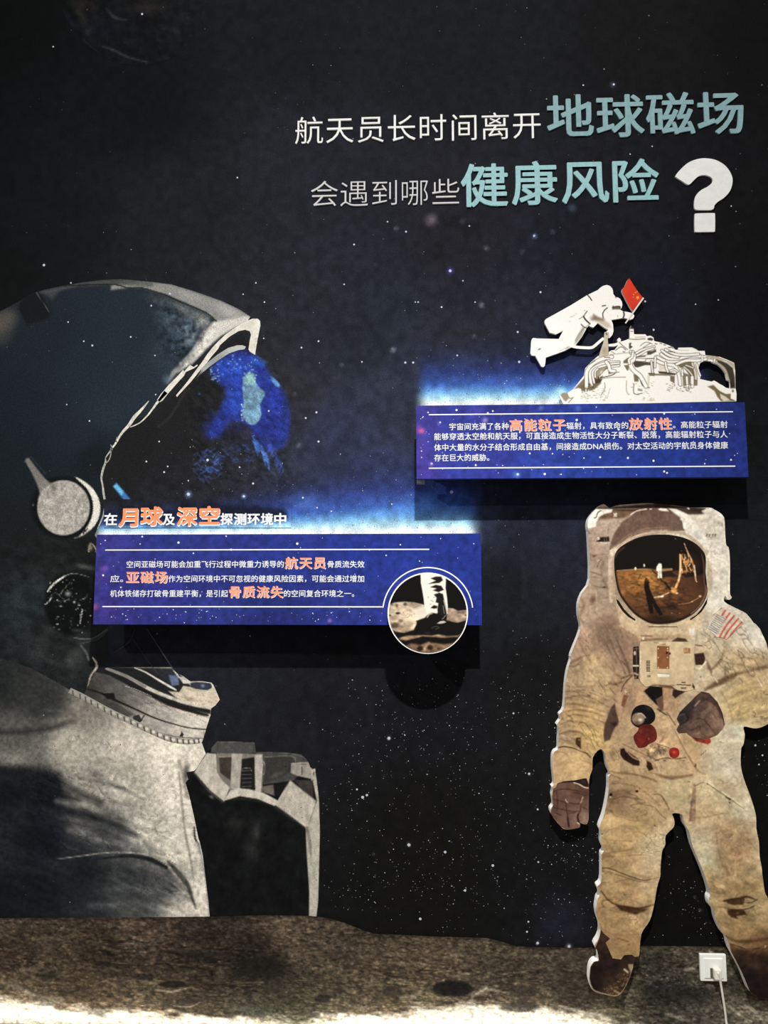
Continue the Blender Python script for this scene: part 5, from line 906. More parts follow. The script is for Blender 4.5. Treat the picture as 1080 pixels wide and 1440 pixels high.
sheet('control_unit', [cu], SD + .0014, 1.1, unit, M_FACE, stand)['label'] = 'cream chest control unit'
def conn(p):
    p.base((40, 30, 26)); p.fr(760, 880, 3.375); p.blob(448, 130, 7, 14, (220, 206, 184), .95, 0, .4); p.line([(440, 190), (464, 190)], 2, (236, 224, 200), 1, .95); p.line([(444, 110), (462, 108)], 1.4, (110, 86, 70), 1, .8); p.line([(445, 225), (462, 232)], 2.4, (196, 168, 132), 1.2, .9); p.poly([(440, 240), (456, 240), (456, 262), (446, 262)], (130, 100, 78), 1.2, .8); p.line([(456, 100), (456, 240)], .8, (170, 140, 110), .8, .6)
sheet('connector_row', [FR(760, 880, 3.375, [(440, 100), (466, 96), (470, 160), (468, 250), (446, 252), (438, 200)])], SD + .0012, 1.2, conn, M_FACE, stand)

# hose valve, red knobs
def valve(p):
    p.base((20, 18, 18)); p.fr(770, 870, 6.75); p.blob(960, 850, 50, 30, (44, 42, 42), .8); p.blob(860, 950, 70, 66, (150, 128, 104), 1, 0, .7); p.blob(880, 960, 30, 24, (240, 230, 210), .95); p.blob(850, 990, 46, 30, (92, 66, 50), .9, 20); p.line([(840, 910), (890, 900), (930, 940)], 1.4, (220, 200, 170), 1, .9); p.line([(800, 960), (850, 900)], 1.6, (120, 96, 78), 1, .8); p.blob(975, 875, 5, 5, (200, 196, 190), .9)
sheet('hose_valve', [smooth_loop(C3([(790, 950), (810, 870), (850, 830), (910, 815), (980, 840), (1020, 900), (1015, 960), (970, 1000), (900, 1005), (860, 1030), (810, 1000)]), 3)], SD + .0016, 1.2, valve, M_FACE, stand)['label'] = 'black hose valve'
def redk(p):
    p.base((96, 34, 28)); p.fr(770, 870, 6.75); p.blob(890, 1160, 70, 60, (128, 34, 32), .9); p.blob(980, 1080, 60, 70, (84, 36, 28), .8); p.blob(960, 1140, 12, 12, (190, 120, 100), .8); p.blob(885, 1070, 30, 26, (130, 74, 60), .7); p.blob(950, 1030, 60, 26, (52, 26, 22), .8); p.tex(.15, 5, 5, 0, 3, 3)
sheet('regulator_knob', [smooth_loop(C3([(815, 1120), (860, 1060), (870, 1010), (940, 1000), (1000, 1015), (1035, 1080), (1030, 1150), (960, 1190), (930, 1215), (870, 1225), (840, 1190)]), 3)], SD + .0012, 1.3, redk, M_FACE, stand)['label'] = 'dark red regulator knob'
sheet('regulator_knob', [smooth_loop(C6([(140, 120), (155, 85), (190, 75), (225, 88), (240, 125), (225, 160), (190, 175), (155, 160)]), 3)], SD + .0012, 1.1, lambda p: (p.base((150, 42, 34)), p.fr(920, 1040, 6.75), p.blob(192, 122, 30, 26, (206, 74, 58), .9), p.blob(186, 118, 10, 9, (236, 130, 104), .9), p.blob(155, 150, 30, 30, (104, 26, 22), .7)), M_FACE, stand)['label'] = 'bright red round knob'

# gloves
def glove_l(p):
    p.base((104, 78, 64)); p.fr(770, 1040, 6.75)
    p.idw([(776, 1110, (92, 66, 54)), (800, 1110, (104, 76, 62)), (822, 1112, (82, 58, 48)), (785, 1130, (100, 74, 60)), (810, 1135, (110, 82, 68)), (795, 1155, (112, 86, 74)), (824, 1150, (138, 110, 92)), (780, 1140, (92, 66, 56))], 3)
    p.poly([(60, 390), (120, 368), (250, 362), (320, 345), (370, 370), (390, 440), (360, 450), (300, 420), (250, 405), (140, 410), (60, 430)], (34, 24, 22), 1.6, .97); p.line([(250, 410), (300, 425), (345, 452), (385, 460)], (1.6, 1.6, 1.4, 1), (220, 196, 170), .9, .95); p.line([(128, 370), (130, 412)], 1.4, (84, 64, 54), 1, .8); p.blob(340, 395, 40, 40, (64, 46, 40), .6)
    for pts in [[(45, 500), (130, 470), (250, 480), (330, 500)], [(40, 560), (150, 590), (260, 610), (320, 600)], [(90, 480), (95, 600), (90, 680)], [(170, 580), (185, 690), (205, 830)], [(45, 640), (120, 660), (230, 680), (300, 680)], [(60, 690), (130, 720)], [(200, 700), (270, 690)], [(320, 600), (310, 680), (290, 720), (300, 780)], [(250, 500), (330, 520)], [(330, 640), (370, 660)]]: p.line(pts, (1, 1.7, 1), (54, 36, 30), 1.4, .8)
    p.line([(170, 570), (180, 590), (195, 598)], 1.2, (206, 182, 160), .9, .9); p.line([(335, 545), (325, 580), (315, 600)], 1.8, (190, 158, 126), 1, .9); p.line([(190, 740), (200, 820)], 2.6, (44, 28, 24), 1.6, .8); p.line([(290, 710), (285, 750), (300, 790)], 2.4, (30, 20, 18), 1.4, .9); p.blob(230, 650, 70, 40, (122, 94, 80), .5); p.blob(350, 750, 30, 60, (150, 122, 102), .7); p.line([(285, 790), (300, 800)], 1.5, (220, 190, 170), 1, .9); p.tex(.16, 6, 6, 0, 4, 13)
gl = front(dedupe(C5([(75, 390), (130, 370), (250, 360), (320, 343), (370, 368), (395, 430), (390, 640), (385, 780), (350, 805), (305, 790), (310, 815), (290, 840), (180, 855), (120, 820), (30, 700), (15, 640), (35, 590), (25, 510), (35, 440), (60, 425)])), SD)
sheet('glove', [gl], SD + .0012, 1.2, glove_l, M_FACE, stand)['label'] = 'brown glove hanging at the side'
def glove_r(p):
    p.base((112, 90, 76)); p.fr(920, 870, 6.75)
    p.idw([(980, 985, (74, 56, 50)), (965, 1005, (52, 42, 42)), (960, 1025, (92, 72, 62)), (990, 1010, (104, 82, 70)), (1005, 1000, (128, 100, 82)), (1015, 1015, (134, 106, 86)), (985, 1030, (116, 92, 74)), (1000, 1035, (120, 94, 72))], 3)
    p.poly([(370, 760), (430, 700), (500, 690), (560, 740), (620, 820), (660, 930), (665, 1000), (640, 940), (580, 830), (500, 770), (430, 800), (380, 860)], (72, 52, 48), 3, .85); p.line([(470, 700), (560, 760), (630, 860), (668, 1010)], 1.4, (54, 38, 34), 1.2, .8)
    p.poly([(230, 900), (290, 820), (380, 780), (400, 830), (330, 900), (320, 960), (250, 1000), (215, 960)], (48, 40, 42), 3, .9); p.line([(240, 920), (300, 900)], 1.6, (96, 84, 82), 2, .7); p.line([(385, 830), (430, 780)], 2.2, (150, 128, 110), 1.6, .8); p.line([(300, 900), (320, 960), (250, 1005)], 2, (28, 22, 22), 1.6, .8); p.poly([(215, 1030), (320, 1000), (330, 1050), (280, 1080), (220, 1075)], (78, 62, 54), 3, .8)
    for pts in [[(330, 1000), (400, 950), (470, 960), (540, 1040), (580, 1100)], [(420, 850), (440, 880), (500, 840)], [(480, 950), (500, 1000)], [(340, 1060), (400, 1040), (420, 1010)], [(560, 900), (600, 960)], [(430, 1000), (440, 1060)]]: p.line(pts, (1, 1.8, 1), (60, 44, 36), 1.6, .75)
    p.blob(590, 930, 60, 70, (144, 112, 90), .5); p.tex(.25, 6, 6, 0, 4, 17)
sheet('glove', [C4([(210, 1050), (240, 1000), (213, 950), (240, 890), (330, 800), (400, 730), (450, 690), (520, 705), (600, 790), (650, 900), (670, 1000), (650, 1040), (600, 1100), (540, 1125), (460, 1140), (370, 1130), (320, 1095), (310, 1080), (230, 1085)])], SD + .0018, 1.2, glove_r, M_FACE, stand)['label'] = 'grey-brown glove held in front of the hip'

# boots
def boot_l(p):
    p.base((34, 25, 21)); p.fr(810, 1210, 6.75)
    p.idw([(845, 1320, (56, 40, 31)), (848, 1335, (48, 34, 26)), (880, 1345, (44, 31, 26)), (845, 1360, (30, 22, 20)), (865, 1360, (33, 24, 22)), (840, 1385, (27, 20, 18)), (860, 1390, (70, 54, 38)), (880, 1370, (70, 52, 38))], 3); p.tex(.3, 9, 6, 20, 4, 19)
    r_ = np.random.RandomState(9)
    for i in range(120):
        t = r_.rand(); x = 290 + 230 * t + r_.randn() * 22; y = 1230 - 130 * t + r_.randn() * 40 
        if y < 1050 and x < 440: continue
        p.blob(x, y, r_.uniform(8, 22), r_.uniform(5, 12), [(160, 130, 94), (124, 98, 68), (86, 64, 44), (44, 32, 24)][i % 4], .75, r_.uniform(-60, 40))
    p.poly([(495, 985), (545, 985), (540, 1040), (525, 1060), (500, 1020)], (176, 148, 110), 2, .9); p.line([(460, 1035), (490, 1060)], 2.6, (210, 190, 160), 1.4, .9); p.line([(370, 1240), (440, 1275)], 3, (170, 140, 104), 2, .8); p.line([(280, 870), (420, 850), (560, 900)], 3, (58, 42, 32), 3, .6); p.line([(125, 1120), (160, 1225), (280, 1270), (400, 1280), (485, 1175), (545, 1010)], (1.2, 1.4, 1.6, 1.4, 1.2, 1), (214, 198, 176), .9, .8)
bl = front(dedupe(C7([(215, 610), (250, 670), (320, 740), (280, 780), (305, 830), (320, 880), (400, 890), (430, 850), (500, 845), (560, 890), (585, 910), (560, 920), (540, 1020), (480, 1180), (400, 1285), (280, 1275), (160, 1230), (120, 1140), (108, 1060), (115, 960), (150, 910), (195, 905), (190, 830), (160, 780), (195, 700)])), SD)
sheet('boot', [bl], SD + .0012, 1.3, boot_l, M_FACE, stand)['label'] = 'dark dusty boot, whole'
def boot_r(p):
    p.base((40, 29, 23)); p.fr(920, 1210, 6.75)
    p.idw([(1028, 1328, (96, 68, 44)), (1060, 1330, (88, 62, 42)), (1080, 1325, (110, 80, 52)), (1045, 1345, (48, 34, 26)), (1075, 1350, (46, 33, 26)), (1055, 1375, (28, 21, 20)), (1078, 1390, (27, 20, 19)), (1040, 1355, (36, 26, 21))], 3)
    for pts in [[(700, 760), (800, 830), (900, 840), (1000, 800), (1090, 780)], [(760, 800), (860, 790), (960, 780)], [(940, 870), (1020, 830), (1090, 800)]]: p.line(pts, (1, 3, 2), (130, 98, 66), 3, .6)
    p.line([(690, 740), (740, 770), (800, 800)], 1, (190, 160, 124), .9, .7); p.line([(1045, 690), (1060, 720)], 2.4, (226, 190, 140), 1.2, .9); p.blob(1055, 815, 14, 24, (190, 160, 120), .7); p.blob(860, 770, 80, 26, (56, 38, 28), .7); p.blob(960, 1000, 80, 60, (58, 46, 42), .5); p.tex(.3, 9, 6, -20, 4, 23)
br_ = front(dedupe([(1086, 1318)] + [(1092, 1330), (1096, 1370), (1090, 1400)] + C8([(1080, 1310), (1030, 1311), (990, 1305), (940, 1275), (900, 1235), (870, 1180), (800, 1020), (700, 830), (675, 735), (740, 755), (830, 790), (940, 780), (1040, 745)])), SD)
sheet('boot', [br_], SD + .0012, 1.4, boot_r, M_FACE, stand)['label'] = 'dark boot at the right frame edge'
# ================================================================ spacewalker and spacecraft top, cut out above the upper panel
WD = .026
B1 = lambda p: FR(740, 385, 6.353, p)
B2 = lambda p: FR(780, 450, 7.714, p)
B3 = lambda p: FR(910, 450, 7.714, p)
walk = thing('spacewalker_cutout', 'white cut-out of a spacewalking astronaut holding a red flag over a spacecraft top', 'cut-out figure', at(905, 568, WD))
CREAM = (255, 251, 244)
body = B1([(165, 440), (164, 420), (175, 405), (400, 280), (545, 190), (640, 145), (660, 125), (690, 106), (720, 100), (748, 108), (768, 130), (775, 150), (778, 180), (800, 210), (820, 211), (840, 225), (855, 250), (859, 275), (852, 305), (840, 320), (865, 335), (900, 340), (930, 347), (945, 352), (962, 365), (966, 380), (955, 400), (930, 410), (905, 402), (870, 393), (820, 402), (760, 412), (775, 450), (780, 510), (770, 545), (745, 574), (715, 560), (700, 530), (735, 500), (700, 482), (640, 440), (628, 452), (600, 480), (575, 472), (560, 462), (540, 485), (500, 560), (455, 620), (440, 640), (405, 655), (350, 685), (270, 715), (175, 748), (170, 800), (165, 825), (150, 833), (135, 828), (125, 810), (105, 775), (80, 733), (48, 728), (38, 710), (40, 680), (45, 600), (52, 580), (65, 573), (100, 578), (290, 582), (330, 508), (265, 540), (210, 525)])
def walker(p):
    p.base(CREAM); p.fr(740, 385, 6.353); dk = (48, 40, 34)
    p.blob(700, 180, 110, 90, (255, 253, 248), .7); p.blob(250, 440, 120, 60, (255, 252, 247), .6)
    p.poly([(610, 370), (640, 390), (700, 415), (740, 440), (760, 480), (720, 485), (660, 450), (625, 430), (590, 400)], (196, 182, 160), 6, .85); p.poly([(600, 360), (640, 385), (700, 405), (690, 420), (630, 415), (590, 410)], (128, 108, 84), 5, .85); p.blob(590, 400, 40, 40, (150, 132, 110), .6)
    p.poly([(430, 630), (445, 580), (500, 480), (530, 475), (500, 560), (450, 620)], (170, 160, 142), 4, .8); p.line([(440, 600), (470, 540), (510, 490)], 1.4, (120, 108, 92), 1.6, .6); p.blob(370, 665, 40, 20, (176, 164, 146), .7, -30); p.line([(300, 690), (380, 650)], 1, (170, 158, 140), 1.4, .6)
    p.line([(547, 190), (565, 208), (584, 236)], 1.7, dk, .8, .95); p.line([(680, 288), (708, 283)], 1.6, dk, .9, .9); p.line([(724, 304), (700, 325), (684, 355), (688, 394)], 1.5, dk, .8, .95); p.line([(870, 340), (875, 365), (868, 392)], 2.0, (26, 22, 20), .8, .97); p.line([(545, 333), (525, 360), (512, 380)], 1.2, dk, .8, .9); p.line([(512, 380), (530, 410), (568, 446)], 2.2, dk, .9, .95); p.line([(472, 405), (512, 380)], 1, (110, 96, 80), .8, .8); p.line([(492, 452), (515, 475), (545, 485)], 1.5, dk, .8, .9); p.line([(540, 470), (560, 455), (565, 440)], 1.3, (140, 122, 100), .9, .8)
    p.poly([(770, 290), (800, 292), (838, 288), (845, 306), (835, 318), (790, 318), (768, 320)], (96, 84, 70), 2, .95); p.line([(775, 300), (800, 292), (835, 292), (840, 316)], 1.2, (40, 34, 28), .9, .9); p.line([(765, 305), (780, 285)], .9, (90, 80, 66), .8, .8); p.line([(795, 210), (805, 216)], 1, (120, 108, 92), .8, .8); p.line([(816, 372), (818, 386)], .9, (140, 126, 106), .8, .8)
    for x, y in [(515, 330), (440, 358), (390, 388), (383, 428), (420, 376), (405, 384)]: p.line([(x, y), (x + 12, y - 5)], .8, (150, 136, 120), .8, .7)
    p.poly([(104, 680), (115, 668), (134, 667), (120, 680)], (40, 34, 30), 1, .95); p.line([(80, 735), (95, 760)], 1, (150, 138, 122), 1, .7)
board('foam_board', [np.array(body)], WD - .0012, WD - .010, M_EDGE, walk)
sheet('spacewalker', [np.array(body)], WD, 1.0, walker, M_FACE, walk)['label'] = 'white-suited spacewalker leaning forward'
# tether from the legs to the rail, foot rail
def strip(name, pts, w, dep, col, parent, m=None):
    q = smooth_loop(np.array(pts, float), 4, False); ww = np.interp(np.linspace(0, 1, len(q)), np.linspace(0, 1, np.size(w)), np.atleast_1d(w))
    tg = np.gradient(q, axis=0); tg /= np.linalg.norm(tg, axis=1)[:, None] + 1e-9; nn = np.stack([-tg[:, 1], tg[:, 0]], 1) * ww[:, None] / 2
    return sheet(name, [np.concatenate([q + nn, (q - nn)[::-1]])], dep, 1.1, col if callable(col) else (lambda p: p.base(col)), m or M_FACE, parent)
strip('tether', B1([(405, 645), (450, 655), (520, 660), (580, 660), (610, 645), (650, 610), (692, 575)]), 4, WD + .0006, CREAM, walk)
sheet('hand_rail', [B1([(700, 520), (735, 520), (745, 560), (728, 580), (735, 640), (738, 722), (690, 735), (648, 742), (662, 690), (690, 610), (695, 560)])], WD + .0004, 1.1, lambda p: (p.base((206, 194, 172)), p.fr(740, 385, 6.353), p.blob(700, 690, 40, 60, (168, 152, 126), .8), p.line([(715, 530), (720, 545)], 1.5, (60, 50, 40), .8, .9), p.line([(735, 580), (738, 720)], 1.2, (120, 106, 84), 1, .8)), M_FACE, walk)['label'] = 'shaded grip post'
def flagp(p):
    p.base((222, 62, 42)); p.fr(740, 385, 6.353); p.blob(890, 130, 50, 60, (232, 74, 54), .7); p.blob(985, 290, 40, 40, (206, 52, 36), .6); p.line([(880, 90), (930, 200), (960, 310)], 3, (210, 54, 38), 4, .5)
    y_ = (240, 190, 70)
    st = []
    for k in range(10):
        a = k * math.pi / 5 + .35; r = 19 if k % 2 == 0 else 8; st.append((995 + r * math.cos(a), 213 + r * math.sin(a)))
    p.poly(st, y_, .8, 1)
    for x, y in [(958, 208), (960, 185), (976, 168), (990, 160)]: p.blob(x, y, 7, 7, y_, .95, 0, .3)
flg = [B1([(918, 42), (935, 60), (955, 95), (985, 140), (1010, 175), (1040, 210), (1000, 262), (950, 332), (925, 295), (890, 230), (865, 180), (855, 160), (858, 135), (880, 110), (892, 85), (905, 55)])]
board('flag_board', flg, WD + .0002, WD - .010, M_EDGE, walk)
sheet('flag', flg, WD + .0012, 1.0, flagp, M_FACE, walk)['label'] = 'red flag with yellow stars'
strip('flag_pole', B1([(1048, 214), (1000, 280), (950, 352), (915, 402), (886, 442)]), (2.2, 2.2, 1.8), WD + .0018, (232, 226, 214), walk)
# spacecraft top
modo = B2([(95, 912), (50, 822), (70, 795), (105, 785), (135, 795), (170, 770), (200, 750), (320, 600), (335, 520), (400, 450), (430, 425), (470, 390), (495, 392), (580, 375), (590, 345), (612, 330), (650, 325), (690, 270), (650, 285), (580, 285), (580, 262), (650, 255), (690, 240), (678, 212), (700, 190), (720, 210), (715, 235), (780, 215), (815, 195), (815, 95), (830, 60), (855, 95), (862, 155), (985, 155), (1000, 175), (1040, 170), (1072, 190), (1078, 225)]) + B3([(90, 232), (160, 245), (250, 280), (285, 295), (305, 322), (340, 326), (340, 300), (490, 298), (530, 315), (560, 335), (625, 335), (632, 380), (720, 390), (790, 400), (870, 430), (945, 465), (955, 550), (958, 650), (960, 740), (970, 800), (968, 882), (500, 890), (0, 903)])
modo = dedupe(modo)
hole1 = np.array(B3([(572, 470), (600, 452), (640, 440), (690, 448), (720, 466), (770, 485), (800, 510), (830, 545), (850, 575), (866, 650), (895, 662), (902, 700), (900, 745), (880, 740), (855, 735), (820, 710), (790, 695), (760, 675), (725, 655), (700, 668), (640, 655), (572, 640), (586, 600), (570, 560), (560, 520)]))
hole2 = np.array(B2([(866, 105), (885, 100), (893, 125), (893, 150), (866, 150)]))
def module(p):
    brown = (116, 102, 76); cr = (255, 250, 240); cr2 = (224, 214, 194); dk = (58, 48, 36)
    p.base(cr)
    def cab(pts, w, c=cr, e=1.5): p.line(pts, w + e, dk, .9, .85); p.line(pts, w, c, .8, 1)
    p.fr(780, 450, 7.714)
    p.poly([(210, 750), (330, 620), (340, 720), (300, 780), (340, 770), (290, 740), (250, 735)], brown, 2, .9); p.poly([(62, 812), (85, 785), (130, 790), (155, 850), (120, 885), (100, 870)], (150, 138, 110), 2, .9); p.line([(130, 790), (165, 850), (200, 840), (150, 895)], 1.2, (120, 108, 84), 1, .8)
    p.poly([(230, 740), (330, 700), (470, 640), (520, 600), (500, 690), (420, 760), (300, 790), (280, 740)], brown, 3, .95)
    for a in range(9): p.poly([(240 + a * 28, 800), (255 + a * 28, 735 + (a % 3) * 14), (272 + a * 28, 800)], cr, 1.2, 1)
    for k, (x0, y0) in enumerate([(345, 540), (385, 560), (425, 560), (455, 560)]): pass
    p.poly([(380, 560), (470, 500), (580, 470), (600, 520), (500, 560), (480, 640), (430, 640), (400, 690)], (150, 136, 108), 2, .8)
    cab([(345, 725), (345, 600), (360, 540), (420, 470), (520, 420), (620, 400)], 4.6); cab([(400, 710), (385, 620), (390, 560), (440, 510), (520, 475), (560, 468)], 3.6); cab([(430, 680), (415, 620), (415, 560), (460, 520), (560, 490)], 2.6); cab([(440, 620), (440, 560), (470, 530)], 2, cr)
    p.poly([(430, 625), (460, 640), (470, 600), (490, 645), (520, 640), (490, 680), (440, 690)], dk, 1.4, .8)
    p.line([(490, 600), (540, 545), (570, 520)], 1.1, dk, .8, .8); p.line([(500, 620), (560, 615), (640, 590), (660, 570)], 1.4, dk, .8, .85); p.line([(510, 635), (640, 622), (770, 620)], 1.0, (120, 106, 80), .8, .8); p.poly([(580, 545), (605, 575), (640, 575), (585, 590)], (90, 78, 58), 1, .8); p.line([(640, 570), (700, 565)], 1, dk, .8, .7)
    for y in (455, 478, 505): cab([(600, y), (700, y - 2 + (y > 460) * -8)], 2.2)
    cab([(560, 455), (590, 500), (600, 545), (650, 555)], 4); p.line([(440, 440), (380, 480)], 1.2, dk, .8, .7); p.line([(540, 405), (600, 405)], 1.3, dk, .8, .7)
    p.poly([(745, 445), (790, 410), (850, 395), (830, 430), (810, 470), (745, 470)], brown, 1.6, .95); p.poly([(750, 490), (805, 488), (802, 545), (785, 548)], brown, 1.4, .95)
    p.poly([(850, 470), (880, 440), (1000, 460), (1080, 470), (1080, 490), (980, 490), (900, 515), (870, 510)], dk, 2, .9); p.poly([(860, 400), (920, 385), (1000, 380), (980, 400), (880, 410)], brown, 1.5, .9)
    p.poly([(855, 590), (910, 595), (910, 665), (865, 670)], brown, 1.4, .95); p.line([(880, 570), (930, 640), (960, 710), (1030, 735)], (1.6, 2.6, 2.6, 1), dk, 1, .85); p.line([(860, 690), (862, 800), (950, 795)], 1.1, dk, .8, .8); p.poly([(900, 740), (950, 750), (955, 775), (900, 765)], (150, 136, 108), 1.2, .8); p.line([(1020, 580), (1080, 580)], 1.8, dk, .8, .9); p.line([(1030, 600), (1080, 605)], 1.1, dk, .8, .8); p.line([(1025, 610), (1020, 730)], .9, (170, 156, 130), .8, .8)
    cab([(1080, 430), (980, 435), (880, 430)], 3.4); cab([(1060, 560), (1060, 470)], 2.6); cab([(860, 380), (900, 350), (960, 320), (1080, 290)], 2.6); cab([(860, 400), (930, 370), (1000, 330), (1070, 310)], 2.4)
    cab([(830, 350), (860, 380), (855, 430), (820, 460), (830, 510), (870, 560), (930, 610), (990, 720)], 5); cab([(850, 345), (840, 400), (805, 430), (810, 470)], 3)
    p.poly([(808, 250), (835, 245), (825, 275), (848, 290), (815, 318), (805, 300)], (70, 58, 42), 1.2, .9); p.line([(740, 345), (760, 345)], 1.2, dk, .8, .7); p.line([(660, 330), (720, 290), (770, 325)], 1.2, dk, .8, .7); p.line([(700, 240), (740, 280), (790, 320)], 1.2, dk, .8, .7); p.line([(600, 375), (700, 365), (850, 350)], .9, (120, 106, 82), .8, .7); p.line([(610, 340), (650, 360)], 1, dk, .8, .6); p.line([(930, 280), (990, 240), (1060, 260)], 1.1, dk, .8, .6); p.line([(960, 300), (1040, 250)], 1.1, dk, .8, .6)
    p.poly([(815, 60), (850, 60), (855, 98), (815, 98)], (66, 54, 48), 1.4, .95); p.line([(825, 120), (848, 125)], 1.4, (120, 106, 86), .8, .8); p.line([(800, 205), (880, 210), (980, 205)], 1.2, dk, .8, .7); p.poly([(1005, 200), (1040, 190), (1070, 205), (1060, 225), (1010, 218)], (40, 38, 42), 1.2, .9); p.poly([(870, 180), (985, 178), (985, 192), (870, 195)], (206, 196, 176), 1, .8)
    p.line([(380, 690), (430, 750)], 1.4, dk, .8, .6); p.line([(540, 680), (545, 740), (500, 820)], 1.0, (120, 106, 80), .9, .8); p.line([(600, 740), (570, 850)], .8, (160, 148, 124), .8, .7); p.line([(780, 660), (778, 760), (800, 810)], 1, (120, 106, 80), .8, .7)
    r_ = np.random.RandomState(6)
    for i in range(60):
        x, y = r_.uniform(280, 560), r_.uniform(720, 880); p.line([(x, y), (x + r_.uniform(5, 26), y + r_.uniform(-8, 8))], .8, (128, 114, 88), .8, .6)
    for i in range(26):
        x, y = r_.uniform(780, 1070), r_.uniform(660, 880); p.line([(x, y), (x + r_.uniform(4, 20), y + r_.uniform(-6, 6))], .8, (128, 114, 88), .8, .6)
    p.fr(910, 450, 7.714)
    p.poly([(0, 340), (60, 335), (95, 315), (100, 345), (40, 375), (0, 380)], dk, 1.6, .85); p.poly([(110, 390), (180, 430), (280, 435), (360, 420), (300, 460), (200, 450), (120, 420)], (92, 80, 60), 1.6, .8)
    p.poly([(120, 470), (200, 500), (220, 545), (130, 550)], cr2, 2, .8); p.poly([(120, 555), (200, 560), (320, 580), (300, 600), (130, 580)], dk, 1.6, .9); p.poly([(20, 578), (250, 590), (255, 605), (20, 600)], brown, 1.4, .9); p.poly([(250, 600), (300, 610), (298, 690), (250, 660)], brown, 1.4, .95)
    p.poly([(320, 480), (470, 450), (500, 480), (520, 640), (460, 600), (400, 520), (360, 520)], brown, 2, .95); p.poly([(380, 560), (420, 580), (480, 600), (470, 700), (390, 720)], brown, 2, .85); p.poly([(500, 640), (548, 650), (546, 710), (505, 715)], (120, 106, 80), 1.6, .9); p.poly([(340, 560), (375, 560), (390, 700), (360, 715)], cr, 1.2, 1)
    cab([(0, 440), (90, 440), (170, 470), (280, 490), (320, 520), (345, 600), (360, 700)], 4); cab([(110, 400), (200, 445), (300, 450), (400, 420), (520, 405), (600, 410)], 3.6); cab([(150, 370), (230, 420), (330, 420), (400, 405), (500, 385), (620, 400), (760, 415)], 3.4); cab([(160, 330), (240, 385), (340, 405)], 3); cab([(200, 320), (300, 370), (420, 380), (560, 370)], 3); cab([(320, 480), (420, 440), (540, 440), (640, 425)], 3.4)
    cab([(490, 470), (520, 560), (530, 640)], 3, cr2); cab([(540, 480), (560, 560), (580, 605)], 2.4); cab([(400, 510), (450, 550), (490, 600)], 2.2, cr2); cab([(420, 490), (500, 520)], 2, cr2); cab([(200, 460), (205, 510), (225, 560)], 2.6); cab([(90, 400), (85, 480), (85, 510)], 2.4); cab([(45, 450), (60, 570)], 2); cab([(250, 550), (300, 540), (330, 560)], 2); cab([(490, 620), (490, 720)], 4, cr, 1); cab([(430, 620), (440, 760)], 3, cr, 1); cab([(380, 540), (385, 600)], 2.4)
    cab([(735, 400), (730, 460)], 2.6); cab([(715, 470), (750, 495)], 2.4); cab([(598, 390), (598, 455)], 2.4, cr, .8)
    p.poly([(640, 385), (720, 392), (800, 408), (870, 436), (945, 470), (950, 540), (930, 510), (860, 450), (780, 430), (640, 408)], (186, 174, 148), 2, .95); p.poly([(750, 430), (800, 440), (870, 470), (930, 520), (952, 620), (958, 740), (900, 740), (880, 640), (830, 540), (780, 490)], (56, 48, 36), 3, .95); p.line([(740, 462), (800, 495), (850, 550), (885, 660)], 3.4, (186, 174, 150), 1.2, .95); p.blob(920, 700, 40, 60, (40, 36, 30), .7)
    p.poly([(655, 720), (720, 705), (780, 760), (860, 800), (910, 800), (950, 850), (968, 880), (800, 880), (760, 830), (730, 770)], (116, 102, 66), 2.5, .95); p.poly([(740, 680), (800, 720), (860, 745), (910, 760), (905, 795), (850, 800), (790, 770), (740, 720), (720, 690)], cr, 1.4, 1); p.poly([(910, 790), (965, 810), (968, 878), (905, 850)], cr, 1.4, 1); p.poly([(790, 800), (850, 830), (900, 870), (830, 880), (800, 850)], (226, 218, 200), 1.6, .95); p.blob(930, 770, 20, 24, (44, 38, 30), .8); p.line([(720, 660), (760, 670)], 1.4, cr, .9, .9)
    for k, (x, y) in enumerate([(97, 258), (150, 252), (190, 268), (240, 296), (275, 300)]): p.line([(x - 10, y), (x + 10, y + 3)], 1.3, dk, .8, .8)
    p.line([(240, 300), (280, 285), (300, 310)], 1, dk, .8, .7); p.line([(230, 340), (300, 350)], 1.3, dk, .8, .8); p.line([(340, 325), (450, 330)], .8, (170, 156, 130), .8, .7); p.blob(570, 367, 9, 9, dk, .95); p.line([(490, 300), (560, 335)], .9, (170, 158, 134), .8, .7)
    for i in range(40):
        x, y = r_.uniform(200, 480), r_.uniform(690, 780); p.line([(x, y), (x + r_.uniform(4, 22), y + r_.uniform(-6, 6))], 1, (116, 102, 76), .8, .7)
    for i in range(8): p.line([(r_.uniform(0, 130), 840 + r_.uniform(0, 50)), (r_.uniform(0, 130), 850 + r_.uniform(0, 40))], .7, (190, 178, 156), .8, .5)
    p.poly([(0, 600), (20, 600), (20, 730), (0, 730)], (226, 216, 196), 1, .7); p.poly([(555, 620), (600, 640), (660, 670), (700, 680), (655, 715), (560, 720)], cr, 1.6, .9)
board('foam_board', [modo, hole1], WD - .0012, WD - .010, M_EDGE, walk)
sheet('spacecraft_top', [modo, hole1, hole2], WD, 1.0, module, M_FACE, walk)['label'] = 'cream spacecraft top wrapped in cables'

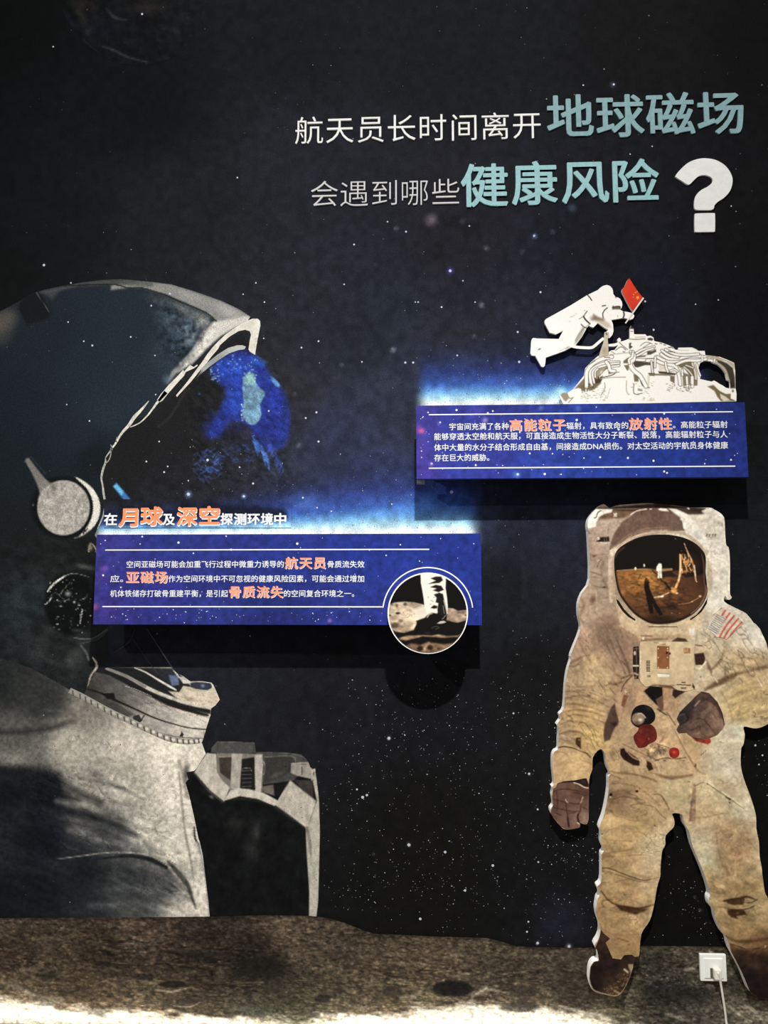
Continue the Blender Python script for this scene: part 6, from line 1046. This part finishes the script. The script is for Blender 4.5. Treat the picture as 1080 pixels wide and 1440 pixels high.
# ================================================================ the two blue text panels
PD, PB = .13, .10
M_WHITE = mat('white_print', (236, 238, 242), rough=.6, grain=.05)
M_ORANGE = mat('orange_print', (244, 148, 112), rough=.6, grain=.06)
M_GREY = mat('grey_bracket', (128, 132, 140), rough=.5)
M_PSIDE = mat('dark_blue_panel_edge', (38, 48, 110), rough=.6)
def panel(label, x0, y0, x1, y1, paint, loc):
    """x0..y1 in frame pixels at the panel face"""
    p = thing('text_panel', label, 'information panel', loc, 'blue text panels')
    a, b = at(x0, (y0 + y1) / 2, PD), at(x1, (y0 + y1) / 2, PD); zt = at((x0 + x1) / 2, y0, PD)[2]; zb = at((x0 + x1) / 2, y1, PD)[2]
    boxm('panel_board', (a[0], -PD + .0006, zb), (b[0], -PB, zt), M_PSIDE, p)
    m = .045
    boxm('mounting_frame', (a[0] + m, -PB, zb + m * .5), (b[0] - m, .0, zt - m * .5), M_PSIDE, p)
    # face in its own true rectangle
    nx, nz = int((b[0] - a[0]) / .0042), int((zt - zb) / .0042)
    X, Z = np.meshgrid(np.linspace(a[0], b[0], nx + 1), np.linspace(zb, zt, nz + 1))
    V = np.stack([X.ravel(), np.full(X.size, -PD), Z.ravel()], 1)
    F = [(j * (nx + 1) + i, j * (nx + 1) + i + 1, (j + 1) * (nx + 1) + i + 1, (j + 1) * (nx + 1) + i) for j in range(nz) for i in range(nx)]
    px = np.stack([x0 + (X.ravel() - a[0]) / (b[0] - a[0]) * (x1 - x0), y0 + (zt - Z.ravel()) / (zt - zb) * (y1 - y0)], 1)
    pt = Paint(px); paint(pt)
    mesh_obj('printed_face', V, F, M_PANEL, p, pt.out())
    return p
def dots(parent, spots, dep, m=None):
    V, F, Cc = [], [], []
    for x, y, r, c in spots:
        k = len(V); q = unproj([(x + r * math.cos(a * math.pi / 3), y + r * math.sin(a * math.pi / 3)) for a in range(6)], dep)
        V += [(u, -dep, w) for u, w in q]; F.append(tuple(range(k, k + 6))); Cc += [c] * 6
    o = mesh_obj('star_print', V, F, M_PANEL, parent, np.array(Cc, float)); o['kind'] = 'stuff'; return o
def rule(name, parent, x0, y0, x1, y1, dep, w=1.6):
    a, b = at(x0, y0, dep), at(x1, y1, dep); z = (a[2] + b[2]) / 2; h = w * .0024 / 2
    return mesh_obj(name, [(a[0], -dep, z - h), (b[0], -dep, z - h), (b[0], -dep, z + h), (a[0], -dep, z + h)], [(0, 1, 2, 3)], M_WHITE, parent)
def pface1(p):
    p.idw([(140, 760, (58, 58, 140)), (140, 860, (56, 54, 136)), (250, 760, (44, 54, 134)), (300, 865, (42, 50, 122)), (400, 800, (40, 54, 138)), (520, 770, (36, 54, 142)), (660, 770, (34, 52, 138)), (660, 860, (36, 54, 142)), (480, 865, (42, 54, 134)), (230, 820, (50, 52, 138)), (400, 870, (36, 44, 112))], 3)
    for x, y, r, c, a in [(146, 800, 9, (150, 90, 190), .7), (136, 854, 8, (200, 110, 170), .8), (142, 815, 20, (84, 66, 160), .6), (150, 860, 30, (76, 58, 144), .5), (467, 873, 5, (170, 130, 200), .8), (300, 850, 60, (54, 62, 150), .4)]: p.blob(x, y, r, r, c, a)
    p.tex(.14, 7, 7, 0, 3, 201); p.C[:] *= .91
p1 = panel('lower blue star-patterned text panel with a round boot photo at its right end', 133.5, 751, 677, 878.6, pface1, at(400, 878, PD))
rs2 = np.random.RandomState(21); sp = []
for i in range(150):
    x, y = rs2.uniform(140, 670), rs2.uniform(754, 876)
    if rs2.rand() < .6: y = rs2.normal(866, 6)
    if y > 876 or y < 754: continue
    b = rs2.uniform(110, 225); sp.append((x, y, rs2.uniform(.4, .9), (b, b, min(255, b + 20))))
sp += [(251, 763, 1.7, (235, 240, 250)), (200, 754.6, 1.3, (220, 225, 245)), (418, 764.5, 1.8, (235, 240, 250)), (145, 809, 1.5, (235, 235, 245)), (325, 773, 1.6, (230, 235, 250)), (197, 765, 1.0, (200, 205, 235)), (590, 789, 1.0, (200, 205, 235)), (170, 826, 1.2, (220, 220, 240)), (272, 778, 1.2, (210, 215, 240)), (563, 766, 1.1, (210, 215, 240)), (543, 781, 1.1, (205, 210, 240)), (318, 754, 1.2, (215, 220, 245)), (148, 760, 1.1, (200, 205, 235))]
dots(p1, sp, PD + .0005)
TD = PD + .0010
EM = 10.4
def para(parent, runs, em=EM):
    for s, x0, x1, bot, kind in runs:
        if kind == 'o':
            text('highlighted_words', s, x0 + .7, x1 + .7, bot + .7, 17.6, TD - .0002, M_WHITE, parent, off=.022, space=1.11)['label'] = 'white offset edge of the orange words'
            text('highlighted_words', s, x0, x1, bot, 17.6, TD + .0002, M_ORANGE, parent, off=.020, space=1.11)['label'] = 'large orange words'
        else:
            text('text_line', s, x0, x1, bot, em, TD, M_WHITE, parent, off=.009, space=1.03)
para(p1, [('空间亚磁场可能会加重飞行过程中微重力诱导的', 178, 399, 798.3, 'w'), ('航天员', 400.8, 457.6, 799.6, 'o'), ('骨质流失效', 460.6, 512.4, 798.3, 'w'),
          ('应。', 155, 173, 818.6, 'w'), ('亚磁场', 177.3, 235, 819.8, 'o'), ('作为空间环境中不可忽视的健康风险因素，可能会通过增加', 236.8, 512, 818.6, 'w'),
          ('机体铁储存打破骨重建平衡，是引起', 154.8, 320.4, 839.4, 'w'), ('骨质流失', 322.2, 397.8, 840.4, 'o'), ('的空间复合环境之一。', 399.4, 498, 839.4, 'w')])
rule('rule_line', p1, 148, 772.8, 603.6, 773.2, TD); rule('rule_line', p1, 144, 853, 538.6, 853.4, TD)
# arc over the round photo
cx, cy = 601.6, 862.3
ac = [(cx - 63.2 + 0, 853.4)] + [(cx + 63.5 * math.cos(math.radians(t)), cy - 64.2 * math.sin(math.radians(t))) for t in np.linspace(172.5, 7, 50)]
strip('rule_arc', ac, 1.6, TD, (236, 238, 242), p1)
def pface2(p):
    p.idw([(592, 590, (62, 58, 146)), (592, 660, (66, 58, 148)), (650, 580, (48, 56, 142)), (640, 640, (50, 62, 156)), (700, 600, (52, 58, 150)), (760, 660, (46, 66, 160)), (820, 600, (42, 62, 154)), (820, 660, (38, 62, 150)), (930, 600, (36, 56, 142)), (930, 655, (34, 56, 140)), (1035, 590, (34, 48, 120)), (1035, 655, (34, 50, 128)), (700, 575, (40, 50, 126)), (900, 570, (36, 50, 128))], 3)
    for x, y, r, c, a in [(593, 604, 7, (216, 96, 140), .85), (588, 602, 9, (170, 80, 160), .5), (684, 590, 7, (170, 150, 215), .9), (672, 577, 22, (76, 70, 170), .6), (590, 630, 26, (84, 64, 160), .5), (607, 652, 6, (130, 100, 200), .8), (728, 667, 9, (96, 140, 220), .7), (764, 573, 6, (100, 130, 215), .7), (817, 575, 7, (96, 120, 210), .7), (618, 594, 5, (110, 110, 200), .6)]: p.blob(x, y, r, r, c, a)
    p.tex(.14, 7, 7, 0, 3, 202); p.C[:] *= .93
p2 = panel('upper blue star-patterned text panel under the spacewalker cut-out', 585.5, 568, 1050, 672, pface2, at(818, 672, PD))
sp = []
for i in range(110):
    x, y = rs2.uniform(590, 1046), rs2.uniform(571, 669); b = rs2.uniform(120, 230)
    if x > 850 and rs2.rand() < .5: continue
    sp.append((x, y, rs2.uniform(.4, 1.0), (b, b, min(255, b + 20))))
sp += [(642, 576.6, 1.6, (240, 242, 250)), (686, 581, 1.5, (235, 238, 250)), (693, 578, 1.3, (230, 235, 250)), (811, 590.6, 1.8, (240, 242, 250)), (934, 581.7, 1.4, (230, 235, 250)), (870, 604, 1.6, (230, 235, 250)), (766, 666.6, 1.8, (235, 238, 250)), (789, 667, 1.1, (220, 225, 245)), (669, 654, 1.5, (230, 235, 250)), (745, 637.6, 1.4, (230, 235, 250)), (883, 644, 1.6, (230, 235, 250)), (919, 648, 1.6, (230, 235, 250)), (844, 643, 1.4, (225, 230, 250)), (934, 663, 1.5, (230, 235, 250)), (938, 665, 1.4, (230, 235, 250)), (1028, 646.6, 1.4, (220, 225, 245)), (991, 652, 1.1, (215, 220, 245)), (777, 638, 1.1, (215, 220, 245)), (731, 608, 1.2, (220, 225, 245)), (602, 580, 1.2, (210, 215, 245)), (619, 594, 1.4, (205, 210, 245)), (607, 652, 1.8, (180, 170, 230)), (728, 667, 2, (190, 215, 250))]
dots(p2, sp, PD + .0005)
para(p2, [('宇宙间充满了各种', 632, 715.3, 604.6, 'w'), ('高能粒子', 716.8, 795.3, 605.6, 'o'), ('辐射，具有致命的', 796.8, 883.6, 603.4, 'w'), ('放射性', 884.6, 944.6, 603.8, 'o'), ('。高能粒子辐射', 946.5, 1023.3, 602, 'w'),
          ('能够穿透太空舱和航天服，可直接造成生物活性大分子断裂、脱落，高能辐射粒子与人', 610.7, 1023.3, 617.2, 'w'), ('体中大量的水分子结合形成自由基，间接造成DNA损伤。对太空活动的宇航员身体健康', 610.7, 1024, 632.6, 'w'), ('存在巨大的威胁。', 610.7, 688, 648.4, 'w')], 10.6)
rule('rule_line', p2, 603, 583, 1030.7, 579.2, TD); rule('rule_line', p2, 603, 658.2, 1034, 655.8, TD)
a = at(586, 673, PD); b = at(597.5, 678, PD)
boxm('bracket', (a[0], -PB - .012, b[2]), (b[0], -PB + .03, a[2] + .004), M_GREY, p2)['label'] = 'small grey bracket under the corner'

# round photo of a boot on the ground, mounted in front of the lower panel
DD = .165
disc = thing('round_photo', 'round white-rimmed photo of a boot on rocky ground, overlapping the lower panel', 'photo disc', at(602, 919, DD))
def ring(r, n=72): return [(cx + r * math.cos(t * 2 * math.pi / n), cy + r * 1.01 * math.sin(t * 2 * math.pi / n)) for t in range(n)]
board('rim', [np.array(ring(56.6))], DD - .002, PD + .001, M_EDGE, disc)['label'] = 'thin white rim'
def bootp(p):
    p.base((14, 13, 12)); p.fr(540, 790, 7.714)
    p.poly([(40, 470), (120, 440), (220, 432), (330, 440), (430, 465), (520, 510), (580, 530), (620, 600), (600, 760), (40, 800)], (196, 176, 150), 2, 1)
    p.tex(.35, 10, 7, 10, 4, 211, [(40, 430), (600, 430), (600, 780), (40, 780)], 6)
    p.poly([(300, 520), (420, 480), (520, 510), (590, 545), (470, 600), (380, 625), (320, 590)], (228, 218, 198), 5, .85)
    for x, y, rx, ry, c, a in [(150, 558, 38, 20, (48, 38, 30), .95), (230, 460, 30, 26, (64, 52, 42), .8), (140, 475, 22, 30, (92, 78, 64), .8), (85, 465, 20, 12, (70, 58, 46), .8), (120, 690, 70, 50, (56, 44, 35), .8), (180, 640, 40, 26, (98, 80, 62), .7), (90, 620, 50, 30, (150, 122, 96), .6), (270, 660, 60, 50, (206, 186, 154), .6), (280, 740, 60, 24, (170, 144, 112), .6), (200, 735, 50, 20, (180, 140, 96), .7), (60, 580, 30, 14, (60, 48, 38), .8)]: p.blob(x, y, rx, ry, c, a, 0, .3)
    for x, y in [(240, 580), (260, 600), (280, 575), (255, 565), (300, 580), (330, 565), (210, 550), (270, 590)]: p.blob(x, y, 9, 7, (52, 42, 34), .9)
    p.poly([(40, 720), (130, 760), (220, 770), (320, 740), (370, 640), (460, 610), (560, 640), (640, 620), (720, 650), (900, 640), (920, 1000), (40, 1000)], (17, 15, 14), 3, 1)
    p.poly([(690, 500), (750, 505), (800, 530), (905, 520), (905, 600), (880, 640), (800, 660), (740, 650), (680, 630)], (172, 148, 126), 2, 1); p.tex(.3, 8, 6, 0, 4, 212, [(680, 500), (910, 500), (910, 670), (680, 670)], 5); p.blob(790, 620, 40, 34, (206, 182, 156), .7); p.blob(820, 590, 40, 20, (120, 96, 80), .6); p.blob(700, 630, 50, 20, (120, 98, 78), .7); p.blob(885, 580, 20, 14, (50, 40, 34), .8)
    # trouser leg and boot
    p.poly([(395, 110), (660, 130), (672, 200), (668, 280), (685, 400), (692, 480), (690, 560), (640, 620), (560, 650), (480, 600), (440, 500), (430, 400), (415, 310), (400, 230)], (236, 230, 214), 1.6, 1)
    for pts in [[(505, 180), (560, 160), (620, 160), (640, 200), (600, 230), (540, 235), (480, 240), (560, 205)], [(500, 275), (560, 250), (620, 260), (650, 305), (590, 330), (530, 310), (570, 290)], [(540, 355), (600, 335), (640, 350), (650, 400), (670, 480), (680, 570), (640, 610), (580, 590), (580, 510), (590, 450), (560, 440), (570, 390)], [(505, 500), (540, 470), (580, 480), (575, 505), (540, 510)]]: p.poly(pts, (20, 17, 16), 1.8, .97)
    for x, y in [(515, 420), (505, 460), (480, 385), (545, 385), (530, 430)]: p.blob(x, y, 14, 8, (70, 62, 52), .8, -20)
    p.line([(650, 420), (665, 480), (690, 560)], 1.6, (190, 184, 170), 1, .8); p.line([(640, 480), (655, 560)], 1.2, (150, 144, 130), 1, .7)
    p.poly([(350, 640), (440, 610), (470, 580), (520, 550), (590, 560), (650, 600), (600, 660), (540, 700), (470, 750), (390, 740), (360, 690)], (17, 15, 14), 3, 1); p.line([(470, 600), (490, 570), (520, 560)], 2, (180, 170, 150), 1.2, .9); p.poly([(500, 520), (560, 515), (580, 540), (575, 560), (520, 550), (470, 545)], (232, 224, 206), 1.6, .9)
    p.poly([(575, 668), (610, 645), (650, 640), (675, 655), (640, 668), (600, 672)], (206, 196, 178), 1.4, .95); p.line([(520, 720), (560, 700), (600, 715), (560, 730)], 1, (90, 84, 78), .9, .7); p.blob(470, 770, 60, 20, (52, 46, 42), .5)
    # ridges in the foreground
    p.poly([(160, 830), (240, 800), (330, 800), (420, 795), (520, 800), (590, 785), (680, 805), (800, 800), (840, 780), (800, 815), (640, 825), (420, 808), (300, 840), (240, 855), (180, 845)], (150, 122, 92), 3, .95); p.blob(580, 800, 60, 10, (206, 180, 140), .8); p.blob(240, 825, 60, 16, (184, 146, 108), .7)
    p.poly([(230, 910), (300, 885), (400, 900), (470, 870), (560, 880), (640, 895), (760, 880), (700, 940), (600, 985), (440, 990), (320, 970)], (124, 98, 74), 4, .95); p.blob(390, 940, 52, 40, (26, 21, 18), .95, -20, .3); p.blob(500, 930, 46, 40, (34, 27, 22), .9, 0, .3); p.blob(590, 945, 30, 20, (40, 32, 26), .8); p.line([(440, 960), (450, 920), (490, 880)], 3, (170, 138, 106), 2, .8); p.blob(650, 920, 50, 20, (150, 112, 80), .7); p.blob(270, 905, 30, 14, (60, 46, 36), .7)
    p.tex(.25, 6, 4, 0, 4, 213, [(40, 780), (900, 780), (900, 1000), (40, 1000)], 6)
sheet('boot_photo', [ring(54.8)], DD, 1.0, bootp, M_FACE, disc)['label'] = 'photo of a white boot leg stepping on brown rocks'
# ================================================================ headline characters standing slightly off the wall
M_HEADW = mat('headline_white', (232, 232, 228), rough=.6, grain=.05, gscale=60)
M_HEADL = mat('headline_light', (206, 206, 204), rough=.6, grain=.05, gscale=60)
M_TEAL1 = mat('headline_teal_grey', (130, 164, 168), rough=.6, grain=.09, gscale=90)
M_TEAL2 = mat('headline_teal', (148, 192, 194), rough=.6, grain=.09, gscale=90)
HD = .004
def head(row, chars, xs, bots, em, m, off, desc):
    for k, (c, (x0, x1), b) in enumerate(zip(chars, xs, bots)):
        o = text('headline_character', c, x0, x1, b, em, HD, m, None, off=off, extrude=.005 * 0 + .003)
        tag(o, desc[k], 'lettering', row)
z1 = lambda a, b: (400 + a / 3.176, 400 + b / 3.176)
z2 = lambda a, b: (740 + a / 3.176, 740 + b / 3.176)
G1 = 'upper headline row, white characters'
head(G1, '航天员长时间离开', [z1(48, 172), z1(187, 308), z1(328, 443), z1(462, 586), z1(605, 723), z1(748, 858), z1(882, 1003), z1(1022, 1145)], [202.6, 201.6, 200.6, 199.2, 198.6, 198.0, 196.4, 195.0], 40.6, M_HEADW, -.004,
     ['white character %s, %s of the upper headline row' % (c, d) for c, d in [('航', 'first'), ('天', 'between 航 and 员, second'), ('员', 'third'), ('长', 'fourth'), ('时', 'fifth'), ('间', 'sixth'), ('离', 'seventh'), ('开', 'last white one')]])
head('upper headline row, teal characters', '地球磁场', [z2(97, 300), z2(318, 526), z2(540, 752), z2(770, 972)], [192.6, 192.4, 189.6, 188.0], 63, M_TEAL1, .016, ['large grey-teal character %s in the upper headline row' % c for c in '地球磁场'])
head('lower headline row, white characters', '会遇到哪些', [z1(118, 238), z1(250, 373), z1(392, 502), z1(525, 641), z1(660, 781)], [291.0, 290.8, 289.8, 289.0, 288.2], 39.6, M_HEADL, -.010, ['thin white character %s in the lower headline row' % c for c in '会遇到哪些'])
head('lower headline row, teal characters', '健康风险', [z1(792, 996), (721, 740 + 138 / 3.176), z2(163, 368), z2(392, 593)], [290.4, 287.6, 285.4, 284.0], 64, M_TEAL2, .016, ['large bright teal character %s in the lower headline row' % c for c in '健康风险'])
qm = thing('question_mark', 'big bold white question mark ending the headline', 'lettering', at(990, 326, HD))
Q = lambda p: smooth_loop(FR(740, 100, 3.176, p), 4)
board('hook', [Q([(667, 467), (688, 440), (722, 410), (760, 394), (800, 389), (850, 398), (893, 426), (918, 466), (921, 500), (910, 535), (885, 564), (858, 582), (842, 598), (838, 612), (828, 619), (795, 620), (762, 619), (752, 611), (751, 585), (758, 556), (780, 532), (808, 517), (828, 500), (833, 484), (820, 470), (795, 464), (770, 469), (748, 488), (732, 504), (718, 505), (692, 488), (672, 475)])], HD + .004, .001, M_HEADW, qm)
board('dot', [Q([(753, 642), (757, 636), (797, 634), (838, 634), (843, 639), (844, 676), (843, 712), (838, 717), (797, 718), (758, 718), (753, 712), (752, 676)])], HD + .004, .001, M_HEADW, qm)

# ================================================================ caption printed over the glow of the lower panel
cap = thing('caption_lettering', 'one-line caption in white and orange characters above the lower panel', 'lettering', at(275, 740, .003))
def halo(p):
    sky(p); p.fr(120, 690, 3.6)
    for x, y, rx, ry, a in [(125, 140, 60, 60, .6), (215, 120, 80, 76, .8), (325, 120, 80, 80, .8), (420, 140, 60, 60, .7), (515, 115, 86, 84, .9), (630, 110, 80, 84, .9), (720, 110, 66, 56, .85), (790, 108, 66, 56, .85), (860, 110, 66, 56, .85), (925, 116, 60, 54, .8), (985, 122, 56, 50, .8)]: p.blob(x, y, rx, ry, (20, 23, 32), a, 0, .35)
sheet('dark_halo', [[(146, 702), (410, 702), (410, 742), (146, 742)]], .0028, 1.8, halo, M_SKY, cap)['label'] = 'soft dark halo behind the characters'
M_CAPW = mat('caption_white', (246, 248, 248), rough=.6, grain=.03)
def capo(name, s, x0, x1, bot, em):
    text(name, s, x0 + .4, x1 + .4, bot + 1.6, em, .0034, M_CAPW, cap, off=.045)['label'] = 'white underside of the orange characters'
    o = text(name, s, x0, x1, bot, em, .0040, M_CAPO, cap, off=.030); o['label'] = 'orange characters'
M_CAPO = mat('caption_orange', (252, 150, 96), rough=.6, grain=.06)
zc = lambda x: 120 + x / 3.6
text('character', '在', zc(95), zc(158), 738.4, 17.6, .0038, M_CAPW, cap, off=.030)
capo('large_character', '月', zc(170), zc(262), 739.6, 27.5); capo('large_character', '球', zc(280), zc(388), 738.2, 27.5)
text('character', '及', zc(392), zc(452), 738.4, 17.6, .0038, M_CAPW, cap, off=.030)
capo('large_character', '深', zc(464), zc(562), 738.4, 27.5); capo('large_character', '空', zc(578), zc(676), 737.6, 27.5)
for k, c in enumerate('探测环境中'): text('character', c, zc(685 + k * 68), zc(685 + k * 68 + (60 if c != '中' else 58)), 738.2, 17.6, .0038, M_CAPW, cap, off=.030)

# ================================================================ wall socket with a plugged-in cord
M_SOCK = mat('white_socket_plastic', (240, 240, 232), rough=.35, spec=.4)
M_CORD = mat('white_cord_plastic', (232, 228, 214), rough=.5, spec=.3)
M_PLUGSHADE = mat('plug_shadow_tone', (96, 88, 70), rough=.6)
a, b = at(985.6, 1379.8, .012), at(1021, 1342.6, .012)
sock = thing('wall_socket', 'small square white wall socket between the cut-out astronaut boots', 'wall socket', ((a[0] + b[0]) / 2, -.002, a[2]))
boxm('socket_plate', (a[0], -.012, a[2]), (b[0], -.001, b[2]), M_SOCK, sock, .002)
w_, h_ = b[0] - a[0], b[2] - a[2]
boxm('socket_insert', (a[0] + w_ * .14, -.0145, a[2] + h_ * .12), (b[0] - w_ * .14, -.010, b[2] - h_ * .14), M_SOCK, sock, .0015)
cx_, cz_ = a[0] + w_ * .55, a[2] + h_ * .36
boxm('plug_shadow_patch', (cx_ - .016, -.0150, cz_ - .018), (cx_ + .004, -.0140, cz_ + .012), M_PLUGSHADE, sock)  # the plug's shadow, put in as a dark patch beside it
cord = thing('power_cord', 'white plug and cord hanging from the wall socket to the floor', 'cord', (cx_, -.03, FLOOR_Z))
boxm('plug', (cx_ - .009, -.036, cz_ - .016), (cx_ + .013, -.0145, cz_ + .017), M_CORD, cord, .004)
def tube(name, pts, r, m, parent, n=10):
    c = smooth_loop(np.array(pts, float), 8, False); V, F = [], []
    for i, q in enumerate(c):
        t = Vector(c[min(i + 1, len(c) - 1)] - c[max(i - 1, 0)]).normalized(); u = t.orthogonal().normalized() if i == 0 else (u - t * u.dot(t)).normalized(); v = t.cross(u)
        V += [tuple(Vector(q) + (u * math.cos(k * 2 * math.pi / n) + v * math.sin(k * 2 * math.pi / n)) * r) for k in range(n)]
    for i in range(len(c) - 1): F += [(i * n + k, i * n + (k + 1) % n, (i + 1) * n + (k + 1) % n, (i + 1) * n + k) for k in range(n)]
    F += [tuple(range(n))[::-1], tuple(range((len(c) - 1) * n, len(c) * n))]
    o = mesh_obj(name, V, F, m, parent)
    for pl in o.data.polygons: pl.use_smooth = True
    return o
s0 = at(1008.5, 1367, .028); s1 = at(1013.3, 1382, .03); s2 = at(1016.7, 1403, .024); s3 = at(1020, 1425, .018); s4 = at(1021.8, 1440, .016)
tube('cable', [(cx_ + .002, -.030, cz_ + .004), (s0[0], -.036, s0[2]), s1, s2, s3, s4, (s4[0] + .008, -.024, FLOOR_Z + .012), (s4[0] + .05, -.07, FLOOR_Z + .0045), (s4[0] + .25, -.12, FLOOR_Z + .0045)], .0036, M_CORD, cord)
